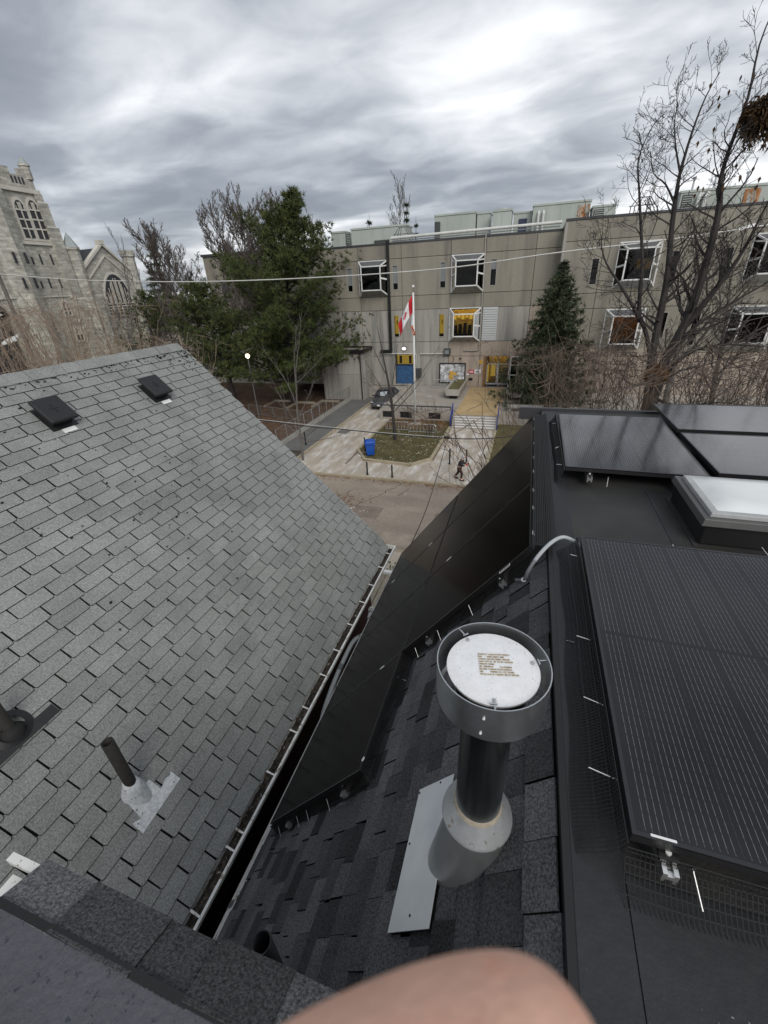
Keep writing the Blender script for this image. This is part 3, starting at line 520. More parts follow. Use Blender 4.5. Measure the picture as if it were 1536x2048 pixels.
tag(MB().bar((-14.42, Y0 - .16, 15.1), (-14.42, Y0 - .16, 4.75), .26, .2).bar((-14.3, Y0 - .16, 4.75), (-15.6, Y0 - .16, 4.72), .24, .3).build('downpipe', MT['black']), 'thick black downpipe running the full height of the concrete facade', 'downpipe')
tag(MB().tube([(-4.80, Y0 - .1, 15.2), (-4.80, Y0 - .1, 4.95), (-4.86, Y0 - .1, 4.82), (-5.0, Y0 - .1, 4.78), (-6.4, Y0 - .1, 4.74)], .06, 6).build('wall_pipe', MT['concrete_light']), 'thin pale pipe running down the wall beside the lit bay window', 'pipe')
tag(MB().tube([(-15.6, Y0 - .08, 4.46), (-11.7, Y0 - .08, 4.46), (-11.52, Y0 - .08, 4.3), (-11.5, Y0 - .08, 2.95)], .05, 6).build('wall_conduit', MT['hvac_white']), 'pale conduit bending down to the dark box, on its left side', 'conduit')
tag(MB().tube([(-11.28, Y0 - .08, 2.95), (-11.28, Y0 - .08, 4.25), (-11.15, Y0 - .08, 4.44), (-8.0, Y0 - .08, 4.46)], .05, 6).build('wall_conduit', MT['hvac_white']), 'pale conduit bending from the dark box towards the wall lamp', 'conduit')
mb = MB().box(-11.72, -10.98, Y0 - .3, Y0 - .01, 2.0, 2.95); o = tag(mb.build('junction_box', MT['unitdark'], bevel=.02), 'dark square electrical box on the wall right of the blue board', 'box')
MB().box(-11.6, -11.1, Y0 - .33, Y0 - .3, 2.15, 2.8).build('lid', MT['parapet'], o)
t = thing('wall_lamp', 'lit oval bulkhead lamp on the concrete above the yellow window', 'lamp', (-12.96, Y0, 4.98)); MB().lathe([(0, -.16), (.18, -.13), (.27, -.04), (.28, 0)], (-12.96, Y0, 4.98), 14, ax=(Vector((1, 0, 0)), Vector((0, 0, .7)), Vector((0, 1, 0)))).build('globe', GLOW['white'], t); MB().lathe([(.32, -.05), (.34, 0)], (-12.96, Y0, 4.98), 14, ax=(Vector((1, 0, 0)), Vector((0, 0, .75)), Vector((0, 1, 0))), close=True).build('rim', MT['parapet'], t)
t = thing('wall_lamp', 'dark square floodlight on the wall above the mural board', 'lamp', (-8.15, Y0, 4.7)); MB().box(-8.5, -7.8, Y0 - .35, Y0 - .01, 4.35, 5.0).build('housing', MT['unitdark'], t, bevel=.03); MB().box(-8.4, -7.95, Y0 - .38, Y0 - .35, 4.45, 4.85).build('lens', MT['blind'], t)
t = thing('camera_dome', 'small black camera on the wall above the mural board', 'camera', (-6.9, Y0, 4.0)); MB().lathe([(0, -.16), (.08, -.13), (.1, 0)], (-6.75, Y0, 3.95), 10, ax=(Vector((1, 0, 0)), Vector((0, 0, 1)), Vector((0, 1, 0)))).build('housing', MT['black'], t); MB().tube([(-7.5, Y0 - .05, 4.15), (-7.45, Y0 - .1, 3.85), (-7.6, Y0 - .06, 3.6)], .025, 5).build('cable', MT['wireb'], t)
# mural, notices
t = thing('mural_board', 'framed grey and amber mural board on the wall left of the entrance', 'mural', (-7.56, Y0, 2.4))
mb = MB().bar((-8.97, Y0 - .06, 1.45), (-6.15, Y0 - .06, 1.45), .1).bar((-8.97, Y0 - .06, 3.45), (-6.15, Y0 - .06, 3.45), .1).bar((-8.94, Y0 - .06, 1.45), (-8.94, Y0 - .06, 3.45), .1).bar((-6.18, Y0 - .06, 1.45), (-6.18, Y0 - .06, 3.45), .1); mb.build('frame', MT['black'], t)
MB().box(-8.9, -6.2, Y0 - .05, Y0 - .02, 1.5, 3.4).build('board', MT['map_bg'], t)
g = random.Random(5); mb = MB()
for k in range(9):
    x, z, r = -7.55 + g.uniform(-.4, .4), 2.25 + g.uniform(-.5, .4), g.uniform(.1, .3); mb.prism([(x + r * math.cos(a) * g.uniform(.6, 1), Y0 - .055 - k * .0006, z + r * math.sin(a) * g.uniform(.6, 1)) for a in np.arange(0, 6.28, .9)], (0, .003, 0))
mb.build('amber_patch', MT['map_yel'], t)
for (x0, x1, z0, z1, mt, nm, lab) in ((-5.78, -5.22, 2.42, 2.8, 'signred', 'wall_notice', 'small red notice on the wall beside the entrance'), (-5.18, -4.52, 2.42, 2.95, 'signwhite', 'wall_notice', 'white notice with a black band beside the entrance'), (-4.72, -4.42, 3.42, 3.8, 'yellow', 'wall_notice', 'small yellow sign high up beside the entrance door'), (-1.66, -1.5, 2.3, 2.75, 'signwhite', 'wall_notice', 'small white notice between entrance door and side window'), (-6.05, -5.75, 2.25, 2.4, 'signwhite', 'wall_notice', 'tiny white card left of the red notice'), (-5.75, -5.35, 1.7, 1.95, 'black', 'letter_box', 'small black box on the wall below the red notice')):
    o = tag(MB().box(x0, x1, Y0 - .05, Y0 - .005, z0, z1).build(nm, MT[mt]), lab, 'notice' if nm == 'wall_notice' else 'box')
    if mt == 'signwhite' and x1 - x0 > .5:
        MB().box(x0 + .02, x1 - .02, Y0 - .056, Y0 - .05, z1 - .1, z1 - .02).build('band', MT['letter'], o)
        MB().box(x0 + .16, x1 - .16, Y0 - .056, Y0 - .05, z0 + .18, z0 + .28).build('text_line', MT['letter'], o); MB().box(x0 + .1, x1 - .1, Y0 - .056, Y0 - .05, z0 + .07, z0 + .11).build('text_line', MT['letter'], o)
    if mt == 'signred':
        for q in range(3): MB().box(x0 + .08, x1 - .08, Y0 - .056, Y0 - .05, z0 + .08 + q * .08, z0 + .12 + q * .08).build('text_line', MT['signwhite'], o)
    if mt == 'yellow': text('exclamation_mark', '!', .34, ((x0 + x1) / 2, Y0 - .055, (z0 + z1) / 2), MT['letter'], o)
    if mt == 'signwhite' and z0 == 2.3: MB().bar((-1.62, Y0 - .055, 2.42), (-1.54, Y0 - .055, 2.62), .03, .01).build('mark', MT['letter'], o)
# name board on the right wing
t = thing('name_board', 'pinkish stone name board with black capital letters behind the tree branches', 'sign', (6.2, Y1, 3.9))
MB().box(2.9, 11.2, Y1 - .12, Y1 - .01, 3.2, 5.05).build('board', MT['concrete_warm'], t)
for body, x0, dx, z, sz in (('LAND PUBLIC SCHOOL', 3.3, .375, 4.55, .60), ('EDUCATION', 6.6, .37, 3.78, .56)):
    for k, c in enumerate(body):
        if c != ' ': text('letter', c, sz, (x0 + k * dx, Y1 - .125, z), MT['letter'], t)
# steps
t = thing('entrance_steps', 'flight of snow edged concrete steps leading up to the school entrance', 'steps', (-3.7, 36, 0))
for k in range(6):
    o = MB().box(-5.6, -1.85, 35.5 + k * .19, 37.4, k * .166 - .02, (k + 1) * .166).build('step', MT['plaza'], t)
    if k < 5: MB().box(-5.5 + .03 * (k % 2), -1.95, 35.515 + k * .19, 35.67 + k * .19, (k + 1) * .166, (k + 1) * .166 + .012).build('snow', MT['snow'], o)
for x, lab in ((-5.68, 'blue handrail on the left side of the entrance steps'), (-1.78, 'blue handrail on the right side of the entrance steps')):
    o = MB().tube([(x, 35.35, 0.02), (x, 35.35, .95), (x, 36.6, 1.95), (x, 36.6, 1.0)], .035, 6); [o.tube([(x, 35.35 + .25 * q, .15 + .2 * q), (x, 35.35 + .25 * q, .95 + .2 * q)], .02, 5) for q in range(1, 5)]
    tag(o.build('handrail', MT['bluerail']), lab, 'handrail')
t = thing('plaza_railing', 'low dark railing along the plaza edge above the kerbed lawn', 'railing', (-9.3, 37.45, 1))
MB().bar((-12.7, 37.42, 1.35), (-5.95, 37.42, 1.35), .08, .1).build('top_rail', MT['parapet'], t)
for k in range(6): MB().bar((-12.6 + k * 1.32, 37.42, 1.0), (-12.6 + k * 1.32, 37.42, 1.32), .06).build('post', MT['parapet'], t)
mb = MB(); [mb.box(x, x + 1.1, 37.38, 37.42, .25, .8) for x in (-12.4, -10.7, -8.0)]; kind(mb.build('plaza_opening', MT['dark_room']), 'structure')
def planter(x, lab):
    t = thing('concrete_planter', lab, 'planter', (x, 45, 1), 'concrete planters beside the entrance path')
    for sx in (-1, 1): MB().prism([(sx * .62 , -3.3, .35), (sx * .50, -3.3, .35), (sx * .62, -3.3, .95), (sx * .78, -3.3, .95)], (0, 6.6, 0)).build('side_panel', MT['concrete_light'], t, local=True)
    for y in (-3.3, 3.18): MB().prism([(-.5, y, .35), (.5, y, .35), (.64, y, .949), (-.64, y, .949)], (0, .12, 0)).build('end_panel', MT['concrete_light'], t, local=True)
    MB().box(-.56, .56, -3.15, 3.15, .36, .8).build('soil', MT['grass_ground'], t, local=True); MB().box(-.35, .35, -3.0, 3.0, .0, .35).build('foot', MT['dark_room'], t, local=True); return t
planter(-6.56, 'tapered concrete planter left of the sanded entrance path'); planter(-.75, 'tapered concrete planter right of the sanded entrance path, behind branches')
o = thing('concrete_bench', 'low concrete bench behind the right blue handrail', 'bench', (0.2, 38.2, 1)); MB().box(-1.3, 1.8, 37.9, 38.5, 1.35, 1.5).build('seat', MT['concrete_light'], o); [MB().box(x, x + .3, 37.95, 38.45, 1.0, 1.35).build('leg', MT['concrete_low'], o) for x in (-1.1, 1.3)]
# roof plant
def unit(x0, x1, y, z0, z1, lab, dep=2.5, extra=None, nm='rooftop_unit'):
    t = thing(nm, lab, 'rooftop unit', ((x0 + x1) / 2, y, 14.7), 'plant units on the school roof'); MB().box(x0, x1, y, y + dep, 14.72, z1).build('casing', MT['unit'], t, bevel=.03)
    MB().box(x0 - .06, x1 + .06, y - .06, y + dep + .06, z1, z1 + .16).build('lid', MT['unit'], t)
    n = max(1, int((x1 - x0) / 1.4)); mb = MB(); [mb.box(x0 + (k + 1) * (x1 - x0) / (n + 1) - .02, x0 + (k + 1) * (x1 - x0) / (n + 1) + .02, y - .025, y, 14.8, z1) for k in range(n)]; mb.build('seam', MT['unit'], t)
    if extra: extra(t, x0, x1, y, z1)
    return t
def grille(t, x0, x1, y, z1): 
    MB().box(x0, x1, y - .05, y - .02, 15.3, z1 - .15).build('grille', MT['unitdark'], t); mb = MB(); [mb.box(x0 + .05, x1 - .05, y - .09, y - .05, z, z + .05) for z in np.arange(15.35, z1 - .2, .16)]; mb.build('slat', MT['unit'], t)
unit(-19.0, -13.0, 49.5, 15.1, 16.42, 'long pale green rooftop unit left of the roof ladder cage', extra=lambda t, a, b, y, z: [grille(t, a - .6, a - .1, y, z), MB().box(a + 2.6, a + 4.2, y - .2, y - .02, 15.0, 15.35).build('pipe_box', MT['unitdark'], t)])
unit(-21.3, -19.7, 49.5, 15.1, 16.3, 'short pale green rooftop unit at the far left end beside the pine')
unit(-10.6, -6.4, 52, 15, 17.2, 'tall pale green rooftop unit above the middle bay window', extra=lambda t, a, b, y, z: MB().box(a + .1, a + .6, y - .5, y - .02, 15.2, 16.7).build('pipe_box', MT['unitdark'], t))
unit(-6.3, -5.0, 52.4, 15, 17.1, 'narrow pale green rooftop unit with a rounded hood, second from the middle')
unit(-4.6, -2.85, 51, 15, 17.0, 'square condenser on the school roof left of the navy door', extra=lambda t, a, b, y, z: MB().lathe([(.6, 0), (.6, .14), (.5, .2)], ((a + b) / 2, y + 1.2, z + .16), 18, close=True).build('fan_cowl', MT['unit'], t))
unit(-2.7, -.95, 53, 15, 16.9, 'white ribbed roof hut with a navy door', extra=lambda t, a, b, y, z: MB().box(a + .5, a + 1.3, y - .06, y - .02, 15, 16.45).build('door', MT['navy'], t), nm='roof_hut')
unit(-.9, 4.25, 52, 15, 17.25, 'long pale green rooftop unit with an orange rust streak', extra=lambda t, a, b, y, z: [MB().box(b - 1.1, b - .1, y - .04, y - .02, 15.2, z - .2).build('rusty_panel', MT['rust'], t), [MB().tube([(a + q, y - .3, 14.8), (a + q, y - .3, 16.6), (a + q, y - .05, 16.8)], .11, 8).build('white_pipe', MT['hvac_white'], t) for q in (.55, 1.0)]])
unit(4.4, 6.3, 51, 15, 16.6, 'rooftop condenser with a slatted grille right of the rust streak', extra=lambda t, a, b, y, z: grille(t, a + .1, a + .95, y, z))
unit(11.1, 22, 50, 15.3, 16.95, 'pale green rooftop unit with rust behind the tall bare tree', extra=lambda t, a, b, y, z: [grille(t, a + .15, a + .9, y, z), MB().box(a + 4.6, a + 5.7, y - .05, y - .02, 15.5, z - .15).build('rusty_panel', MT['rust'], t), [MB().tube([(a + 1.3 + q, y - .3, 15.2), (a + 1.3 + q, y - .3, 16.5), (a + 1.5 + q, y - .05, 16.8)], .16, 8).build('white_pipe', MT['hvac_white'], t) for q in (0, .5)]])
for x, lab in ((12.3, 'thin roof flue, left one of the three beyond the tall bare tree'), (13.9, 'thin roof flue, middle one of the three beyond the tall bare tree'), (16.2, 'thin roof flue, right one of the three beyond the tall bare tree')):
    tag(MB().tube([(x, 52, 16.9), (x, 52, 18.1)], .08, 8).tube([(x, 52, 18.1), (x, 52, 18.25)], .16, 8).build('roof_flue', MT['galvdull']), lab, 'flue', 'flues on the right school roof')
tag(MB().tube([(-14.1, Y0 + .1, 15.28), (-6, Y0 + .1, 15.36), (1.75, Y0 + .1, 15.42)], .13, 10).tube([(-14.1, Y0 + .35, 15.05), (1.7, Y0 + .35, 15.15)], .05, 6).build('roof_pipe', MT['hvac_white']), 'long white pipe running along the school roof edge', 'pipe')
def cage(x, y, z, lab, mt):
    t = thing('ladder_cage', lab, 'ladder', (x, y, z), 'ladder cages on the school roof')
    for k in range(3): MB().tube([(x - .75 + k * .3, y + .9, z), (x - .75 + k * .3, y + .9, z + .7), (x - .3 + k * .15, y + .9, z + 1.3), (x + .3 + .15 * k, y + .9, z + 1.3), (x + .75 + k * .25, y + .9, z + .5), (x + .9 + k * .3, y + .9, z)], .04, 5).build('hoop', mt, t)
    MB().tube([(x - .9, y + .9, z + .75), (x + 1.2, y + .9, z + .75)], .03, 5).build('rail', mt, t)
cage(-13.2, 47.6, 14.9, 'grey tubular ladder cage above the thick black downpipe', MT['railgrey']); cage(7.7, 46.2, 15.3, 'brownish tubular ladder frame on the right wing roof edge', MT['twig_grey'])

# ================================================================== OWN HOUSE (dark)
TH = R(53); DX, DZ = -math.cos(TH), -math.sin(TH)      # down-slope direction in x,z ; outward normal (-sin, cos)
def DP(s, y, h=0.): return Vector((.22 + DX * s - math.sin(TH) * h, y, 9.55 + DZ * s + math.cos(TH) * h))
house = thing('dark_roofed_house', 'house with a steep charcoal shingle slope under a flat black membrane roof', 'house', (2.5, 2, 0))
YF = 5.9
MB().box(-1.5, 7, -6, YF - .25, 0, 6.9).build('wall', MT['siding'], house)
MB().prism([DP(0, -6, -.03), DP(3.3, -6, -.03), (DP(3.3, -6, -.03).x + .2, -6, DP(3.3, 0, -.03).z), (DP(0, -6).x + .2, -6, 9.45)], (0, YF + 6, 0)).build('roof_deck', MT['gdeck'], house)
fr = MB().box(.285, 7.2, -6, YF, 9.2, 9.65).build('flat_roof', MT['membrane'], house)
# seams of the membrane: laps one thickness proud
for a in ((1.02, 1.04, 2.55, 3.52), (.55, .565, -1.2, .5), (1.9, 1.915, -1.2, .62)): MB().box(a[0], a[1] + .0, a[2], a[3], 9.65, 9.6535).build('membrane_seam', MT['membrane2'], fr)
# coated strip and near coated sheet
MB().box(.2865, .43, .02, 5.86, 9.65, 9.654).build('coated_strip', MT['membrane2'], fr, bevel=.002)
MB().box(.432, 3.5, -1.5, .74, 9.65, 9.656).build('coated_sheet', MT['membrane2'], fr)
MB().box(-.02, 7.2, YF, YF + .05, 9.52, 9.675).build('front_edge', MT['parapet'], house)
MB().prism([(.262, .28, 9.652), (.290, .28, 9.652), (.290, .28, 9.44), (.262, .28, 9.44)], (0, YF - .28, 0)).build('edge_metal', MT['black'], house)
MB().prism([(.252, .28, 9.512), (.2615, .28, 9.512), (.2615, .28, 9.45), (.252, .28, 9.45)], (0, YF - .28, 0)).build('drip_edge', MT['unitdark'], house)
for y in (.48, .95, 1.62, 2.2): MB().lathe([(.0045, 0), (.004, .004), (0, .005)], (.25, y, 9.50), 8, ax=(Vector((0, 1, 0)), Vector((0, 0, 1)), Vector((-1, 0, 0)))).build('nail', MT['alu'], house)
# white eave trim with a joint
tr = MB().prism([DP(3.275, .1, .012), DP(3.39, .1, .012), DP(3.39, .1, -.10), DP(3.275, .1, -.02)], (0, 5.72, 0)).build('eave_trim', MT['gutter'], house)
for y in (.95, 3.1, 4.4): MB().prism([DP(3.275, y, .016), DP(3.395, y, .016), DP(3.395, y, -.10)], (0, .05, 0)).build('joint_clip', MT['galvdull'], tr)
# laminated shingles: courses .143 apart, random teeth along y, each tooth a wedge
def shingle_mesh(name, w, l, th, lift, mats):
    """local: x across the course, y down slope, z out; lower end lifted; butt faces dark"""
    me = bpy.data.meshes.new(name); a, b = -w / 2, w / 2; g = .0
    vs = [(a, 0, 0), (b, 0, 0), (b, l, lift), (a, l, lift), (a, 0, th), (b, 0, th), (b, l, lift + th), (a, l, lift + th)]
    fs = [(0, 1, 2, 3), (4, 7, 6, 5), (0, 4, 5, 1), (1, 5, 6, 2), (2, 6, 7, 3), (3, 7, 4, 0)]
    me.from_pydata(vs, [], fs); [me.materials.append(m) for m in mats]; me.polygons.foreach_set('material_index', [1, 0, 0, 1, 1, 1])  # near-black edge faces also paint the shadow edges of each tooth
    bm = bmesh.new(); bm.from_mesh(me); bmesh.ops.recalc_face_normals(bm, faces=bm.faces); bm.to_mesh(me); bm.free()
    return me
def place(name, me, M4, parent):
    o = bpy.data.objects.new(name, me); C.objects.link(o); o.parent = parent
    o.matrix_local = Matrix.Translation(-wloc(parent)) @ M4; return o
def px_of(p):
    d = Vector(p) - CAM; z = d.dot(_f)
    if z < .01: return None
    return (768 + 840 * d.dot(CR) / z, 1024 - 840 * d.dot(CU) / z)
def in_frame(p, mrg=60):
    q = px_of(p); return q is not None and -mrg < q[0] < 1536 + mrg and -mrg < q[1] < 2048 + mrg
def merge(name, items, parent, mats):
    V = []; F = []; I = []
    for me, m4 in items:
        k = len(V); V += [tuple(m4 @ v.co) for v in me.vertices]; F += [tuple(i + k for i in p.vertices) for p in me.polygons]; I += [p.material_index for p in me.polygons]
    me = bpy.data.meshes.new(name); me.from_pydata(V, [], F); me.polygons.foreach_set('material_index', I)
    return kind(link(name, me, parent, mats=mats), 'stuff')
dm = [MT['dshingle'], MT['dbutt']]
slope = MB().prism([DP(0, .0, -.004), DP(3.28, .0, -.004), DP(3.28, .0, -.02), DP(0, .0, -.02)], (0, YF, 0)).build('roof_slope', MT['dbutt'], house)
dmeshes = [shingle_mesh('charcoal_shingle', w, .185, .007, .011, dm) for w in (.11, .15, .19, .24, .30)]
under = shingle_mesh('charcoal_shingle', .985, .19, .003, .003, dm)
BD = Matrix(((0, DX, -math.sin(TH)), (1, 0, 0), (0, DZ, math.cos(TH)))).to_4x4()   # local x->world y, local y->down slope, z->normal
cand = []
g = random.Random(21)
for k in range(25):
    s = 3.035 - k * .135
    if s < -.08: break
    y = -.1 + g.uniform(0, .2); hidden_beyond = 2.6 if s < 1.3 else 1.6
    while y < YF:
        i = g.choice((0, 1, 1, 2, 2, 2, 3, 4)); w = (.11, .15, .19, .24, .30)[i]
        lam = g.random() < .62
        if y + w < YF - .01:
            m4 = Matrix.Translation(DP(s + g.uniform(-.004, .004), y + w / 2, .0075 if lam else .0005)) @ BD
            if s < 0: m4 = m4 @ Matrix.Diagonal((1, .72, 1, 1))
            c = DP(s + .1, y + w / 2); vis = in_frame(c) and y < (2.75 if s < 1.45 else 1.75) and y > .2
            cand.append((not vis, (c - CAM).length, dmeshes[i] if lam else dmeshes[i], m4))
        y += w + (.002 if g.random() < .75 else .010)
cand.sort(key=lambda c: (c[0], c[1]))
for c in cand[:295]: place('shingle', c[2], c[3], slope)
merge('far_shingles', [(c[2], c[3]) for c in cand[295:]], slope, dm)
# projecting rear edge of the flat roof, with a row of shingles hanging over its front
XE = -1.36
MB().box(XE, .285, -6, .150, 9.30, 9.618).build('rear_flat_roof', MT['blue_membrane'], house)
MB().box(XE, .285, .150, .17, 9.50, 9.6195).build('roof_edge_strip', MT['black'], house)
MB().box(XE + .1, .28, .05, .14, 6.6, 9.3).build('rear_wall', MT['siding'], house)
em = [shingle_mesh('edge_shingle', w, .155, .006, .004, dm) for w in (.24, .30, .20)]
x = XE; i = 0; g = random.Random(4)
flap = MB().prism([(XE, .152, 9.61), (XE, .27, 9.555), (XE, .27, 9.50), (XE, .152, 9.50)], (.285 - XE, 0, 0)).build('edge_flap', MT['dbutt'], house)
ang = math.atan2(.055, .118)
BE = Matrix(((1, 0, 0), (0, math.cos(ang), math.sin(ang)), (0, -math.sin(ang), math.cos(ang)))).to_4x4()
while x < .2:
    k = i % 3; w = (.24, .30, .20)[k]
    place('shingle', em[k], Matrix.Translation((x + w / 2, .148 + g.uniform(-.004, .01), 9.614 + .004 * (i % 2))) @ BE @ Matrix.Rotation(g.uniform(-.02, .02), 4, 'Z'), flap); x += w - .015; i += 1
MB().box(XE - .10, XE - .008, -2, .235, 9.40, 9.52).build('white_fascia', MT['gutter'], house)
MB().box(XE - .13, XE + .06, .25, .275, 9.53, 9.56).build('white_drip_edge', MT['gutter'], house)
# small vent pipe beside the edge
t = thing('vent_pipe', 'short black vent pipe stub just beyond the charcoal roof edge', 'vent pipe', (-.69, .40, 8.3))
P0 = Vector((-.68, .40, 8.2)); MB().lathe([(.036, 0), (.036, .97), (.030, .97), (.030, .6)], P0, 24).build('pipe', MT['plastic'], t, smooth=True, fix=False)
MB().lathe([(.09, .05), (.05, .12), (.045, .2)], P0, 20).build('flashing', MT['plastic'], t, smooth=True)

# ---- flue with storm cap
FX, FY = .0, .865
fl = thing('flue_vent', 'galvanised flue pipe with a round white topped cap on the charcoal roof', 'flue', (FX, FY, 9.25))
def cyl(name, prof, mat, parent=fl, n=48, c=(FX, FY, 0)): return MB().lathe(prof, c, n).build(name, mat, parent, smooth=False, fix=False)
def smooth(o, a=40):
    o.data.polygons.foreach_set('use_smooth', np.ones(len(o.data.polygons), bool)); bm = bmesh.new(); bm.from_mesh(o.data)
    for e in bm.edges:
        if len(e.link_faces) == 2 and e.calc_face_angle(0) > R(a): e.smooth = False
    bm.to_mesh(o.data); bm.free(); return o
smooth(cyl('pipe', [(.078, 9.2), (.078, 10.16)], M('dark_flue_metal', (.30, .32, .31), .24, metal=1.0, var=.15, vs=6)))
band = smooth(cyl('cap_band', [(.146, 10.14), (.1545, 10.15), (.1545, 10.272), (.1515, 10.272), (.1515, 10.15), (.143, 10.142)], MT['galv']))
smooth(cyl('inner_skirt', [(.078, 10.10), (.10, 10.12), (.10, 10.165)], MT['galvdull']))
lid = smooth(cyl('cap_plate', [(.1265, 10.246), (.1265, 10.252), (.10, 10.2545), (0.0, 10.256)], MT['galvplate']))
cyl('cap_underside', [(.126, 10.246), (.09, 10.22), (.085, 10.16)], MT['galvdull'])
for k, a in enumerate((2.35, .35, -1.45)):
    p = Vector((FX + .112 * math.cos(a), FY + .112 * math.sin(a), 10.254)); MB().lathe([(.0055, 0), (.005, .004), (0, .006)], p, 8).build('rivet', MT['galvdull'], lid)
    q = Vector((math.cos(a), math.sin(a), 0)); w = Vector((-q.y, q.x, 0))
    c = Vector((FX, FY, 10.262)); MB().bar(c + q * .128, c + q * .151, .004, .003).bar(c + q * .128 - w * .012, c + q * .128 + w * .006, .003, .003).build('bracket', MT['galv'], band)
for z, a in ((10.235, -1.62), (10.175, -1.65), (10.26, 1.45)): MB().lathe([(.004, 0), (.0035, .003), (0, .004)], (FX + .1546 * math.cos(a), FY + .1546 * math.sin(a), z), 8, ax=(Vector((-math.sin(a), math.cos(a), 0)), Vector((0, 0, 1)), Vector((math.cos(a), math.sin(a), 0)))).build('screw', MT['steel'], band)
for a in (-2.6, -.45): MB().lathe([(.004, 0), (.0035, .003), (0, .004)], (FX + .078 * math.cos(a), FY + .078 * math.sin(a), 10.06), 8, ax=(Vector((-math.sin(a), math.cos(a), 0)), Vector((0, 0, 1)), Vector((math.cos(a), math.sin(a), 0)))).build('screw', MT['steel'], fl)
# remains of a printed label (flat print, worn): short brown dashes in rows
g = random.Random(9); mb = MB(); la = R(12); lx = Vector((math.cos(la), math.sin(la), 0)); ly = Vector((-lx.y, lx.x, 0)); lc = Vector((FX + .006, FY + .004, 10.2575))
for r in range(9):
    x = -.044
    while x < .044:
        w = g.uniform(.006, .024)
        if g.random() < .9:
            a = lc + lx * x + ly * (-.036 + r * .0088); mb.add([a, a + lx * w, a + lx * w + ly * .0050, a + ly * .0050], [(0, 1, 2, 3)])
        x += w + g.uniform(.001, .004)
mb.build('worn_label', M('worn_label', (.33, .25, .15), .7, var=.3, vs=80, col2=(.62, .58, .5), v2=(.5, .6)), lid)
# storm collar, cone boot and flashing sheet on the slope
NZ = Vector((-math.sin(TH), 0, math.cos(TH))); DN = Vector((DX, 0, DZ))
def slope_z(x): return 9.55 + (x - .22) * math.tan(TH)
mb = MB(); n = 48; k0 = []
for j in range(n):
    a = 2 * math.pi * j / n; bx, by = FX - .035 + .150 * math.cos(a), FY + .135 * math.sin(a); bot = Vector((bx, by, slope_z(bx) + .006)); top = Vector((FX + .094 * math.cos(a), FY + .094 * math.sin(a), 9.535)); k0 += [bot, bot.lerp(top, .06) + Vector((0, 0, .012)), top]
mb.add(k0, [(3 * j + q, 3 * ((j + 1) % n) + q, 3 * ((j + 1) % n) + q + 1, 3 * j + q + 1) for j in range(n) for q in (0, 1)]); smooth(mb.build('cone_boot', MT['galvdull'], fl, fix=False))
smooth(cyl('storm_collar', [(.125, 9.505), (.122, 9.520), (.079, 9.575), (.0785, 9.582)], M('storm_collar_metal', (.55, .57, .58), .42, metal=.55, var=.1, vs=30, spots=(45, .60, (.36, .31, .25), 20, .42))))
cyl('sealant', [(.084, 9.572), (.0795, 9.590), (.078, 9.592)], M('sealant', (.38, .33, .26), .8, var=.2, vs=40))
sh = MB().prism([DP(.525, .612, .030), DP(.525, 1.18, .030), DP(.80, 1.18, .031), DP(.80, .618, .031)], NZ * .003).build('flashing_sheet', MT['flash'], fl)
for s_, y_ in ((.66, .66), (.78, .93), (.79, 1.16), (.62, 1.165)): MB().lathe([(.005, 0), (.004, .003), (0, .004)], DP(s_, y_, .0345), 8, ax=(Vector((0, 1, 0)), DN, NZ)).build('nail', MT['iron'], sh)
# slant-back vent just peeking over the cap
t = thing('slope_vent', 'small black slant back vent on the charcoal slope behind the flue cap', 'roof vent', tuple(DP(.55, 1.72)))
MB().prism([DP(.46, 1.66, .01), DP(.62, 1.66, .01), DP(.62, 1.66, .075), DP(.46, 1.66, .035)], (0, .16, 0)).build('hood', MT['plastic'], t)

# ================================================================== SOLAR PANELS
def make_panel(L=1.66, W=1.04):
    t = thing('solar_panel', 'x', 'solar panel', (0, 0, 0), 'black solar panels on the dark roof')
    w, l = W / 2, L / 2
    o = MB().box(-w, w, -l, l, -.004, .0).build('cells', MT['cells'], t, local=True); me = o.data; uv = me.uv_layers.new(name='UVMap')
    for p in me.polygons:
        for li in p.loop_indices: v = me.vertices[me.loops[li].vertex_index].co; uv.data[li].uv = (v.x, v.y)
    f = MB(); f.box(-w, w, -l, -l + .012, -.034, .002); f.box(-w, w, l - .012, l, -.034, .002); f.box(-w, -w + .012, -l + .012, l - .012, -.034, .002); f.box(w - .012, w, -l + .012, l - .012, -.034, .002)
    f.build('frame', MT['frame'], t, local=True)
    return t
def copy_tree(o, parent=None):
    c = o.copy(); C.objects.link(c)
    if parent: c.parent = parent
    for ch in list(o.children): copy_tree(ch, c)
    return c
flatp = make_panel(); first = [True]
def flat_panel(x0, y0, z, rz, lab, tilt=0):
    o = flatp if first[0] else copy_tree(flatp); first[0] = False
    o.location = (x0, y0, z); o.rotation_euler = (tilt, 0, rz); o['label'] = lab; return o
flat_panel(.43 + .52, .785 + .83, 9.79, 0, 'large solar panel in the right foreground with fine silver wire lines')
flat_panel(.415 + .52, 3.545 + .86, 9.79, R(-.6), 'solar panel behind the black roof strip, beyond the white skylight, left one')
flat_panel(1.525 + .83, 4.18, 9.79, R(90.3), 'solar panel touching the skylight far side, nearer of the two sideways ones')
flat_panel(1.525 + .83, 5.33, 9.79, R(90.3), 'solar panel at the front roof edge, farther of the two sideways ones')
RP = Matrix(((0, -DX, -math.sin(TH)), (-1, 0, 0), (0, -DZ, math.cos(TH)))).to_4x4()  # local y -> up slope, z -> normal
slp = make_panel(1.475, 1.02); f2 = True
plain = M('slope_panel_glass', (.0062, .0056, .0054), .17, var=.05, spec=.035)
slp.children[0].data.materials[0] = plain
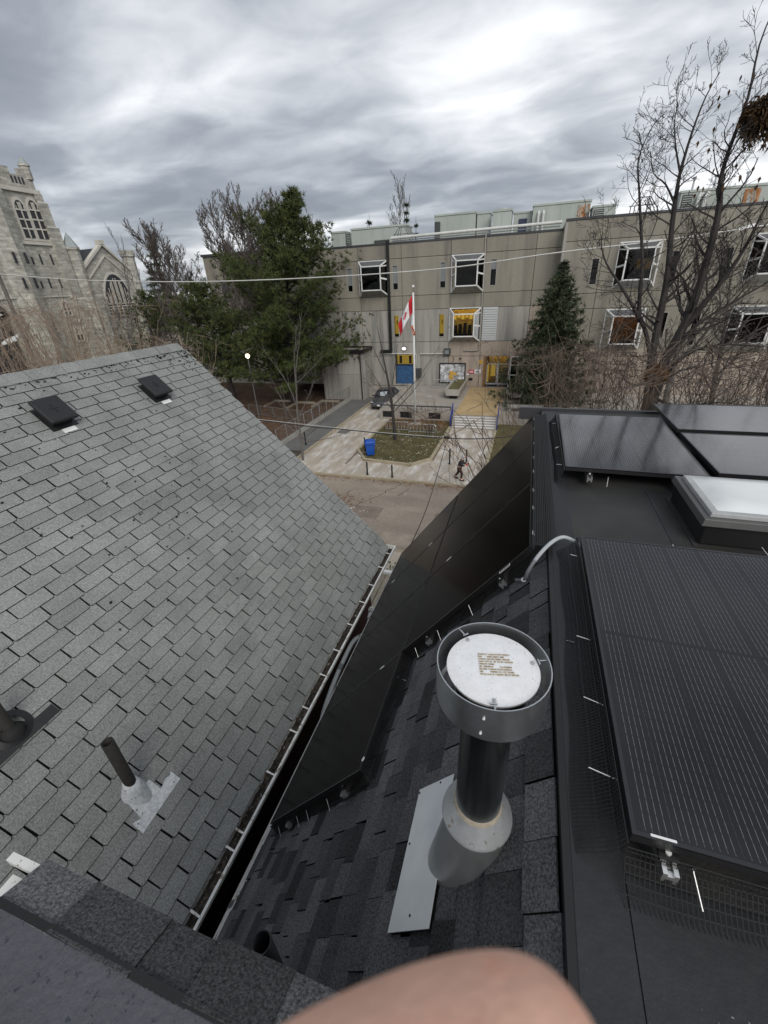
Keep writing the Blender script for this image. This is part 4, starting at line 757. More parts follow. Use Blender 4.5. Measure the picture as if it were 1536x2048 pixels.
names = {(0, 0): 'upper slope solar panel nearest the flue, beside the grey conduit', (0, 1): 'upper slope solar panel, middle of the upper row of three', (0, 2): 'upper slope solar panel nearest the street',
         (1, -1): 'lower slope solar panel nearest the viewer, its corner above the white eave trim', (1, 0): 'lower slope solar panel below the one beside the grey conduit', (1, 1): 'lower slope solar panel below the middle of the upper row', (1, 2): 'lower slope solar panel nearest the street'}
for (r, i), lab in names.items():
    o = slp if f2 else copy_tree(slp); f2 = False
    c = DP((-.05 + .7375) if r == 0 else (1.445 + .7375), 2.46 + i * 1.035 + .51, .12); o.matrix_world = Matrix.Translation(c) @ RP; o['label'] = lab; o['group'] = 'black solar panels on the steep slope'
# rails under the panels, bare ends showing
def rail(a, b, lab, grp, n=(0, 0, 1), size=.04):
    a = Vector(a); b = Vector(b); t = thing('mounting_rail', lab, 'rail', tuple(a), grp); n = Vector(n)
    mb = MB(); d = (b - a).normalized(); x = d.cross(n).normalized()
    prof = [(-.5, -.5), (-.5, .5), (-.2, .5), (-.2, .25), (.2, .25), (.2, .5), (.5, .5), (.5, -.5), (.25, -.5), (.25, -.15), (-.25, -.15), (-.25, -.5)]
    mb.prism([a + x * (u * size) + n * (v * size) for u, v in prof], b - a); mb.build('extrusion', MT['alu'], t)
    MB().bar(a + n * .026 + d * .03, a + n * .026 + d * .075, .05, .012, up=n).build('end_clamp', MT['blackmetal'], t); c = a + n * .032 + d * .05
    MB().lathe([(.008, 0), (.008, .006)], c, 10, ax=(x, d, n), close=True).build('bolt', MT['steel'], t); return t
for x, lab in ((.53, 'bare aluminium rail end under the front left corner of the foreground panel'), (1.22, 'aluminium rail under the foreground panel, its right one')): rail((x, .735, 9.715), (x, 2.43, 9.715), lab, 'rails of the foreground panel')
for x, lab in ((.60, 'bare aluminium rail end under the panel beyond the roof strip'), (1.25, 'aluminium rail under the far left panel, beside the skylight')): rail((x, 3.51, 9.715), (x, 5.2, 9.715), lab, 'rails of the far panels')
for s, y, lab in ((.28, 2.40, 'rail end by the grey conduit under the upper slope panel'), (1.13, 2.40, 'rail end behind the flue cap under the upper slope panel'), (1.72, 1.37, 'rail end at the near corner of the lowest slope panel'), (2.62, 1.37, 'rail end lowest down by the white eave trim')):
    rail(DP(s, y, .055), DP(s, 5.5, .055), lab, 'rails of the slope panels', n=NZ)
# grid plates (wire clips) and mid clamps along the seams
for i in range(2):
    for r, ss in ((0, (.18, 1.05)), (1, (1.72, 2.6))):
        for s in ss:
            tag(MB().prism([DP(s, 2.46 + i * 1.035 + 1.0205, .122), DP(s + .07, 2.46 + i * 1.035 + 1.0205, .122), DP(s + .07, 2.46 + i * 1.035 + 1.034, .122), DP(s, 2.46 + i * 1.035 + 1.034, .122)], NZ * .004).build('mid_clamp', MT['steel' if (i + r) % 2 == 0 and s > .2 else 'blackmetal']), 'small clamp in the %s seam of the slope panels, %s' % (('near', 'far')[i], {.18: 'topmost', 1.05: 'second down', 1.72: 'third down', 2.6: 'lowest'}[s]), 'clamp', 'mid clamps in the slope panel seams')
tag(MB().prism([DP(1.72, 2.447, .122), DP(1.78, 2.447, .122), DP(1.78, 2.459, .122), DP(1.72, 2.459, .122)], NZ * .004).build('mid_clamp', MT['steel']), 'small bright clamp in the seam beside the nearest lower slope panel', 'clamp')
t = thing('grid_plate', 'small white perforated clip plate beside the grey conduit end', 'clip', tuple(DP(.20, 2.42, .125)))
pl_ = MB().prism([DP(.14, 2.43, .122), DP(.24, 2.43, .122), DP(.24, 2.455, .122), DP(.14, 2.455, .122)], NZ * .003).build('plate', MT['steel'], t)
for k in range(5):
    for j in range(2): MB().prism([DP(.146 + k * .018, 2.433 + j * .011, .126), DP(.158 + k * .018, 2.433 + j * .011, .126), DP(.158 + k * .018, 2.440 + j * .011, .126), DP(.146 + k * .018, 2.440 + j * .011, .126)], NZ * .0006).build('hole', MT['gdeck'], pl_)
# white stickers on frames
for nm, c, lab in ((0, [(.478, .792, 9.7925), (.543, .792, 9.7925), (.543, .799, 9.7925), (.478, .799, 9.7925)], 'narrow white sticker on the front edge of the foreground panel'),): tag(MB().prism(c, (0, 0, .0008)).build('panel_sticker', MT['steel']), lab, 'sticker')
for k, y in enumerate((2.62, 3.0, 3.32, 3.72, 4.08, 4.5, 5.0, 5.4)):
    tag(MB().prism([DP(-.054, y, .112), DP(-.054, y + .05, .112), DP(-.054, y + .05, .095), DP(-.054, y, .095)], (.002, 0, .002)).build('frame_sticker', MT['steel']), 'white clip on the slope panels upper frame edge, %s from the near end' % 'first second third fourth fifth sixth seventh eighth'.split()[k], 'clip', 'white clips along the upper frame edge')
# guard mesh: vertical wires + horizontals, one object per run
def guard(name_lab, a, b, h0, h1, nrm_dir, pitch=.0127, wr=.0023, bend=0.03, seed=0):
    a = Vector(a); b = Vector(b); h = Vector(h1) - Vector(h0); L = (b - a).length; mb = MB(); g = random.Random(seed); nd = Vector(nrm_dir)
    n = int(L / pitch); m_ = max(2, int(h.length / pitch))
    def pt(u, v): return a + (b - a) * u + Vector(h0) + h * v + nd * (bend * (1 - v) ** 2 * (1 + .12 * math.sin(u * L * 3.1 + seed) + .06 * math.sin(u * L * 11)) + .004 * math.sin(u * L * 9))
    for i in range(n + 1): mb.tube([pt(i / n, v) for v in (0, .35, .7, 1)], wr, 3, cap=False)
    for j in range(m_ + 1): mb.tube([pt(i / max(1, n // 3), j / m_) for i in range(max(1, n // 3) + 1)], wr, 3, cap=False)
    o = mb.build('guard_mesh', MT['mesh'], fix=False); tag(o, name_lab, 'wire mesh'); return kind(o, 'stuff')
guard('black wire guard mesh along the left side of the foreground panel', (.418, .76, 9.655), (.418, 2.45, 9.655), (-.012, 0, 0), (0, 0, .125), (-.095, 0, 0), bend=1, seed=1, wr=.0018)
guard('black wire guard mesh along the front edge of the foreground panel', (.42, .765, 9.655), (1.5, .765, 9.655), (0, -.012, 0), (0, 0, .10), (0, -.085, 0), bend=1, seed=2, wr=.0013)
guard('black wire guard mesh along the left side of the far flat panel', (.40, 3.54, 9.655), (.40, 5.3, 9.655), (-.01, 0, 0), (0, 0, .12), (-.05, 0, 0), bend=1, seed=3)
guard('black wire guard mesh between the upper slope panels and the flat roof edge', DP(-.06, 2.45, .11), DP(-.06, 5.55, .11), (0, 0, 0), (.14, 0, .035), (0, 0, .02), bend=1, seed=4)
guard('black wire guard mesh beside the nearest lower slope panel', DP(1.43, 1.42, .01), DP(1.43, 2.45, .01), (0, 0, 0), NZ * .11, (.03, 0, .04), bend=1, seed=5)
guard('black wire guard mesh along the near side of the upper slope panel', DP(0, 2.445, .01), DP(1.42, 2.445, .01), (0, 0, 0), NZ * .10, (0, -.03, 0), bend=1, seed=6)
guard('black wire guard mesh along the near side of the lowest slope panel', DP(1.44, 1.41, .01), DP(2.92, 1.41, .01), (0, 0, 0), NZ * .10, (0, -.03, 0), bend=1, seed=7)
# steel mesh pins (thin bright wires poking out)
def pin(a, b, lab):
    t = thing('mesh_pin', lab, 'pin', tuple(a), 'bright steel pins holding the guard mesh'); MB().tube([a, b], .0016, 5).build('wire', MT['steel'], t)
    d = (Vector(b) - Vector(a)).normalized(); x = d.orthogonal().normalized(); MB().lathe([(.012, 0), (.012, .0015)], b, 10, ax=(x, d.cross(x), d), close=True).build('washer', MT['blackmetal'], t)
for k, (a, b) in enumerate(((( .372, 2.30, 9.74), (.425, 2.28, 9.745)), ((.355, 1.62, 9.735), (.415, 1.60, 9.74)), ((.355, 1.28, 9.735), (.425, 1.25, 9.745)), ((.345, .99, 9.735), (.425, .965, 9.745)), ((.60, .69, 9.70), (.585, .765, 9.745)), ((.36, 5.0, 9.74), (.41, 4.98, 9.75)), ((.36, 4.2, 9.73), (.41, 4.22, 9.75)), ((.35, 3.75, 9.74), (.41, 3.72, 9.75)), ((.72, 3.43, 9.70), (.735, 3.52, 9.745)), ((.95, 2.52, 9.76), (.94, 2.42, 9.745)), ((1.42, 2.60, 9.76), (1.43, 2.42, 9.745)))):
    pin(a, b, ('thin bright pin poking left from the foreground panel, topmost', 'thin bright pin poking left from the foreground panel, second', 'thin bright pin poking left from the foreground panel, third', 'thin bright pin poking left from the foreground panel, lowest', 'long bright pin below the front edge of the foreground panel', 'bright pin left of the far flat panel, farthest', 'bright pin left of the far flat panel, middle', 'bright pin left of the far flat panel, nearest', 'bright pin under the near edge of the far flat panel', 'bright pin behind the foreground panel, left one', 'bright pin behind the foreground panel beside the skylight')[k])
for k, (s, y) in enumerate(((.62, 2.42), (1.0, 2.42), (1.30, 2.42), (1.95, 1.39), (2.28, 1.39), (2.45, 1.39), (2.8, 1.39))):
    a = DP(s + .01, y - .035, .02); b = DP(s - .01, y + .01, .085); pin(a, b, 'thin bright pin along the near side of the slope panels, %s from the top' % ('first second third fourth fifth sixth seventh'.split()[k]))
pin(DP(1.44, 2.2, .02) + Vector((.05, 0, .02)), DP(1.43, 2.2, .09), 'bright pin on the upper edge of the nearest lower slope panel, farther'); tag(MB().lathe([(.016, 0), (.016, .003)], DP(1.44, 1.50, .123), 8, ax=(Vector((0, 1, 0)), DN, NZ), close=True).build('steel_washer', MT['steel']), 'bright square washer on the upper corner of the nearest lower slope panel', 'washer')
# skylight
sk = thing('skylight', 'white acrylic skylight dome in a black kerb between the panels', 'skylight', (1.8, 3.05, 9.65))
X0, X1, Y0s, Y1s = 1.165, 2.5, 2.74, 3.40
MB().prism([(X0 - .03, Y0s - .03, 9.651), (X1, Y0s - .03, 9.651), (X1, Y1s + .02, 9.651), (X0 - .03, Y1s + .02, 9.651)], (0, 0, .006)).build('kerb_flange', MT['membrane'], sk)
MB().box(X0, X1, Y0s, Y1s, 9.655, 9.81).build('kerb', MT['black'], sk, bevel=.012)
def ring(name, x0, x1, y0, y1, w, z0, z1, mat, slopein=0.):
    mb = MB(); o = [(x0, y0), (x1, y0), (x1, y1), (x0, y1)]; i_ = [(x0 + w, y0 + w), (x1 - w, y0 + w), (x1 - w, y1 - w), (x0 + w, y1 - w)]; v = [(a, b, z0) for a, b in o] + [(a + (slopein if k in (0, 3) else -slopein), b + (slopein if k < 2 else -slopein), z1) for k, (a, b) in enumerate(o)] + [(a, b, z1) for a, b in i_] + [(a, b, z0) for a, b in i_]
    f = [];
    for k in range(4):
        n = (k + 1) % 4; f += [(k, n, 4 + n, 4 + k), (4 + k, 4 + n, 8 + n, 8 + k), (8 + k, 8 + n, 12 + n, 12 + k), (12 + k, 12 + n, n, k)]
    return mb.add(v, f).build(name, mat, sk, bevel=.004)
ring('frame', X0 - .025, X1 + .02, Y0s - .025, Y1s + .02, .07, 9.80, 9.845, MT['skyframe'], .012)
ring('retainer', X0 + .022, X1 - .02, Y0s + .022, Y1s - .025, .05, 9.845, 9.872, MT['skylip'], .006)
nx, ny = 24, 16; V = []; F = []
for j in range(ny + 1):
    for i in range(nx + 1):
        u, v = i / nx, j / ny; e = min(u, 1 - u) * (X1 - X0 - .13); e2 = min(v, 1 - v) * (Y1s - Y0s - .13); hgt = .045 * min(1, e / .11) ** .6 * min(1, e2 / .11) ** .6
        V.append((X0 + .06 + u * (X1 - X0 - .12), Y0s + .06 + v * (Y1s - Y0s - .125), 9.866 + hgt))
for j in range(ny):
    for i in range(nx): a = j * (nx + 1) + i; F.append((a, a + 1, a + nx + 2, a + nx + 1))
MB().add(V, F).build('dome', MT['lens'], sk, smooth=True)
# flexible conduit from slope to flat roof
pts = []
ctl = [DP(.18, 2.40, .03), DP(.10, 2.33, .03), DP(.02, 2.31, .07), Vector((.20, 2.36, 9.66)), Vector((.27, 2.44, 9.72)), Vector((.34, 2.50, 9.735)), Vector((.41, 2.49, 9.72)), Vector((.45, 2.46, 9.70))]
def spline(c, n=6):
    out = []; c = [Vector(q) for q in c]
    for i in range(len(c) - 1):
        p0, p1, p2, p3 = c[max(0, i - 1)], c[i], c[i + 1], c[min(len(c) - 1, i + 2)]
        for k in range(n):
            t = k / n; out.append(.5 * ((2 * p1) + (p2 - p0) * t + (2 * p0 - 5 * p1 + 4 * p2 - p3) * t * t + (3 * p1 - p0 - 3 * p2 + p3) * t ** 3))
    return out + [Vector(c[-1])]
t = thing('conduit', 'light grey flexible conduit looping over the black roof edge', 'conduit', (.3, 2.4, 9.65)); sp = spline(ctl)
MB().tube(sp[16:], .0125, 12).build('tube', MT['conduit'], t, smooth=True, fix=False); MB().tube(sp[:17], .0115, 10).build('dark_tube', MT['conduit2'], t, smooth=True, fix=False); MB().tube([sp[5], sp[6]], .016, 8).build('strap', MT['steel'], t)
tag(MB().bar((.325, 1.66, 9.657), (.36, 1.652, 9.66), .006, .004).build('metal_scrap', MT['galvdull']), 'small metal sliver lying on the coated strip beside the flue cap', 'scrap')

# ================================================================== NEIGHBOUR HOUSE (grey shingles)
TG = R(43); GX, GZ = math.cos(TG), -math.sin(TG); GN = Vector((math.sin(TG), 0, math.cos(TG)))
def GP(s, y, h=0.): return Vector((-5.83, y, 10.45)) + Vector((GX, 0, GZ)) * s + GN * h
SG = 5.13
gh = thing('grey_roofed_house', 'neighbouring house with a steep worn grey shingle roof and white gutter', 'house', (-5.8, 2, 0))
MB().box(-9.3, -2.42, -6, 6.0, 0, 6.9).build('wall', MT['brick'], gh)
MB().prism([(-9.3, 6.0, 6.9), (-2.42, 6.0, 6.9), (-5.83, 6.0, 10.2)], (0, .02, 0)).build('gable_wall', MT['brick'], gh)
def yr(s): return 6.44 - .22 * s / SG
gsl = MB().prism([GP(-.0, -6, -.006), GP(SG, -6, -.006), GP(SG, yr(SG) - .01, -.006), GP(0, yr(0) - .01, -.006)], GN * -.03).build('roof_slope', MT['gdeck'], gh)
MB().prism([(-5.83, -6, 10.44), (-9.8, -6, 6.74), (-9.8, 6.42, 6.74), (-5.83, 6.42, 10.44)], (.03, 0, -.05)).build('rear_slope', MT['gshingle'], gh)
MB().prism([GP(0, yr(0) - .02, -.05), GP(SG, yr(SG) - .02, -.05), GP(SG, yr(SG) - .02, -.2), GP(0, yr(0) - .02, -.2)], (0, .02, 0)).build('rake_board', MT['gutter'], gh)
MB().prism([GP(SG + .01, -6, -.02), GP(SG + .01, yr(SG), -.02), GP(SG + .01, yr(SG), -.18), GP(SG + .01, -6, -.18)], (.012, 0, 0)).build('fascia', MT['gutter'], gh)
gm = [MT['gshingle'], MT['gbutt_shade']]
EXP = .1395; TW = .3345
def tab_mesh(jl, jr, sk):
    """three-tab shingle tab: eased lower corners, slight skew, lifted butt"""
    me = bpy.data.meshes.new('grey_shingle'); w = TW / 2 - .0047; l0, l1 = 0., EXP + .020; th, lf = .0055, .0085
    out = [(-w, l0), (w, l0), (w + jr, l1 - .012), (w - .010 + jr, l1 + sk), (-w + .010 + jl, l1 - sk), (-w + jl, l1 - .012)]
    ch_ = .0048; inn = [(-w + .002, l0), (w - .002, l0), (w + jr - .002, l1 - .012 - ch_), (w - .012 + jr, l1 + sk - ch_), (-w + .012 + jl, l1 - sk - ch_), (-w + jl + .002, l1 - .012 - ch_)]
    z = lambda y: lf * (y / l1); vs = [(x, y, z(y)) for x, y in out] + [(x, y, z(y) + .0015) for x, y in out] + [(x, y, z(y) + th) for x, y in inn]; n = len(out)
    fs = [tuple(range(n)), tuple(range(3 * n - 1, 2 * n - 1, -1))] + [(i, (i + 1) % n, (i + 1) % n + n, i + n) for i in range(n)] + [(i + n, (i + 1) % n + n, (i + 1) % n + 2 * n, i + 2 * n) for i in range(n)]
    me.from_pydata(vs, [], fs); [me.materials.append(m) for m in gm]; me.polygons.foreach_set('material_index', [1, 0] + [1] * (2 * n))  # black asphalt butts and bevels, painting in the shadow line of each course
    bm = bmesh.new(); bm.from_mesh(me); bmesh.ops.recalc_face_normals(bm, faces=bm.faces); bm.to_mesh(me); bm.free(); return me
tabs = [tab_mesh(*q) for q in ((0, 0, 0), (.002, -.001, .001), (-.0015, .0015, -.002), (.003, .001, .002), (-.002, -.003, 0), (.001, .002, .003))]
BG = Matrix(((0, GX, GN.x), (1, 0, 0), (0, GZ, GN.z))).to_4x4()
cand = []; g = random.Random(17); drift = 0
ncourse = int(SG / EXP)
for k in range(ncourse):
    s = SG + .012 - EXP - .020 - k * EXP
    off = (k % 2) * TW / 2 + g.uniform(-.012, .012) + (.11 if k % 7 == 3 else 0); y = -1.5 + off; skip = .6 * (k % 9 == 4)
    while y < yr(s) - .02:
        w = min(TW, yr(s) - y)
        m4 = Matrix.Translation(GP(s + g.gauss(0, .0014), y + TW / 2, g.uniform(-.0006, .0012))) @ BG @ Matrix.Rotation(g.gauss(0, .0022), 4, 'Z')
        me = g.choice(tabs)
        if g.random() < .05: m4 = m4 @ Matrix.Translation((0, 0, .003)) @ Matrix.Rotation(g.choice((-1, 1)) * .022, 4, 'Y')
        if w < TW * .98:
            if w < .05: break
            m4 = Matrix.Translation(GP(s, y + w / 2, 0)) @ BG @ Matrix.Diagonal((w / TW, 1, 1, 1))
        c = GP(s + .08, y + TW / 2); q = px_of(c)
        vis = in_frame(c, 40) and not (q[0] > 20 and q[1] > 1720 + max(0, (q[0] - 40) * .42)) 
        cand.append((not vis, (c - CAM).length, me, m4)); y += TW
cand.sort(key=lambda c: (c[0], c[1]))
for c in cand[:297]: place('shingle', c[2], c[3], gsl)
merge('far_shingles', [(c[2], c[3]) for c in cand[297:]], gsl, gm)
# ridge caps: a long run of folded shingles
rc = bpy.data.meshes.new('ridge_shingle')
def ridge_mesh():
    L, hw = .30, .155; vs = []; fs = []
    secs = ((0., .004), (L, .013))
    for y, up in secs:
        for s_ in (-1, -.35, 0, .35, 1):
            a = abs(s_) * hw; vs.append((s_ * hw * .735, y, -a * .672 + .020 + up + (.004 if abs(s_) < .4 else 0)))
    for i in range(4): fs.append((i, i + 1, i + 6, i + 5))
    k = len(vs); vs += [(x, y, z - .006) for x, y, z in vs]; fs += [(k + i + 1, k + i, k + i + 5, k + i + 6) for i in range(4)] + [(i + 1, i, k + i, k + i + 1) for i in range(4)] + [(5 + i, 6 + i, k + 6 + i, k + 5 + i) for i in range(4)] + [(0, 5, k + 5, k), (9, 4, k + 4, k + 9)]
    rc.from_pydata(vs, [], fs); rc.materials.append(MT['gshingle']); return rc
ridge_mesh()
y = -1.2
while y < 6.3:
    place('ridge_shingle', rc, Matrix.Translation((-5.83 + g.uniform(-.006, .006), y + .30, 10.452)) @ Matrix.Rotation(math.pi, 4, 'Z') @ Matrix.Rotation(g.uniform(-.01, .01), 4, 'Z'), gh); y += .235
# moss crumbs along the ridge end and worn curled bits
g = random.Random(3); mb = MB()
for k in range(320):
    if k < 130: s, y = abs(g.gauss(0, .22)) + .02, 6.40 - abs(g.gauss(0, .25))
    elif k < 240: s, y = .17 + g.gauss(0, .03), g.uniform(2, 6.4)
    else: s, y = g.gauss(2.2, .9), g.gauss(3.4, .9)
    if not (0 < s < SG and y < yr(s)): continue
    r = g.uniform(.004, .014); c = GP(s, y, .014); mb.prism([c + Vector((GX, 0, GZ)) * r * math.cos(a) * g.uniform(.4, 1.4) + Vector((0, r * math.sin(a) * g.uniform(.5, 1.8), 0)) for a in (0, 1.3, 2.5, 3.8, 5)], GN * .006)
tag(kind(mb.build('moss', MT['gdeck']), 'stuff'), 'dark moss crumbs along the ridge and worn courses of the grey roof', 'moss')
# gutter: half-round trough with front lip, hangers
def XG(): return GP(SG, 0).x
gx, gz = XG(), GP(SG, 0).z
prof = [(-.005, -.01), (.0, -.075), (.03, -.10), (.085, -.10), (.112, -.07), (.118, .0), (.130, .0), (.130, .010), (.106, .010), (.106, -.06), (.082, -.088), (.033, -.088), (.008, -.066), (.003, -.01)]
gt = MB().prism([(gx + u, -6, gz - .02 + v) for u, v in prof], (0, 12.26, 0)).build('gutter', MT['gutter'], gh)
MB().box(gx + .01, gx + .105, -6, 6.22, gz - .085, gz - .062).build('debris', MT['gdebris'], gt)
MB().box(gx - .1, gx + .128, 6.262, 6.272, gz - .12, gz - .01).build('end_cap', MT['gutter'], gt)
g = random.Random(8); mb = MB()
for k in range(420):
    c = Vector((gx + g.uniform(.015, .1), g.uniform(.4, 6.2), gz - .06)); r = g.uniform(.008, .025); a = g.uniform(0, 6.28)
    mb.add([c + Vector((r * math.cos(a + q), r * math.sin(a + q) * 1.6, g.uniform(0, .02))) for q in (0, 1.4, 3, 4.5)], [(0, 1, 2, 3)])
kind(mb.build('gutter_leaves', MT['leafpale'] if False else M('gutter_leaves', (.045, .035, .026), .9, var=.6, vs=30, col2=(.40, .36, .30), v2=(.60, .72)), gt, fix=False), 'stuff')
for y in (.83, 1.28, 1.42, 1.95, 2.42, 2.72, 3.2, 3.62, 4.12, 4.62, 5.05, 5.55, 5.98): MB().prism([(gx + .0, y, gz - .008), (gx + .12, y - .012, gz - .008), (gx + .12, y + .002, gz - .008), (gx + .02, y + .016, gz - .004)], (0, 0, .004)).build('hanger', MT['gutter'], gt)
# low box vents
def box_vent(s, y, lab):
    t = thing('attic_vent', lab, 'roof vent', tuple(GP(s, y)), 'black vents on the grey roof')
    B = Matrix.Translation(GP(s, y)) @ BG
    def part(name, mb, mat, bevel=0):
        o = mb.build(name, mat, t, local=True, bevel=bevel); o.matrix_local = Matrix.Translation(-Vector(t.location)) @ B
    part('flashing', MB().box(-.16, .17, -.14, .21, .012, .018), MT['plastic']); part('base', MB().box(-.125, .125, -.11, .15, .018, .10), MT['plastic'])
    mb = MB(); mb.prism([(-.175, -.175, .10), (.175, -.175, .10), (.175, .185, .10), (-.175, .185, .10)], (0, 0, .045)); part('hood', mb, MT['plastic'], .022)
    part('rib', MB().box(-.06, .06, -.006, .006, .145, .149).box(-.006, .006, -.06, .06, .1465, .151), MT['plastic'])
    part('white_tag', MB().box(-.07, .10, .215, .275, .0185, .021), MT['steel'])
box_vent(.66, 3.53, 'black square attic vent on the grey roof, nearer and larger one'); box_vent(.72, 5.06, 'black square attic vent on the grey roof, the one near the gable end')
# iron vent pipe with patched lead flashing
def pipe_on_roof(x, y, z0, z1, r, lab):
    t = thing('vent_pipe', lab, 'vent pipe', (x, y, z0), 'vent pipes through the grey roof'); MB().lathe([(r, z0 - .15), (r, z1), (r * .86, z1), (r * .86, z1 - .3)], (x, y, 0), 28).build('pipe', MT['iron'], t, smooth=True, fix=False); return t
t = pipe_on_roof(-2.735, 1.215, 7.56, 8.24, .044, 'rusty iron vent pipe with a patched silver flashing on the grey roof')
c0 = Vector((-2.735, 1.215, 0)); zs = lambda x: 10.45 - (x + 5.83) * math.tan(TG)
mb = MB(); n = 28; vs = []
for j in range(n):
    a = 2 * math.pi * j / n; wv = 1 + .10 * math.sin(3 * a + 1); bx, by = -2.725 + .098 * wv * math.cos(a), 1.215 + .094 * wv * math.sin(a); mx_ = -2.732 + .070 * math.cos(a), 1.215 + .068 * math.sin(a)
    vs += [(bx, by, zs(bx) + .014), (mx_[0], mx_[1], 7.655 - .05 * math.cos(a)), (-2.735 + .046 * math.cos(a), 1.215 + .046 * math.sin(a), 7.735 - .03 * math.cos(a)), (-2.735 + .041 * math.cos(a), 1.215 + .041 * math.sin(a), 7.735 - .03 * math.cos(a))]
mb.add(vs, [(4 * j + q, 4 * ((j + 1) % n) + q, 4 * ((j + 1) % n) + q + 1, 4 * j + q + 1) for j in range(n) for q in range(3)]); mb.build('lead_boot', MT['lead'], t, smooth=True, fix=False)
g = random.Random(2); e = [(4.36, 1.04)] + [(4.37 + g.uniform(-.02, .02), 1.04 + .045 * k) for k in range(1, 10)] + [(4.36, 1.47), (4.47, 1.47), (4.475, 1.25), (4.48, 1.03)]
MB().prism([GP(s, y, .013) for s, y in e], GN * .003).build('lead_sheet', MT['lead'], t); MB().prism([GP(4.25, 1.12, .0135), GP(4.25, 1.33, .0135), GP(4.385, 1.33, .0135), GP(4.385, 1.10, .0135)], GN * .002).build('lead_apron', MT['lead'], t)
for s, y in ((4.44, 1.42), (4.40, 1.06)): MB().lathe([(.006, 0), (0, .003)], GP(s, y, .016), 8, ax=(Vector((0, 1, 0)), Vector((GX, 0, GZ)), GN)).build('nail', MT['iron'], t)
t = pipe_on_roof(-3.505, 1.055, 8.22, 8.64, .042, 'black plastic vent pipe with a rubber boot at the left picture edge')
MB().prism([GP(3.22, .72, .016), GP(3.22, 1.335, .016), GP(3.31, 1.335, .020), GP(3.31, .72, .020)], GN * .004).build('flange', MT['plastic'], t)
MB().lathe([(.150, .016), (.140, .022), (.11, .028), (.095, .04)], GP(3.16, 1.055), 36, ax=(Vector((0, 1, 0)), Vector((GX, 0, GZ)), GN)).build('boot', MT['plastic'], t, smooth=True)
MB().lathe([(.085, 8.16), (.085, 8.30), (.07, 8.315), (.047, 8.345)], (-3.505, 1.055, 0), 24).build('rubber_collar', MT['rubber'], t, smooth=True)

# ---- between the houses
t = thing('exhaust_pipe', 'grey ribbed exhaust pipe running along the wall in the gap between the houses', 'pipe', (-1.9, 3.5, 6.5))
pp = spline([(-1.86, 2.72, 6.55), (-1.90, 2.9, 6.66), (-1.93, 3.3, 6.72), (-1.945, 3.75, 6.74), (-1.94, 4.05, 6.72), (-1.88, 4.25, 6.66), (-1.86, 4.42, 6.64), (-1.90, 4.6, 6.70), (-1.90, 4.72, 6.72)], 5)
MB().tube(pp, .032, 12).build('tube', MT['conduit'], t, smooth=True, fix=False)
for k in (12, 22, 27, 33, 37): MB().tube([Vector(pp[k]), Vector(pp[k + 1])], .036, 12).build('coupling', MT['conduit2'], t)
MB().lathe([(.06, 0), (.06, .02)], pp[-1], 16, ax=(Vector((1, 0, 0)), Vector((0, 0, 1)), Vector((0, 1, 0))), close=True).build('end_flange', MT['hvac_white'], t)
t = thing('wooden_porch', 'weathered board deck with a white edge seen down the gap between the houses', 'porch', (-4.6, 11.5, 0))
for k in range(11): MB().box(-6.2 + k * .2, -6.03 + k * .2, 10.4, 12.75, 1.05 + .004 * (k % 3), 1.1 + .004 * (k % 3)).build('board', MT['wood'], t)
MB().box(-6.3, -3.9, 12.78, 12.95, .95, 1.2).build('white_edge', MT['white'], t); MB().box(-6.3, -3.9, 9.0, 10.38, .9, 1.02).build('red_deck', MT['brick'], t)
g = random.Random(6); mb = MB()
for k in range(160):
    p = Vector((-5.2 + g.gauss(0, .4), 14.0 + g.gauss(0, .3), g.uniform(0, .35))); a = g.uniform(0, 6.28); mb.add([p, p + Vector((.08 * math.cos(a), .08 * math.sin(a), .05)), p + Vector((.03, .05, .12))], [(0, 1, 2)])
tag(kind(mb.build('weeds', M('weeds', (.10, .12, .04), .9, var=.4, vs=6)), 'stuff'), 'small green weeds by the pavement seen through the gap', 'weeds')
struct('front_path', MB().box(-6.5, -3.2, 13.0, 14.38, -.1, -.004), MT['slab'])

# ================================================================== TREES
ZCAP = [999.]
def grow(mb, p, d, L, r, depth, g, up=.15, wob=.22, kids=(3, 5), ratio=.62, spread=.75, rmin=.004, segs=5, sides=(7, 5, 4, 3, 3), kstart=.25, tipr=.35):
    """a bent tapering limb with alternate side shoots, recursively"""
    p = Vector(p); d = Vector(d).normalized(); pts = [p.copy()]; rs = [r]; st = L / segs
    for i in range(segs):
        d = (d + Vector((g.gauss(0, wob), g.gauss(0, wob), g.gauss(0, wob * .6) + up * .35))).normalized()
        if p.z > ZCAP[0]: d = Vector((d.x + g.gauss(0, .4), d.y + g.gauss(0, .4), -.25)).normalized()
        p = p + d * st; pts.append(p.copy()); rs.append(max(rmin, r * (1 - (1 - tipr) * (i + 1) / segs)))
    mb.tube(pts, rs, sides[min(depth, len(sides) - 1)] if depth < 9 else 3, cap=False)
    return pts, rs
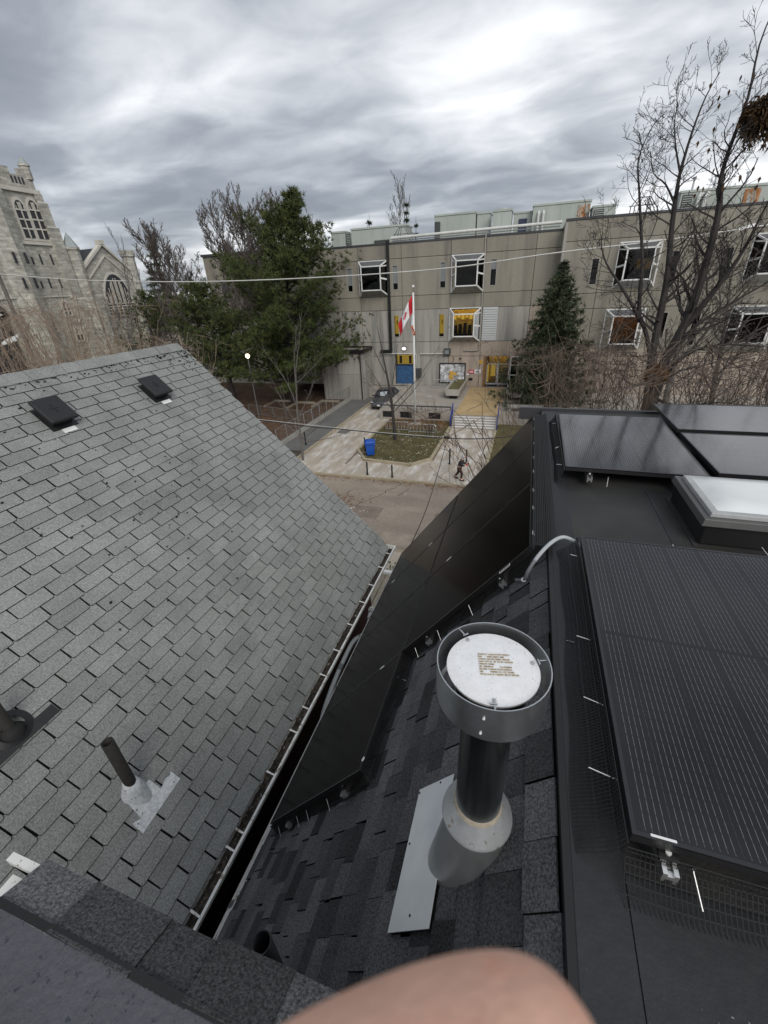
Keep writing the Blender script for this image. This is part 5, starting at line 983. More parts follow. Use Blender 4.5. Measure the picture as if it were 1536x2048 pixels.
def sprout(mb, pts, rs, depth, maxd, g, n, Lk, **k):
    """side limbs along an existing limb"""
    tot = sum((pts[i + 1] - pts[i]).length for i in range(len(pts) - 1))
    for q in range(n):
        t = k.get('kstart', .25) + (1 - k.get('kstart', .25)) * (q + g.random()) / n; t = min(t, .99); f = t * (len(pts) - 1); i = int(f); u = f - i
        p = pts[i].lerp(pts[i + 1], u); r = rs[i] * (1 - u) + rs[i + 1] * u; d = (pts[i + 1] - pts[i]).normalized()
        o = d.orthogonal().normalized(); o = Matrix.Rotation(g.uniform(0, 6.28), 3, d) @ o; s = k.get('spread', .8) * g.uniform(.7, 1.25)
        dd = (d * math.cos(s) + o * math.sin(s)); L = Lk * g.uniform(.6, 1.2) * (1 - .45 * t)
        P, Q = grow(mb, p, dd, L, max(k.get('rmin', .004), r * k.get('rk', .55)), depth, g, up=k.get('up', .15), wob=k.get('wob', .2), rmin=k.get('rmin', .004), segs=k.get('segs', 4), sides=k.get('sides', (7, 5, 4, 3, 3)))
        if depth < maxd: sprout(mb, P, Q, depth + 1, maxd, g, k.get('nk', 4), L * k.get('ratio', .55), **{**k, 'kstart': .2})
def bare_tree(name, label, base, H, r0, seed, limbs=None, mat='bark', tmat='twig', maxd=3, n1=9, L1=.42, nk=4, group=None, lean=(0, 0), up=.25, spread=.75, rmin=.006, ratio=.5, kstart=.3, wob=.10):
    g = random.Random(seed); t = thing(name, label, 'tree', base, group); tr = MB(); cr = MB()
    pts, rs = grow(tr, base, (lean[0], lean[1], 1), H, r0, 0, g, up=.35, wob=wob, segs=8, tipr=.18, rmin=rmin)
    tr.build('trunk', MT[mat], t, fix=False); sprout(cr, pts, rs, 1, maxd, g, n1, H * L1, kstart=kstart, up=up, spread=spread, nk=nk, rmin=rmin, ratio=ratio, rk=.6)
    cr.build('crown', MT[tmat], t, fix=False); return t
def tufts(name, P, D, S, mat, parent, seed, nb=14, flat=False, w=.09):
    """needle tufts: at each point P a spray of thin blades round direction D, size S"""
    g = np.random.default_rng(seed); n = len(P); P = np.asarray(P); D = np.asarray(D); D = D / np.linalg.norm(D, axis=1, keepdims=True); S = np.asarray(S)
    V = np.zeros((n, nb, 3, 3))
    for b in range(nb):
        a = g.normal(0, 1, (n, 3)); a = a / np.linalg.norm(a, axis=1, keepdims=True); d = a * .85 + D * .75; d /= np.linalg.norm(d, axis=1, keepdims=True)
        o = np.cross(d, g.normal(0, 1, (n, 3))); o /= np.linalg.norm(o, axis=1, keepdims=True); L = (S * g.uniform(.65, 1.15, n))[:, None]
        V[:, b, 0] = P - o * L * w; V[:, b, 1] = P + o * L * w; V[:, b, 2] = P + d * L
    F = np.arange(n * nb * 3).reshape(-1, 3); return raw_mesh(name, V.reshape(-1, 3), F, [mat], parent)
# --- big pine in front of the school
def pine(label, base, H, seed, width, zlow, lean=0., nwh=26, holes=0., tuft=.40, dens=1.0, name='pine_tree'):
    g = random.Random(seed); t = thing(name, label, 'tree', base); B = Vector(base)
    tr = MB(); pts = [B + Vector((lean * (k / 8) ** 1.5, .15 * math.sin(k), H * k / 8 * .985)) for k in range(9)]; tr.tube(pts, [.30 * (1 - k / 8) ** .8 + .03 for k in range(9)], 8); 
    P, D, S = [], [], []; lm = MB()
    for k in range(nwh):
        u = (k + g.uniform(-.3, .3)) / nwh; z = zlow + (H - zlow) * u; f = z / H * 8; i = min(7, int(f)); c = pts[i].lerp(pts[i + 1], f - i)
        for q in range(g.choice((4, 5, 5, 6))):
            a = g.uniform(0, 6.28); L = width(z) * g.choice((.45, .7, .9, 1.0, 1.15)) * g.uniform(.85, 1.1)
            if L < .3: L = .3
            el = .05 + .75 * u ** 2 + g.uniform(-.18, .2); d = Vector((math.cos(a) * math.cos(el), math.sin(a) * math.cos(el), math.sin(el))); p = c.copy(); bp = [p.copy()]; ns = 7
            for s in range(ns):
                d = (d + Vector((g.gauss(0, .10), g.gauss(0, .10), .07 + g.gauss(0, .05)))).normalized(); p = p + d * (L / ns); bp.append(p.copy())
            lm.tube(bp, [max(.012, .012 + .016 * L * (1 - s / ns)) for s in range(ns + 1)], 4, cap=False)
            m_ = int((6 + L * 6.5) * dens)
            for s in range(m_):
                v = .28 + .72 * (s / m_) ** .8; ff = v * ns; ii = min(ns - 1, int(ff)); b = bp[ii].lerp(bp[ii + 1], ff - ii); dd = (bp[ii + 1] - bp[ii]).normalized(); sp = (.085 * L + .10) * (1.1 - v * .45)
                off = Vector((g.gauss(0, sp), g.gauss(0, sp), g.gauss(0, sp * .30) + .06)); P.append(tuple(b + off)); D.append(tuple((dd * .6 + off.normalized() * .7 + Vector((0, 0, .6))))); S.append(tuft * g.uniform(.6, 1.15))
    for q in range(8): P.append(tuple(pts[-1] + Vector((g.gauss(0, .12), g.gauss(0, .12), -.1 * q)))); D.append((0, 0, 1)); S.append(tuft)
    for b in lm.v: pass
    tr.add(lm.v, lm.f); tr.build('trunk', MT['bark_dark'], t, fix=False)
    tufts('crown', P, D, S, MT['needles'], t, seed, nb=15, w=.07); return t
pine('big dark green pine in front of the low concrete wing', (-24.2, 41.5, 0), 18.7, 3, lambda z: (6.9 if z > 5.5 else 8.4) * min(1, max(.12, (19.6 - z) / 9.0)), 2.4, lean=2.6, nwh=36, tuft=.50, dens=1.15)
pine('smaller green pine leaning at the left of the big pine', (-31.5, 41.0, 0), 12.2, 8, lambda z: 4.4 * min(1, max(.2, (13.0 - z) / 5.0)), 3.0, lean=-1.8, nwh=22, tuft=.45, dens=.9)
pine('low dark pine branches before the church gable window', (-42.0, 42.5, 0), 12.0, 12, lambda z: 3.6 * min(1, max(.2, (13 - z) / 5.5)), 4.5, nwh=13, tuft=.42, dens=.55)
def spruce(label, base, H, W, seed, mat='needles_d', nwh=24, tuft=.22, name='spruce_tree', zl=.08, nb=12):
    g = random.Random(seed); t = thing(name, label, 'tree', base); B = Vector(base); MB().tube([B, B + Vector((0, 0, H))], [H * .014 + .03, .02], 6).build('trunk', MT['bark_dark'], t, fix=False); P, D, S = [], [], []
    for k in range(nwh):
        u = k / nwh; z = H * (zl + (1 - zl) * u); L0 = W * (1 - u) ** .85 * (.78 + .35 * ((k * 7) % 5) / 5)
        for q in range(7):
            a = 6.28 * q / 7 + k * 1.1 + g.uniform(-.2, .2); L = L0 * g.uniform(.7, 1.15); n = max(2, int(L / tuft * 2.2))
            for s in range(n):
                v = (s + .6) / n; r = L * v; P.append((B.x + math.cos(a) * r + g.gauss(0, .07 * L), B.y + math.sin(a) * r + g.gauss(0, .07 * L), B.z + z - .22 * r + .16 * r * v + g.gauss(0, .04))); D.append((math.cos(a), math.sin(a), -.05)); S.append(tuft * g.uniform(.7, 1.25))
    tufts('crown', P, D, S, MT[mat], t, seed, nb=nb, w=.10); return t
spruce('dark narrow spruce standing before the joint of the two school wings', (2.1, 42, 1), 11.4, 5.2, 5, nwh=36, tuft=.44, zl=.02, nb=14)
spruce('small spruce top showing over the left rooftop unit', (-25.6, 75, 0), 21.0, 3.2, 6, nwh=18, tuft=.5); spruce('taller thin spruce behind the school roof, right of the bare birch', (-19.6, 75, 0), 22.6, 2.3, 7, nwh=22, tuft=.45)
spruce('tiny spruce tip right of the tall thin spruce behind the roof', (-18.4, 76, 0), 20.2, 1.6, 17, nwh=16, tuft=.45)
bare_tree('bare_tree', 'grey leafless birch crown rising behind the school roof', (-22.8, 80, 0), 23.5, .25, 21, mat='twig_grey', tmat='twig_grey', maxd=3, n1=20, L1=.28, nk=6, up=.6, spread=.5, kstart=.5, rmin=.02)
bare_tree('bare_tree', 'pale leafless tree between the pine top and the roof units', (-27.2, 62, 0), 18.8, .2, 22, mat='twig_grey', tmat='twig_grey', maxd=3, n1=15, L1=.25, nk=5, up=.5, spread=.5, kstart=.5, rmin=.015)
for k, (x, y, H, sd, lab) in enumerate(((-37.5, 58, 19.5, 31, 'tall leafless tree just left of the big pine top'), (-42.5, 60, 20.2, 32, 'tall leafless tree, second one left of the big pine'), (-46.5, 60, 18.6, 33, 'leafless tree in front of the flat concrete block far left'), (-51.5, 58, 16.6, 34, 'leafless tree nearest the church gable turret'), (-34.8, 60, 20.4, 35, 'highest leafless tree rising right behind the big pine left flank'), (-40, 64, 19.6, 36, 'leafless tree standing behind the pair left of the big pine'), (-31.5, 62, 19.0, 37, 'leafless tree mostly hidden by the big pine crown'))):
    bare_tree('bare_tree', lab, (x, y, 0), H, .24, sd, mat='bark', tmat='twig', maxd=3, n1=38, L1=.36, nk=9, up=.45, spread=.6, kstart=.22, rmin=.024, group='leafless trees between church and pine')
for k, (x, y, H, sd, lab) in enumerate(((-38.5, 44, 9.8, 41, 'dense brown thicket tree above the grey roof ridge end'), (-43.0, 46, 10.8, 42, 'spreading brown leafless tree before the church gable'), (-35.5, 46, 11.2, 43, 'dark leafless tree with low limbs beside the smaller pine'), (-48, 46, 10.6, 44, 'brown leafless tree covering the foot of the church gable'))):
    bare_tree('bare_tree', lab, (x, y, 0), H, .22, sd, mat='bark_dark', tmat='twig', maxd=4, n1=17, L1=.5, nk=5, up=.14, spread=.9, kstart=.15, rmin=.019, ratio=.55, group='low leafless trees before the church')
spruce('dark spindly evergreen behind the church gable', (-67.5, 74, 0), 22.0, 4.2, 51, nwh=15, tuft=.9, nb=9); spruce('brownish evergreen right of the church turret', (-62, 66, 0), 15.8, 4.5, 52, nwh=16, tuft=.7)
# near shrubs beyond the grey ridge
def shrub(label, pts, H, seed, mat, n, name='bare_shrub', r=.016, group=None, fan=.28, maxd=2, nk=4, cap=999., wob=.09):
    ZCAP[0] = cap
    g = random.Random(seed); c = Vector((sum(p[0] for p in pts) / len(pts), sum(p[1] for p in pts) / len(pts), pts[0][2])); t = thing(name, label, 'shrub', c, group); mb = MB(); tr = MB()
    for p in pts:
        for q in range(n):
            d = Vector((g.gauss(0, fan), g.gauss(0, fan), 1)); L = H * g.uniform(.6, 1.1); P, Q = grow(tr, Vector(p) + Vector((g.gauss(0, .25), g.gauss(0, .25), 0)), d, L, r * g.uniform(.8, 1.6), 1, g, up=.25, wob=wob, segs=8, tipr=.3, rmin=.006, sides=(5, 4, 3))
            sprout(mb, P, Q, 2, maxd, g, 9, L * .26, kstart=.35, up=.45, spread=.5, nk=nk, rmin=.0055, ratio=.5, segs=3, rk=.6)
    tr.build('trunk', MT[mat], t, fix=False); mb.build('crown', MT[mat], t, fix=False); ZCAP[0] = 999.; return t
shrub('tall tan leafless shrub with upright shoots beyond the grey ridge, left', [(-18.6, 14, 0), (-17.4, 13.4, 0), (-20.2, 14.6, 0)], 12.6, 61, 'twig_tan', 16, fan=.17, r=.026, cap=10.9, maxd=3, nk=3)
shrub('tan leafless shrub at the picture edge beside the street lamp arm', [(-22.5, 15, 0), (-24.4, 15.5, 0), (-21.4, 14.5, 0)], 12.0, 62, 'twig_tan', 14, fan=.17, r=.026, cap=10.4, maxd=3, nk=3)
shrub('low reddish thicket showing just above the grey ridge', [(-13.2, 11.6, 0), (-14.6, 12, 0), (-15.8, 12.6, 0), (-12.4, 12.2, 0)], 11.0, 63, 'twig_tan', 12, fan=.2, r=.02, maxd=3, nk=3, cap=9.6)
bare_tree('bare_tree', 'slim grey leafless tree before the church tower foot', (-19.8, 17, 0), 12.4, .10, 64, mat='twig_grey', tmat='twig_grey', maxd=3, n1=12, L1=.3, nk=4, up=.7, spread=.45, kstart=.5, rmin=.008)
shrub('leafless brown hedge filling the gap left of the small pine', [(-30, 33, 0), (-32, 34, 0), (-34, 35, 0), (-36, 36, 0)], 8, 65, 'twig', 8, maxd=3, nk=3)
# sidewalk tree and sapling
g = random.Random(71); t = thing('bare_tree', 'small pale leafless street tree rising beside the grey roof rake', 'tree', (-15.1, 26.1, 0)); tr = MB(); cr = MB()
tp = [Vector(p) for p in ((-15.1, 26.1, 0), (-15.0, 26.1, 1.8), (-15.03, 26.1, 3.4), (-14.85, 26.15, 5.2), (-14.7, 26.2, 6.6))]; tr.tube(tp, [.10, .085, .07, .05, .035], 8, cap=False); tr.build('trunk', MT['twig_grey'], t, fix=False)
for p, e in (((-15.03, 26.1, 2.6), (-17.2, 25.8, 5.6)), ((-15.0, 26.1, 3.2), (-12.9, 26.4, 6.0)), ((-14.95, 26.1, 4.0), (-16.2, 26.4, 8.2)), ((-14.85, 26.1, 5.0), (-14.3, 26.0, 9.3)), ((-14.8, 26.1, 5.6), (-12.2, 26.0, 7.0)), ((-15.05, 26.1, 1.6), (-12.0, 25.4, 3.4)), ((-15.05, 26.1, 1.4), (-11.4, 26.6, 1.9)), ((-14.7, 26.1, 6.4), (-13.7, 26.3, 9.6)), ((-15, 26.1, 1.9), (-17.4, 26.4, 3.3))):
    P, Q = grow(cr, p, Vector(e) - Vector(p), (Vector(e) - Vector(p)).length, .036, 1, g, up=.1, wob=.07, segs=6, tipr=.2, rmin=.006); sprout(cr, P, Q, 2, 3, g, 7, 1.5, kstart=.25, up=.35, spread=.6, nk=3, rmin=.006, ratio=.5)
cr.build('crown', MT['twig_grey'], t, fix=False)
g = random.Random(72); t = thing('sapling', 'leafless sapling standing on the kerbed winter lawn', 'tree', (-9.47, 31.5, .05)); tr = MB(); cr = MB()
tp = [Vector(p) for p in ((-9.47, 31.5, 0), (-9.6, 31.5, 2.1), (-9.72, 31.5, 3.6), (-10.05, 31.5, 5.6), (-10.6, 31.6, 8.6))]; tr.tube(tp, [.15, .12, .10, .06, .015], 8, cap=False); tr.build('trunk', MT['bark_dark'], t, fix=False)
for p, e in (((-9.6, 31.5, 2.3), (-6.6, 31.2, 5.4)), ((-9.7, 31.5, 3.0), (-12.3, 31.8, 6.4)), ((-9.75, 31.5, 3.8), (-8.8, 31.4, 7.2)), ((-10.0, 31.5, 5.2), (-12.0, 31.3, 8.0)), ((-9.65, 31.5, 2.8), (-5.4, 31.8, 6.6)), ((-9.6, 31.5, 2.6), (-11.9, 31.2, 4.6))):
    P, Q = grow(cr, p, Vector(e) - Vector(p), (Vector(e) - Vector(p)).length, .042, 1, g, up=.1, wob=.07, segs=6, tipr=.2, rmin=.006); sprout(cr, P, Q, 2, 3, g, 6, 1.3, kstart=.25, up=.3, spread=.55, nk=3, rmin=.006, ratio=.5)
cr.build('crown', MT['bark'], t, fix=False)
# shrubs at the plaza edge
for x, y, lab, sd in ((-9.9, 37.0, 'thin leafless shrub left of the flagpole foot by the plaza edge', 75), (-7.9, 37.0, 'thin leafless shrub right of the flagpole by the plaza edge', 76)): shrub(lab, [(x, y, .05), (x + .5, y, .05)], 1.9, sd, 'twig_red', 5, r=.012, maxd=2, nk=2)
# --- big multi-stemmed tree on the right
g = random.Random(81); t = thing('bare_tree', 'tall many stemmed leafless tree towering at the right behind the solar panels', 'tree', (3.35, 13, 0)); tr = MB(); cr = MB(); fine = MB()
def PT(px, py, Y):
    d = CR * (px - 768) - CU * (py - 1024) + _f * 840; return CAM + d * (Y / d.y)
tr.tube([(3.42, 13, -.1), (3.40, 13, 4), (3.36, 13, 7.6), (3.25, 13, 8.7)], [.30, .24, .21, .17], 10, cap=False)
stems = [
 ((3.25, 13, 8.6), [(3.12, 13, 8.93), (3.07, 13.05, 9.69), (3.05, 13.1, 10.64), (3.0, 13.1, 11.24), (2.9, 13.2, 12.03), (2.83, 13.2, 12.72), (2.83, 13.3, 13.12), (2.88, 13.3, 13.78), (3.0, 13.4, 14.35), (3.18, 13.5, 14.75)], .115),
 ((3.2, 13, 8.8), [(2.83, 12.9, 9.78), (2.45, 12.8, 10.35), (1.95, 12.6, 10.95), (1.55, 12.5, 11.42), (1.38, 12.5, 11.8), (1.36, 12.5, 12.05)], .062),
 ((2.6, 12.9, 10.1), [(2.48, 12.85, 10.6), (2.37, 12.8, 11.35), (2.18, 12.8, 12.1), (1.98, 12.8, 12.85), (1.86, 12.8, 13.35), (1.98, 12.9, 13.8), (2.1, 12.9, 14.0)], .055),
 ((3.38, 13, 8.3), [(3.4, 13.0, 9.1), (3.52, 13, 9.6), (3.66, 13, 10.2), (3.72, 13, 10.95), (3.72, 13, 11.9), (3.67, 13, 12.45), (3.6, 13.1, 12.85), (3.63, 13.2, 13.4), (3.72, 13.2, 14.2), (3.70, 13.3, 15.0), (3.8, 13.3, 15.6)], .135),
 ((3.72, 13, 12.3), [(3.58, 12.9, 12.75), (3.35, 12.8, 13.1), (3.2, 12.8, 13.5)], .03),
 ((3.66, 13, 10.0), [(3.92, 12.9, 10.55), (4.15, 12.85, 11.05), (4.32, 12.8, 11.55), (4.5, 12.8, 12.4), (4.75, 12.8, 13.3)], .085),
 ((3.36, 13, 8.6), [(3.75, 12.7, 9.35), (4.3, 12.5, 9.6), (4.95, 12.3, 9.6), (5.8, 12.2, 9.5)], .055),
 ((3.5, 13, 9.4), [(3.85, 12.9, 10.0), (4.4, 12.9, 10.45), (5.05, 12.9, 10.9), (5.8, 12.9, 11.5)], .05),
 ((3.30, 13, 8.5), [(3.75, 12.8, 8.95), (4.35, 12.7, 9.15), (5.3, 12.6, 9.6)], .045),
 ((3.06, 13, 10.1), [(2.75, 12.8, 10.25), (2.35, 12.6, 10.15), (1.85, 12.4, 9.75)], .03),
 ((3.05, 13.1, 10.5), [(3.35, 13, 10.9), (3.6, 12.9, 11.3), (3.75, 12.8, 11.8)], .035),
 ((2.86, 13.2, 12.5), [(2.55, 13.1, 12.9), (2.25, 13.0, 13.1), (2.1, 13.0, 13.5)], .028),
 ((2.83, 13.3, 13.1), [(2.62, 13.3, 13.6), (2.5, 13.3, 14.0), (2.5, 13.3, 14.3)], .025),
 ((3.25, 13, 8.7), [(2.9, 12.7, 8.6), (2.5, 12.5, 8.75), (2.1, 12.4, 9.3)], .04),
 ((3.4, 13, 8.2), [(3.9, 12.6, 8.1), (4.6, 12.3, 8.3), (5.4, 12.1, 8.25)], .045)]
for p, pts, r in stems:
    P = spline([Vector(p)] + [Vector(q) for q in pts], 3); Q = [max(.010, r * (1 - .93 * i / (len(P) - 1)) ** 1.15) for i in range(len(P))]; cr.tube(P, Q, 7, cap=False)
    L = sum((P[i + 1] - P[i]).length for i in range(len(P) - 1)); sprout(fine, P, Q, 2, 4, g, int(4 + L * 4.2), 1.2, kstart=.2, up=.34, spread=1.0, nk=4, rmin=.004, ratio=.55, segs=4, rk=.42, wob=.2)
tr.build('trunk', MT['bark_dark'], t, fix=False); cr.build('limb', MT['bark_dark'], t, fix=False); fine.build('crown', MT['bark_dark'], t, fix=False)
def clump(label, c, r, seed, mat, stretch=1.4):
    g = np.random.default_rng(seed); n = 520; P = g.normal(0, 1, (n, 3)); P /= np.linalg.norm(P, axis=1, keepdims=True); rr = r * g.uniform(.2, 1, n) ** .5; P = P * rr[:, None] * np.array([1, 1, .95]); P[:, 2] -= np.maximum(0, g.normal(0, r * .55 * (stretch - 1), n)); P += np.array(c)
    D = np.stack([g.normal(0, .4, n), g.normal(0, .4, n), -np.ones(n)], 1); t = thing('leaf_clump', label, 'leaf clump', c); tufts('crown', P, D, np.full(n, r * .5), mat, t, seed, nb=5, w=.12); return t
clump('dark hanging clump of dead leaves high in the right tree', (3.98, 12.9, 13.9), .33, 83, MT['nest'], 2.0); clump('round rusty clump of dry leaves in the tree crotch', (3.24, 12.8, 8.85), .26, 84, MT['nest2'], 1.0)
g = random.Random(85); mb = MB()
for k in range(40):
    c = Vector((g.uniform(2.9, 4.4), 13 + g.uniform(-.3, .3), g.uniform(12.6, 14.6))); a = g.uniform(0, 6.28); mb.add([c, c + Vector((.03 * math.cos(a), .03 * math.sin(a), -.04)), c + Vector((0, 0, -.12)), c + Vector((-.03 * math.cos(a), -.03 * math.sin(a), -.05))], [(0, 1, 2, 3)])
tag(kind(mb.build('leaves', MT['nest'], fix=False), 'stuff'), 'few withered leaves hanging in the right tree top', 'leaves')
# tangle of bare shrubs before the right wing
shrub('brown tangled leafless shrub right above the black roof front corner', [(2.0, 11.2, 0), (2.4, 11.6, 0), (2.8, 11.2, 0)], 11.4, 91, 'twig_red', 13, fan=.06, r=.014, maxd=3, nk=4, cap=9.5, wob=.2)
shrub('brown tangled leafless shrub around the foot of the tall stems', [(2.5, 11.4, 0), (3.0, 12.0, 0), (3.7, 11.5, 0)], 11.0, 92, 'twig_red', 13, fan=.15, r=.014, maxd=3, nk=4, cap=9.2, wob=.2)
shrub('brown tangled leafless shrub at the right picture edge behind the panels', [(4.4, 11.8, 0), (5.0, 12.4, 0), (5.7, 12.0, 0)], 11.0, 93, 'twig', 13, fan=.17, r=.014, maxd=3, nk=4, cap=9.2, wob=.2)
shrub('brown leafless bush covering the spruce foot beside the entrance', [(2.0, 33, 0), (3.0, 34, 0), (4.4, 33.5, 0), (2.4, 35, 0)], 9.5, 94, 'twig_red', 9, fan=.24, maxd=3, nk=4, cap=6.4, wob=.16)
bare_tree('bare_tree', 'pinkish grey leafless tree before the name board wing, farther right', (9.5, 34, 0), 12.5, .28, 95, mat='twig_grey', tmat='twig', maxd=4, n1=14, L1=.45, nk=5, up=.3, spread=.7, kstart=.35, rmin=.012)
bare_tree('bare_tree', 'leafless tree at the right edge standing close to the right wing', (13.5, 36, 0), 11.5, .22, 96, mat='bark', tmat='twig', maxd=4, n1=14, L1=.45, nk=5, up=.25, spread=.75, kstart=.25, rmin=.012)

# ================================================================== CHURCH
ch = thing('church', 'grey limestone church with a square battlemented tower and a gabled end', 'church', (-74, 57, 0))
XT = -70.0
def chbox(name, x0, x1, y0, y1, z0, z1, mat='stone', **k): return MB().box(x0, x1, y0, y1, z0, z1).build(name, MT[mat], ch, **k)
tw = chbox('tower', XT - 9.5, XT, 47.6, 57.0, 0, 27.0)
for z0, z1, pr in ((25.0, 25.5, .3), (18.7, 19.1, .25), (11.9, 12.1, .12)): MB().box(XT - 9.6, XT + pr, 47.4, 57.0 + pr, z0, z1).build('string_course', MT['stone_trim'], ch)
for y in (48.0, 50.4, 52.8, 55.2): MB().box(XT - .45, XT + .02, y, y + 1.2, 27.0, 27.75).build('merlon', MT['stone'], ch)
mb = MB()
for yc in (50.2, 54.8):
    for q in range(4): mb.box(XT + .005, XT + .02, yc - .9 + q * .5, yc - .62 + q * .5, 26.0, 26.8)
mb.build('parapet_panel', MT['slate'], ch)
for z, w in ((24.0, .45), (21.0, .75), (11.5, 1.05), (0, 1.3)):
    zt = {24.0: 25.0, 21.0: 24.0, 11.5: 21.0, 0: 11.5}[z]; MB().box(XT - w, XT + w * .6, 57.0 - .7, 57.0 + w, z, zt).build('buttress', MT['stone'], ch)
    MB().prism([(XT - w, 57.0 - .7, zt), (XT + w * .6, 57.0 - .7, zt), (XT + w * .6, 57.0 + w, zt), (XT - w, 57.0 + w, zt)], (-.05, 0, .12)).build('weathering', MT['stone_trim'], ch)
def pinnacle(x, y, z, r, h): 
    o = MB().lathe([(r, z), (r, z + 1.5), (r * 1.2, z + 1.55), (r * 1.2, z + 1.75), (r * .85, z + 1.8)], (x, y, 0), 8).build('pinnacle', MT['stone'], ch); MB().lathe([(r * .95, z + 1.8), (r * .35, z + 2.3 + h * .3), (.04, z + 1.8 + h)], (x, y, 0), 8).build('spire', MT['copper'], o)
pinnacle(XT - .3, 56.7, 26.7, .62, .75); pinnacle(XT - .3, 48.2, 26.7, .62, .75); pinnacle(XT - 9.2, 56.5, 27.0, .6, 1.4); pinnacle(XT - 4.0, 52.2, 27.0, .6, 1.6)
MB().lathe([(2.3, 0), (2.3, 24.6), (2.1, 25.2), (2.1, 27.2)], (XT - 1.0, 50.0, 0), 8).build('stair_turret', MT['stone'], ch)
def arch_pts(y, w, z0, z1, n=7):
    hw = w / 2; zs_ = z1 - w * .85; out = [(y - hw, z0), (y + hw, z0), (y + hw, zs_)]
    for k in range(1, n): a = k / n; out.append((y + hw - hw * a ** 1.6, zs_ + (z1 - zs_) * math.sin(a * math.pi / 2)))
    out.append((y, z1))
    for k in range(n - 1, 0, -1): a = k / n; out.append((y - hw + hw * a ** 1.6, zs_ + (z1 - zs_) * math.sin(a * math.pi / 2)))
    return out + [(y - hw, zs_)]
def gothic(y, w, z0, z1, x, lights, rows=3, name='arched_window'):
    fr = arch_pts(y, w + .55, z0 - .3, z1 + .4); o = MB().prism([(x + .01, a, b) for a, b in fr], (.10, 0, 0)).build(name, MT['stone_trim'], ch)
    MB().prism([(x + .125, a, b) for a, b in arch_pts(y, w, z0, z1)], (.02, 0, 0)).build('dark_glass', MT['slate'], o); mb = MB(); lw = w / lights; zt = z1 - w * .8
    for k in range(1, lights): mb.box(x + .13, x + .24, y - w / 2 + k * lw - .07, y - w / 2 + k * lw + .07, z0, zt + (z1 - zt) * (.75 if abs(k - lights / 2) < lights / 3 else .35))
    for k in range(lights * 2): mb.box(x + .14, x + .22, y - w / 2 + (k + .5) * lw / 2 - .035, y - w / 2 + (k + .5) * lw / 2 + .035, zt, zt + (z1 - zt) * (.9 - .9 * abs((k + .5) / (2 * lights) - .5) ** 1.3 * 2))
    for k in range(rows): zz = z0 + (k + 1) * (zt - z0) / (rows) ; mb.box(x + .13, x + .23, y - w / 2, y + w / 2, zz - .08, zz + .1)
    mb.build('tracery', MT['stone_trim'], o); return o
gothic(53.55, 1.45, 19.5, 24.0, XT, 2); gothic(55.55, 1.5, 19.5, 24.2, XT, 2)
for z in (16.2, 13.1):
    for k, y in enumerate((49.3, 50.9, 52.6, 53.9, 55.6)): MB().box(XT + (.0 if y > 52.4 else 1.25 - .1 * abs(y - 50)), XT + (.03 if y > 52.4 else 1.33), y - .14, y + .14, z, z + 1.35 - .4 * (k == 2)).build('slit_window', MT['slate'], ch)
gothic(55.0, 1.0, 9.4, 11.2, XT, 2, 2); gothic(51.6, 1.0, 7.4, 10.6, XT + .05, 2, 2); gothic(55.6, .9, 5.6, 7.2, XT, 2, 1)
# gable end
MB().prism([(XT + .6, 59.6, 0), (XT + .6, 69.2, 0), (XT + .6, 69.2, 15.4), (XT + .6, 64.6, 19.0), (XT + .6, 59.6, 15.4)], (-.9, 0, 0)).build('gable_wall', MT['stone'], ch)
MB().bar((XT + .5, 59.4, 15.5), (XT + .5, 64.6, 19.4), .8, .35).bar((XT + .5, 69.4, 15.5), (XT + .5, 64.6, 19.4), .8, .35).build('coping', MT['stone_trim'], ch); MB().box(XT + .1, XT + .95, 64.1, 65.1, 19.3, 19.9).build('gable_finial', MT['stone_trim'], ch)
MB().bar((XT + .65, 60.3, 14.3), (XT + .65, 64.6, 17.7), .2, .2).bar((XT + .65, 68.9, 14.3), (XT + .65, 64.6, 17.7), .2, .2).build('gable_moulding', MT['stone_trim'], ch)
gothic(65.0, 5.6, 8.8, 15.0, XT + .6, 6, 4)
MB().prism([(XT - 14, 59.5, 15.2), (XT - .2, 59.5, 15.2), (XT - .2, 64.6, 18.7), (XT - 14, 64.6, 18.7)], (0, .02, .15)).build('slate_roof', MT['slate'], ch); MB().prism([(XT - 14, 57, 13), (XT - .2, 57, 13), (XT - .2, 59.8, 15.4), (XT - 14, 59.8, 15.4)], (0, .02, .15)).build('slate_roof', MT['slate'], ch); MB().box(XT - 14, XT - .2, 57, 59.6, 0, 13).build('link_wall', MT['stone'], ch)
MB().lathe([(1.0, 0), (1.0, 18.2), (1.15, 18.3), (1.15, 18.6)], (XT + .3, 59.2, 0), 8).build('small_turret', MT['stone'], ch); MB().lathe([(1.15, 18.6), (.05, 20.6)], (XT + .3, 59.2, 0), 8).build('turret_cap', MT['copper'], ch)
tt = MB().lathe([(1.0, 0), (1.0, 17.6), (1.2, 17.8), (1.2, 18.2)], (XT + .3, 69.9, 0), 8, close=True).build('small_turret', MT['stone'], ch)
for k in range(6): a = k * 1.047; MB().box(XT + .3 + 1.0 * math.cos(a) - .22, XT + .3 + 1.0 * math.cos(a) + .22, 69.9 + 1.0 * math.sin(a) - .22, 69.9 + 1.0 * math.sin(a) + .22, 18.2, 18.75).build('merlon', MT['stone'], tt)
for y in (60.2, 68.6): MB().box(XT + .6, XT + 1.5, y - .6, y + .6, 0, 11.0).build('buttress', MT['stone'], ch)
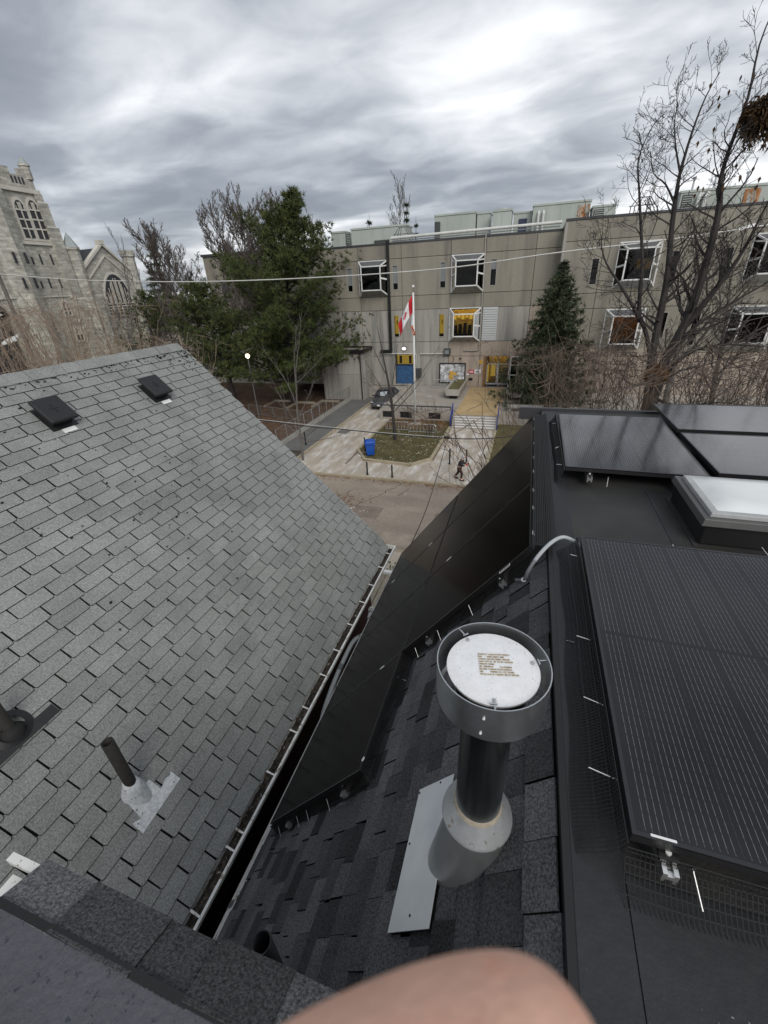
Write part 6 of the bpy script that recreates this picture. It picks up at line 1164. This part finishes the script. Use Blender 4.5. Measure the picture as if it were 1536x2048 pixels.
# other buildings
def block(name, label, cat, x0, x1, y0, y1, h, mat, roofmat, wins=()):
    t = thing(name, label, cat, ((x0 + x1) / 2, (y0 + y1) / 2, 0)); MB().box(x0, x1, y0, y1, 0, h).build('wall', MT[mat], t); MB().box(x0 - .2, x1 + .2, y0 - .2, y1 + .2, h, h + .35).build('roof', MT[roofmat], t)
    for x, z, w, hh in wins: o = MB().box(x - .1, x + w + .1, y0 - .08, y0 - .01, z - .1, z + hh + .1).build('window', MT['white'], t); MB().box(x, x + w, y0 - .1, y0 - .085, z, z + hh).build('pane', MT['glass_top'], o)
    return t
block('concrete_block', 'flat grey concrete building behind the leafless trees left of the pine', 'building', -52.5, -34.5, 68, 80, 16.6, 'concrete', 'parapet', [(-50, 11, 2, 2), (-46, 11, 2, 2), (-42, 11, 2, 2), (-38, 11, 2, 2)])
block('low_building', 'long pale low building glimpsed through the trees below the church gable', 'building', -50, -33, 52, 60, 7.0, 'concrete_light', 'concrete', [(-48, 3.5, 1.6, 1.6), (-44, 3.5, 1.6, 1.6), (-40, 3.5, 1.6, 1.6)])
t = thing('dark_gabled_house', 'dark slate roofed house at the left edge behind the utility pole', 'house', (-78, 42, 0)); MB().box(-84, -72, 33, 46.8, 0, 10.5).build('wall', MT['siding'], t); MB().prism([(-85, 32.5, 10.5), (-71.5, 32.5, 10.5), (-78, 32.5, 15.8)], (0, 14.6, 0)).build('roof', MT['slate'], t)
for z in (11.3, 12.9): MB().box(-71.95, -71.7, 33, 46.5, z - 1.4, z - 1.2).build('white_band', MT['white'], t)
for y in (36, 40, 44): o = MB().box(-72, -71.9, y, y + 1.6, 7, 9).build('window', MT['white'], t); MB().box(-71.9, -71.88, y + .1, y + 1.5, 7.1, 8.9).build('pane', MT['glass_top'], o)
struct('hedge_lawn', MB().box(-120, -60.5, 26, 100, -.1, .05), M('green_lawn', (.06, .10, .02), .95, var=.3, vs=.5))
for k, (x, y, w, d, h, rm, lab) in enumerate(((-95, 84, 24, 12, 11, 'slate', 'dark roofed building row far behind the church'), (-28, 92, 30, 10, 13, 'ramp', 'flat roofed building far behind the school roof'), (30, 96, 44, 10, 12, 'slate', 'dark building far behind the right school wing'))): block('far_building', lab, 'building', x - w / 2, x + w / 2, y, y + d, h, 'brick' if k != 1 else 'concrete', rm)

# ================================================================== WIRES, POLES, LAMPS
def cable(name, ctl, r, mat, lab, n=6, cat='cable'): return tag(MB().tube(spline(ctl, n), r, 5, fix if False else False).build(name, MT[mat], fix=False), lab, cat)
cable('overhead_cable', [(-60, 20, 16.2), (-29.6, 20, 12.79), (-20.6, 20, 12.02), (-13.0, 20, 11.70), (-4.5, 20, 11.68), (.71, 20, 12.0), (6.5, 20, 12.33), (20, 20, 13.6)], .026, 'wirew', 'pale overhead cable sagging right across the picture before the school')
tag(MB().bar((6.4, 19.95, 12.33), (6.9, 19.95, 12.44), .09).build('cable_clip', MT['steel']), 'white clip on the pale overhead cable beside the right tree', 'clip')
cable('service_cable', [(-30, 15, 8.0), (-10.6, 15, 6.44), (-6.8, 15, 6.23), (-4.6, 15, 6.13), (-2.55, 15, 6.09), (-1.1, 15, 6.16), (.4, 15, 6.37), (8, 15, 7.3)], .02, 'wireb', 'black cable crossing low over the street from left to right')
cable('service_cable', [(-12.6, 15, 6.66), (-10.6, 15, 6.475), (-6.8, 15, 6.265), (-4.6, 15, 6.165), (-2.6, 15, 6.125)], .011, 'wirew', 'pale thin cable twisted along the black street cable')
cable('drop_cable', [(-2.5, 15, 6.05), (-2.25, 12, 6.02), (-2.0, 9, 6.2), (-1.72, 6.0, 6.85)], .011, 'wireb', 'thin black drop cable running from the street cable down to the roof eave')
t = thing('cable_joint', 'small splice with looped wire where the drop cable meets the street cable', 'cable joint', (-2.5, 15, 6.1)); MB().tube([(-2.62, 15, 6.13), (-2.4, 15, 6.12)], .045, 6).build('splice', MT['black'], t); MB().tube([(-2.45 + .16 * math.sin(a), 15, 5.85 - .26 * math.cos(a) + 0) for a in np.arange(0, 6.3, .5)], .010, 4).build('loop', MT['wireb'], t); MB().tube([(-2.55, 15, 6.2), (-2.3, 15, 6.3)], .02, 5).build('white_tie', MT['hvac_white'], t)
t = thing('utility_pole', 'weathered utility pole at the left edge before the church tower', 'pole', (-35.6, 24, 0)); MB().tube([(-35.7, 24, 0), (-35.7, 24, 13.5)], [.17, .12], 10).build('post', MT['twig_grey'], t); MB().bar((-35.5, 23.9, 9.2), (-34.3, 23.9, 10.1), .06).build('brace', MT['galvdull'], t)
t = thing('street_lamp', 'pale cobra head street lamp arm at the left edge above the ridge', 'street lamp', (-26.5, 16, 0)); MB().tube([(-27.6, 16, 0), (-27.6, 16, 9.0)], [.12, .08], 8).build('post', MT['galvdull'], t); MB().tube([(-27.6, 16, 8.9), (-26.8, 16, 9.2), (-25.3, 16, 9.45)], .045, 6).build('arm', MT['galvdull'], t); MB().prism([(-25.5, 15.85, 9.38), (-24.3, 15.9, 9.58), (-24.25, 16, 9.68), (-24.4, 16.1, 9.75), (-25.5, 16.15, 9.52)], (0, .05, .14)).build('head', MT['hvac_white'], t, bevel=.03)
t = thing('yard_lamp', 'lit warm post lamp standing before the pine trunks', 'lamp', (-26.6, 37.5, 5.4)); MB().lathe([(0, -.24), (.16, -.12), (.2, 0), (.15, .15), (0, .2)], tuple(PT(495, 712, 36.0)), 12).build('globe', GLOW['lamp'], t); MB().tube([(PT(495, 712, 36).x, 36, 0), (PT(495, 712, 36).x, 36, PT(495, 712, 36).z - .28)], .05, 6).build('post', MT['railgrey'], t)

# ================================================================== STREET FURNITURE, CAR, FLAGS, PERSON
t = thing('flagpole', 'tall white flagpole with a ball finial on the kerbed lawn', 'flagpole', (-8.98, 36.2, .05)); MB().tube([(-8.97, 36.2, .05), (-9.03, 36.2, 10.6)], [.105, .07], 10).build('pole', MT['white'], t, smooth=True); MB().tube([(-9.03, 36.2, 10.6), (-9.03, 36.2, 10.95)], .03, 6).build('truck', MT['railgrey'], t); MB().lathe([(0, -.11), (.08, -.08), (.11, 0), (.08, .08), (0, .11)], (-9.03, 36.2, 11.02), 12).build('finial', MT['white'], t, smooth=True); MB().box(-9.5, -8.4, 35.7, 36.7, .0, .12).build('footing', MT['slab'], t); MB().tube([(-8.90, 36.13, .6), (-9.0, 36.14, 10.5)], .008, 3).build('halyard', MT['hvac_white'], t)
def flag_map(u, v):
    """u along the fly 0..1, v up the hoist 0..1: the cloth hangs folded and blown to the left"""
    h = Vector((-9.09, 36.18, 9.22 + 1.28 * v)); fly = Vector((-.62, 0, -.95)) * (2.0 * u); sag = Vector((.30, 0, -.45)) * u * u * (1 - v) * .6
    q = h + fly * (.92 + .12 * v) + sag + Vector((-.34 * (1 - v) * u * .2, .10 * math.sin(u * 7 + v * 2.2) + .05 * math.sin(v * 6), .0)); q.z += .30 * u * (.5 - v); q.x += .12 * u * (v - .5); return q
def cloth(name, u0, u1, v0, v1, mat, parent, nu=8, nv=8, mp=flag_map):
    V = [mp(u0 + (u1 - u0) * i / nu, v0 + (v1 - v0) * j / nv) for j in range(nv + 1) for i in range(nu + 1)]; F = [(j * (nu + 1) + i, j * (nu + 1) + i + 1, (j + 1) * (nu + 1) + i + 1, (j + 1) * (nu + 1) + i) for j in range(nv) for i in range(nu)]
    o = MB().add(V, F).build(name, mat, parent, smooth=True); s = o.modifiers.new('thick', 'SOLIDIFY'); s.thickness = .006; s.offset = 0; return o
t = thing('national_flag', 'red and white maple leaf flag blowing from the top of the white pole', 'flag', (-9.1, 36.2, 9.4)); cloth('red_band', 0, .25, 0, 1, MT['red'], t); cloth('white_field', .2501, .7499, 0, 1, MT['flagwhite'], t, 12); cloth('red_band', .75, 1, 0, 1, MT['red'], t)
half = [(0, 1), (.10, .80), (.26, .88), (.20, .48), (.38, .66), (.42, .56), (.66, .60), (.58, .40), (.66, .34), (.32, .06), (.36, -.06), (.03, -.02), (.035, -.36)]
leaf = half + [(-x, y) for x, y in reversed(half[1:])]
for side in (-1, 1):
    V = [flag_map(.5 + x * .20, .42 + y * .38) + Vector((0, side * .012, 0)) for x, y in leaf]; c = flag_map(.5, .5) + Vector((0, side * .012, 0)); n = len(V); MB().add(V + [c], [(i, (i + 1) % n, n) for i in range(n)]).build('maple_leaf', MT['red'], t)
def flag2(u, v): return Vector((-9.06 - .20 * math.sin(v * 3.1) * (u if u < .5 else (1 - u)) * 2 + .40 * max(0, .45 - v) * u * 1.6, 36.10 - .10 * math.sin(u * 8), 7.55 + 1.45 * v + .12 * u * (v - .4)))
t = thing('second_flag', 'limp white blue and orange flag hanging halfway up the white pole', 'flag', (-9.05, 36.15, 7.6)); cloth('white_field', 0, 1, .45, 1, MT['flagwhite'], t, mp=flag2); cloth('orange_field', 0.1, 1, 0, .4499, MT['orange'], t, mp=flag2); cloth('blue_patch', .25, .6, .55, .85, MT['flagblue'], t, mp=lambda u, v: flag2(u, v) + Vector((0, -.02, 0)))
# bollards
for x, y, h, lab in ((-9.43, 24.51, .88, 'thin black bollard at the street kerb, left of the two there'), (-7.65, 24.40, .86, 'thin black bollard at the street kerb, right of the two there'), (-4.36, 27.42, 1.12, 'black bollard on the walkway, the left one of the pair'), (-3.21, 27.37, 1.12, 'black bollard on the walkway beside the walking person'), (-11.05, 28.6, 1.15, 'black bollard behind the blue bin'), (-16.46, 29.27, 1.1, 'black bollard at the foot of the grey ramp path')):
    t = thing('bollard', lab, 'bollard', (x, y, 0), 'black steel bollards'); MB().lathe([(.055, 0), (.055, h), (.04, h + .02), (0, h + .025)], n=12).build('post', MT['black'], t, local=True, smooth=False); MB().lathe([(.10, .005), (.10, .02), (.056, .03)], n=12).build('base', MT['black'], t, local=True); MB().lathe([(.057, h - .12), (.057, h - .06)], n=12).build('band', MT['parapet'], t, local=True)
# recycling bin
t = thing('recycling_bin', 'bright blue lidded recycling bin standing at the corner of the lawn kerb', 'bin', (-10.35, 27.85, .08)); 
def taper(mb, w0, d0, w1, d1, z0, z1): return mb.add([(-w0, -d0, z0), (w0, -d0, z0), (w0, d0, z0), (-w0, d0, z0), (-w1, -d1, z1), (w1, -d1, z1), (w1, d1, z1), (-w1, d1, z1)], [(0, 3, 2, 1), (4, 5, 6, 7), (0, 1, 5, 4), (1, 2, 6, 5), (2, 3, 7, 6), (3, 0, 4, 7)])
taper(MB(), .21, .24, .28, .32, .08, .90).build('body', MT['bin'], t, local=True, bevel=.03); mb = MB(); taper(mb, .31, .35, .31, .35, .92, .97); taper(mb, .29, .33, .2, .24, .97, 1.05); mb.build('lid', MT['bin'], t, local=True, bevel=.02); MB().box(-.3, .3, -.36, -.32, .82, .90).build('rim', MT['bin'], t, local=True)
for s in (-1, 1): MB().tube([(s * .2, .22, .1), (s * .26, .22, .1)], .1, 12).build('wheel', MT['rubber'], t, local=True)
MB().tube([(-.22, .36, .92), (.22, .36, .92)], .02, 6).build('handle', MT['bin'], t, local=True); t.rotation_euler[2] = .35; t.scale = (1.28, 1.2, 1.12)
g = random.Random(77); tag(MB().prism([(-11.3, 27.7, .01), (-10.7, 27.3, .01), (-10.3, 27.35, .01), (-10.75, 27.75, .01), (-11.1, 27.95, .01)], (0, 0, .05)).build('snow_patch', MT['snow'], bevel=.02), 'small leftover snow patch beside the blue bin', 'snow patch')
# bicycle racks
def rack(x0, x1, y, z, lab, n, mat='twig_grey', h=.85):
    t = thing('bicycle_rack', lab, 'bicycle rack', ((x0 + x1) / 2, y, z), 'tubular bicycle racks'); MB().tube([(x0, y, z), (x0, y, z + h - .1), (x0 + .1, y, z + h), (x1 - .1, y, z + h), (x1, y, z + h - .1), (x1, y, z)], .032, 6).build('frame', MT['galvdull'], t)
    for k in range(n): x = x0 + (x1 - x0) * (k + .5) / n; MB().tube([(x, y, z + h), (x, y + .12, z + h * .55), (x, y, z + .22), (x, y - .1, z + h * .5), (x, y - .02, z + h * .95)], .013, 4).build('loop', MT['galvdull'], t)
    MB().tube([(x0, y, z + .2), (x1, y, z + .2)], .02, 5).build('lower_bar', MT['galvdull'], t)
rack(-11.0, -8.95, 33.8, .06, 'empty tubular bicycle rack left of the sapling trunk, on the lawn', 8); rack(-8.85, -6.55, 33.4, .06, 'tubular bicycle rack on the lawn with one bicycle leaning in it', 8); rack(-9.6, -6.9, 46.4, 1.0, 'dark tubular bicycle rack below the mural board', 7, h=.95)
t = thing('bicycle', 'black bicycle parked in the right lawn rack', 'bicycle', (-6.95, 33.3, .06), rz=R(78))
for x in (-.52, .52):
    w = MB(); pr = [(.33 + .018 * math.cos(a), .018 * math.sin(a)) for a in np.arange(0, 6.3, 1.05)]; w.lathe(pr, (x, 0, .35), 22, ax=(Vector((1, 0, 0)), Vector((0, 0, 1)), Vector((0, -1, 0)))); o = w.build('wheel', MT['rubber'], t, local=True)
    sp_ = MB(); [sp_.tube([(x, 0, .35), (x + .32 * math.cos(a), 0, .35 + .32 * math.sin(a))], .004, 3) for a in np.arange(0, 6.2, .52)]; sp_.build('spokes', MT['galvdull'], t, local=True)
MB().tube([(-.52, 0, .35), (-.08, 0, .32), (-.22, 0, .82), (-.52, 0, .35)], .018, 6).tube([(-.08, 0, .32), (.36, 0, .78), (-.2, 0, .76)], .02, 6).tube([(.52, 0, .35), (.33, 0, .95)], .02, 6).build('frame', MT['black'], t, local=True); MB().tube([(.33, -.25, 1.0), (.33, 0, .97), (.33, .25, 1.0)], .014, 6).build('handlebar', MT['black'], t, local=True); MB().prism([(-.36, -.06, .88), (-.36, .06, .88), (-.1, .02, .9), (-.1, -.02, .9)], (0, 0, .04)).build('saddle', MT['black'], t, local=True)
# ramp fence on its low wall, and the fence across
def fence(a, b, lab, h=1.15, wall=.35, n=9, mt='galvdull'):
    a = Vector(a); b = Vector(b); t = thing('mesh_fence', lab, 'fence', tuple((a + b) / 2)); up = Vector((0, 0, 1))
    if wall: MB().bar(a + up * wall / 2, b + up * wall / 2, .22, wall).build('low_wall', MT['concrete_light'], t)
    MB().tube([a + up * (wall + h), b + up * (wall + h)], .028, 6).build('top_rail', MT[mt], t); MB().tube([a + up * (wall + .08), b + up * (wall + .08)], .022, 5).build('bottom_rail', MT[mt], t)
    for k in range(n + 1): p = a.lerp(b, k / n); MB().tube([p + up * wall * .6, p + up * (wall + h)], .03, 6).build('post', MT[mt], t)
    mb = MB(); L = (b - a).length; m = int(L / .16)
    for k in range(m):
        for s in (-1, 1): p = a.lerp(b, k / m); q = a.lerp(b, min(1, max(0, (k + s * h / .16) / m))); mb.tube([p + up * (wall + .05), q + up * (wall + h)], .0022, 3, cap=False)
    kind(mb.build('wire_mesh', MT[mt], t, fix=False), 'stuff')
fence((-18.4, 28.2, 0), (-18.4, 44.2, 0), 'wire mesh fence on a low concrete wall along the grey ramp', n=10); fence((-27.0, 37.2, 0), (-18.6, 35.2, 0), 'low wire fence crossing the mulch left of the ramp', wall=0, h=1.0, n=5, mt='railgrey')
# car
t = thing('parked_car', 'dark grey sedan parked nose first towards the street beside the low wing', 'car', (-13.85, 42.6, .02), rz=R(2))
secs = [  # y (nose at -2.35), half width, z low, z belt, shoulder drop
 (-2.36, .62, .34, .58), (-2.30, .76, .26, .66), (-2.0, .86, .20, .76), (-1.5, .90, .18, .86), (-.95, .91, .18, .93), (-.2, .91, .18, .95), (.8, .91, .18, .97), (1.5, .90, .18, .99), (2.05, .87, .22, .99), (2.32, .80, .30, .94), (2.38, .70, .40, .80)]
V = []; F = []; n = 14
for y, w, z0, z1 in secs:
    for x, z in ((-w * .9, z0), (-w, z0 + .12), (-w * 1.0, (z0 + z1) / 2), (-w * .985, z1 - .12), (-w * .93, z1 - .03), (-w * .6, z1 + .01), (-w * .2, z1 + .025)): V.append((x, y, z))
    for x, z in ((w * .2, z1 + .025), (w * .6, z1 + .01), (w * .93, z1 - .03), (w * .985, z1 - .12), (w * 1.0, (z0 + z1) / 2), (w, z0 + .12), (w * .9, z0)): V.append((x, y, z))
for i in range(len(secs) - 1):
    for j in range(n): a = i * n + j; b = i * n + (j + 1) % n; F.append((a, b, b + n, a + n))
F += [tuple(range(n)), tuple(reversed(range((len(secs) - 1) * n, len(secs) * n)))]
MB().add(V, F).build('body', MT['carpaint'], t, local=True, smooth=True)
cab = [(-1.05, .80, .93), (-.30, .62, 1.40), (.25, .62, 1.46), (.95, .62, 1.43), (1.75, .76, .98)]
V = []; F = []
for y, w, z in cab: V += [(-w, y, z), (w, y, z), (w if z < 1 else w + .17, y if z < 1 else y * 1.0, .93), (-w if z < 1 else -w - .17, y, .93)]
for i in range(4): a = 4 * i; F += [(a, a + 1, a + 5, a + 4), (a + 1, a + 2, a + 6, a + 5), (a + 3, a, a + 4, a + 7)]
MB().add(V, F).build('cabin_glass', MT['carglass'], t, local=True)
V = []; F = []
for y, w, z in ((-.36, .60, 1.415), (.25, .60, 1.485), (.98, .60, 1.45)): V += [(-w, y, z), (0, y, z + .02), (w, y, z)]
MB().add(V, [(0, 1, 4, 3), (1, 2, 5, 4), (3, 4, 7, 6), (4, 5, 8, 7)]).build('car_roof', MT['carpaint'], t, local=True)
for s in (-1, 1):
    MB().bar((s * .80, -1.02, .95), (s * .61, -.34, 1.42), .06).bar((s * .62, .96, 1.44), (s * .76, 1.72, .99), .09).bar((s * .66, .3, 1.44), (s * .82, .3, .95), .06).build('pillar', MT['carpaint'], t, local=True)
    MB().prism([(s * .50, -2.305, .60), (s * .74, -2.22, .64), (s * .80, -2.0, .72), (s * .55, -2.22, .70)], (0, -.03, .02)).build('headlight', MT['lamp_l'], t, local=True); MB().box(s * .98 - .09, s * .98 + .09, -.85, -.73, .93, 1.06).build('wing_mirror', MT['carpaint'], t, local=True, bevel=.02)
    for y in (-1.45, 1.42):
        o = MB().tube([(s * .72, y, .33), (s * .93, y, .33)], .33, 20).build('wheel', MT['rubber'], t, local=True); MB().tube([(s * .931, y, .33), (s * .945, y, .33)], .21, 14).build('rim', MT['galvdull'], o, local=True)
MB().prism([(-.42, -2.36, .42), (.42, -2.36, .42), (.5, -2.31, .62), (-.5, -2.31, .62)], (0, -.02, 0)).build('grille', MT['black'], t, local=True); MB().bar((-.50, -2.37, .60), (0, -2.40, .52), .03).bar((.50, -2.37, .60), (0, -2.40, .52), .03).build('chrome_strip', MT['chrome'], t, local=True); MB().box(-.16, .16, -2.42, -2.39, .40, .52).build('licence_plate', MT['plate'], t, local=True); MB().box(-.68, .68, -2.35, -2.25, .24, .34).build('lower_intake', MT['black'], t, local=True)
MB().prism([(-.45, -.9, .985), (.1, -.95, .985), (.5, -.7, 1.10), (.3, -.42, 1.30), (-.3, -.5, 1.25)], (0, -.02, .015)).build('frost_patch', M('frost', (.42, .47, .50), .5, var=.4, vs=9), t, local=True)
t.scale = (1.12, 1.08, 1.10); t.location = (-13.85, 42.9, .02)
# person walking right along the walkway, leaning forward, holding something red
px0, py0 = -3.32, 24.9
t = thing('person', 'person in dark jacket and grey hood walking with red mittens raised', 'person', (px0, py0, 0), rz=R(-8))
def skin(name, verts, edges, radii, mat, parent, root=0, sub=2):
    me = bpy.data.meshes.new(name); me.from_pydata(verts, edges, []); o = link(name, me, parent, True, [mat], True); sk_ = o.modifiers.new('skin', 'SKIN')
    for i, r in enumerate(radii): me.skin_vertices[0].data[i].radius = (r, r) if not isinstance(r, tuple) else r
    for i in range(len(verts)): me.skin_vertices[0].data[i].use_root = (i == root)
    sk_.use_smooth_shade = True; s = o.modifiers.new('sub', 'SUBSURF'); s.levels = s.render_levels = sub; return o
# local: x walking direction, y sideways, z up
bv = [(0, 0, .90), (.05, 0, 1.08), (.13, 0, 1.30), (.17, 0, 1.40), (.22, 0, 1.48), (.25, 0, 1.58), (.26, 0, 1.66),
      (.02, -.10, .84), (.20, -.10, .48), (.16, -.10, .10), (.30, -.10, .04), (-.02, .10, .84), (-.10, .10, .46), (-.30, .10, .18), (-.24, .10, .06),
      (.15, -.19, 1.34), (.17, -.24, 1.08), (.42, -.17, 1.10), (.50, -.14, 1.12), (.15, .19, 1.34), (.18, .24, 1.08), (.42, .16, 1.12), (.50, .13, 1.14)]
be = [(0, 1), (1, 2), (2, 3), (3, 4), (4, 5), (5, 6), (0, 7), (7, 8), (8, 9), (9, 10), (0, 11), (11, 12), (12, 13), (13, 14), (2, 15), (15, 16), (16, 17), (17, 18), (2, 19), (19, 20), (20, 21), (21, 22)]
skin('body', bv, be, [.13, .135, .145, .08, .06, .085, .07, .095, .07, .05, .045, .095, .07, .05, .045, .07, .055, .042, .035, .07, .055, .042, .035], MT['skin'], t)
skin('jacket', [(0, 0, .86), (.05, 0, 1.06), (.13, 0, 1.30), (.17, 0, 1.41), (.15, -.20, 1.33), (.17, -.26, 1.07), (.40, -.18, 1.10), (.15, .20, 1.33), (.18, .26, 1.07), (.40, .17, 1.12)], [(0, 1), (1, 2), (2, 3), (2, 4), (4, 5), (5, 6), (2, 7), (7, 8), (8, 9)], [.165, .175, .18, .10, .095, .078, .062, .095, .078, .062], MT['jacket'], t)
skin('trousers', [(0, 0, .88), (.02, -.10, .82), (.20, -.10, .48), (.16, -.10, .13), (-.02, .10, .82), (-.10, .10, .46), (-.28, .10, .20)], [(0, 1), (1, 2), (2, 3), (0, 4), (4, 5), (5, 6)], [.14, .115, .088, .07, .115, .088, .07], MT['trousers'], t)
skin('hood', [(.17, 0, 1.44), (.20, 0, 1.53), (.235, 0, 1.63), (.24, 0, 1.70)], [(0, 1), (1, 2), (2, 3)], [.10, .115, .12, .08], MT['hood'], t)
for s in (-1, 1): MB().lathe([(0, -.07), (.05, -.04), (.058, 0), (.05, .04), (0, .07)], (.52, s * .135, 1.13), 10, ax=(Vector((0, 1, 0)), Vector((0, 0, 1)), Vector((1, 0, 0)))).build('mitten', MT['redcloth'], t, local=True, smooth=True)
MB().prism([(.08, -.145, .0), (.36, -.145, .0), (.36, -.055, .0), (.08, -.055, .0)], (0, 0, .09)).build('boot', MT['black'], t, local=True, bevel=.02); MB().prism([(-.36, .055, .10), (-.10, .055, .0), (-.10, .145, .0), (-.36, .145, .10)], (-.02, 0, .10)).build('boot', MT['black'], t, local=True, bevel=.02)
MB().lathe([(0, -.06), (.05, -.05), (.07, 0), (.05, .05), (0, .06)], (.325, 0, 1.60), 10, ax=(Vector((0, 1, 0)), Vector((0, 0, 1)), Vector((1, 0, 0)))).build('face', MT['skin'], t, local=True, smooth=True); MB().lathe([(0, -.02), (.02, 0), (0, .03)], (.395, 0, 1.595), 6).build('nose', MT['skin'], t, local=True)
for s in (-1, 1): MB().lathe([(0, -.012), (.012, 0), (0, .012)], (.385, s * .03, 1.625), 6).build('eye', MT['letter'], t, local=True)

# ================================================================== HAND of the photographer, a fingertip over the lower edge of the lens
hd = thing('hand', "photographer's hand with one bare fingertip reaching up before the lens", 'hand', tuple(CAM))
def HC(x, y, z): return CR * x + CU * y + _f * z      # right, up, forward of the lens, metres
def hskin(name, pts, edges, rad, parent=hd, sub=3, root=0):
    o = skin(name, [tuple(HC(*p)) for p in pts], edges, rad, MT['skin'], parent, root, sub); return o
# one continuous hand: palm below and behind the lens, five fingers; the index fingertip is the part in view
palm = [(.035, -.115, -.035), (.020, -.090, -.020), (.0, -.075, -.008), (.018, -.080, -.004), (.036, -.085, -.006), (.052, -.092, -.010), (.010, -.120, -.045)]
idx = [(-.021, -.056, .014), (-.0115, -.0445, .0225), (.000, -.0397, .0235), (.0095, -.0364, .0240), (.0150, -.0350, .0243)]
mid = [(.012, -.070, .018), (.020, -.062, .034), (.029, -.060, .036), (.036, -.0595, .034)]
rin = [(.032, -.078, .018), (.040, -.071, .034), (.048, -.069, .034), (.054, -.069, .031)]
lit = [(.052, -.088, .010), (.058, -.081, .023), (.064, -.079, .023), (.069, -.079, .021)]
thb = [(-.022, -.096, -.010), (-.038, -.083, .004), (-.042, -.074, .014)]
arm = [(.045, -.16, -.08), (.07, -.24, -.16)]
pts = palm + idx + mid + rin + lit + thb + arm; E_ = [(0, 1), (1, 2), (1, 3), (0, 4), (0, 5), (0, 6)]
def chain(root, start, n): return [(root, start)] + [(start + k, start + k + 1) for k in range(n - 1)]
k = len(palm); E_ += chain(2, k, 5) + chain(3, k + 5, 4) + chain(4, k + 9, 4) + chain(5, k + 13, 4) + chain(1, k + 17, 3) + chain(0, k + 20, 2)
RAD = [.026, .022, .013, .013, .013, .011, .022] + [.0095, .0098, .0100, .0094, .0066] + [.0088, .0082, .0078, .0068] + [.0082, .0078, .0074, .0064] + [.007, .0066, .0062, .0054] + [.0115, .0105, .0088] + [.028, .036]
hskin('hand_skin', pts, E_, RAD)
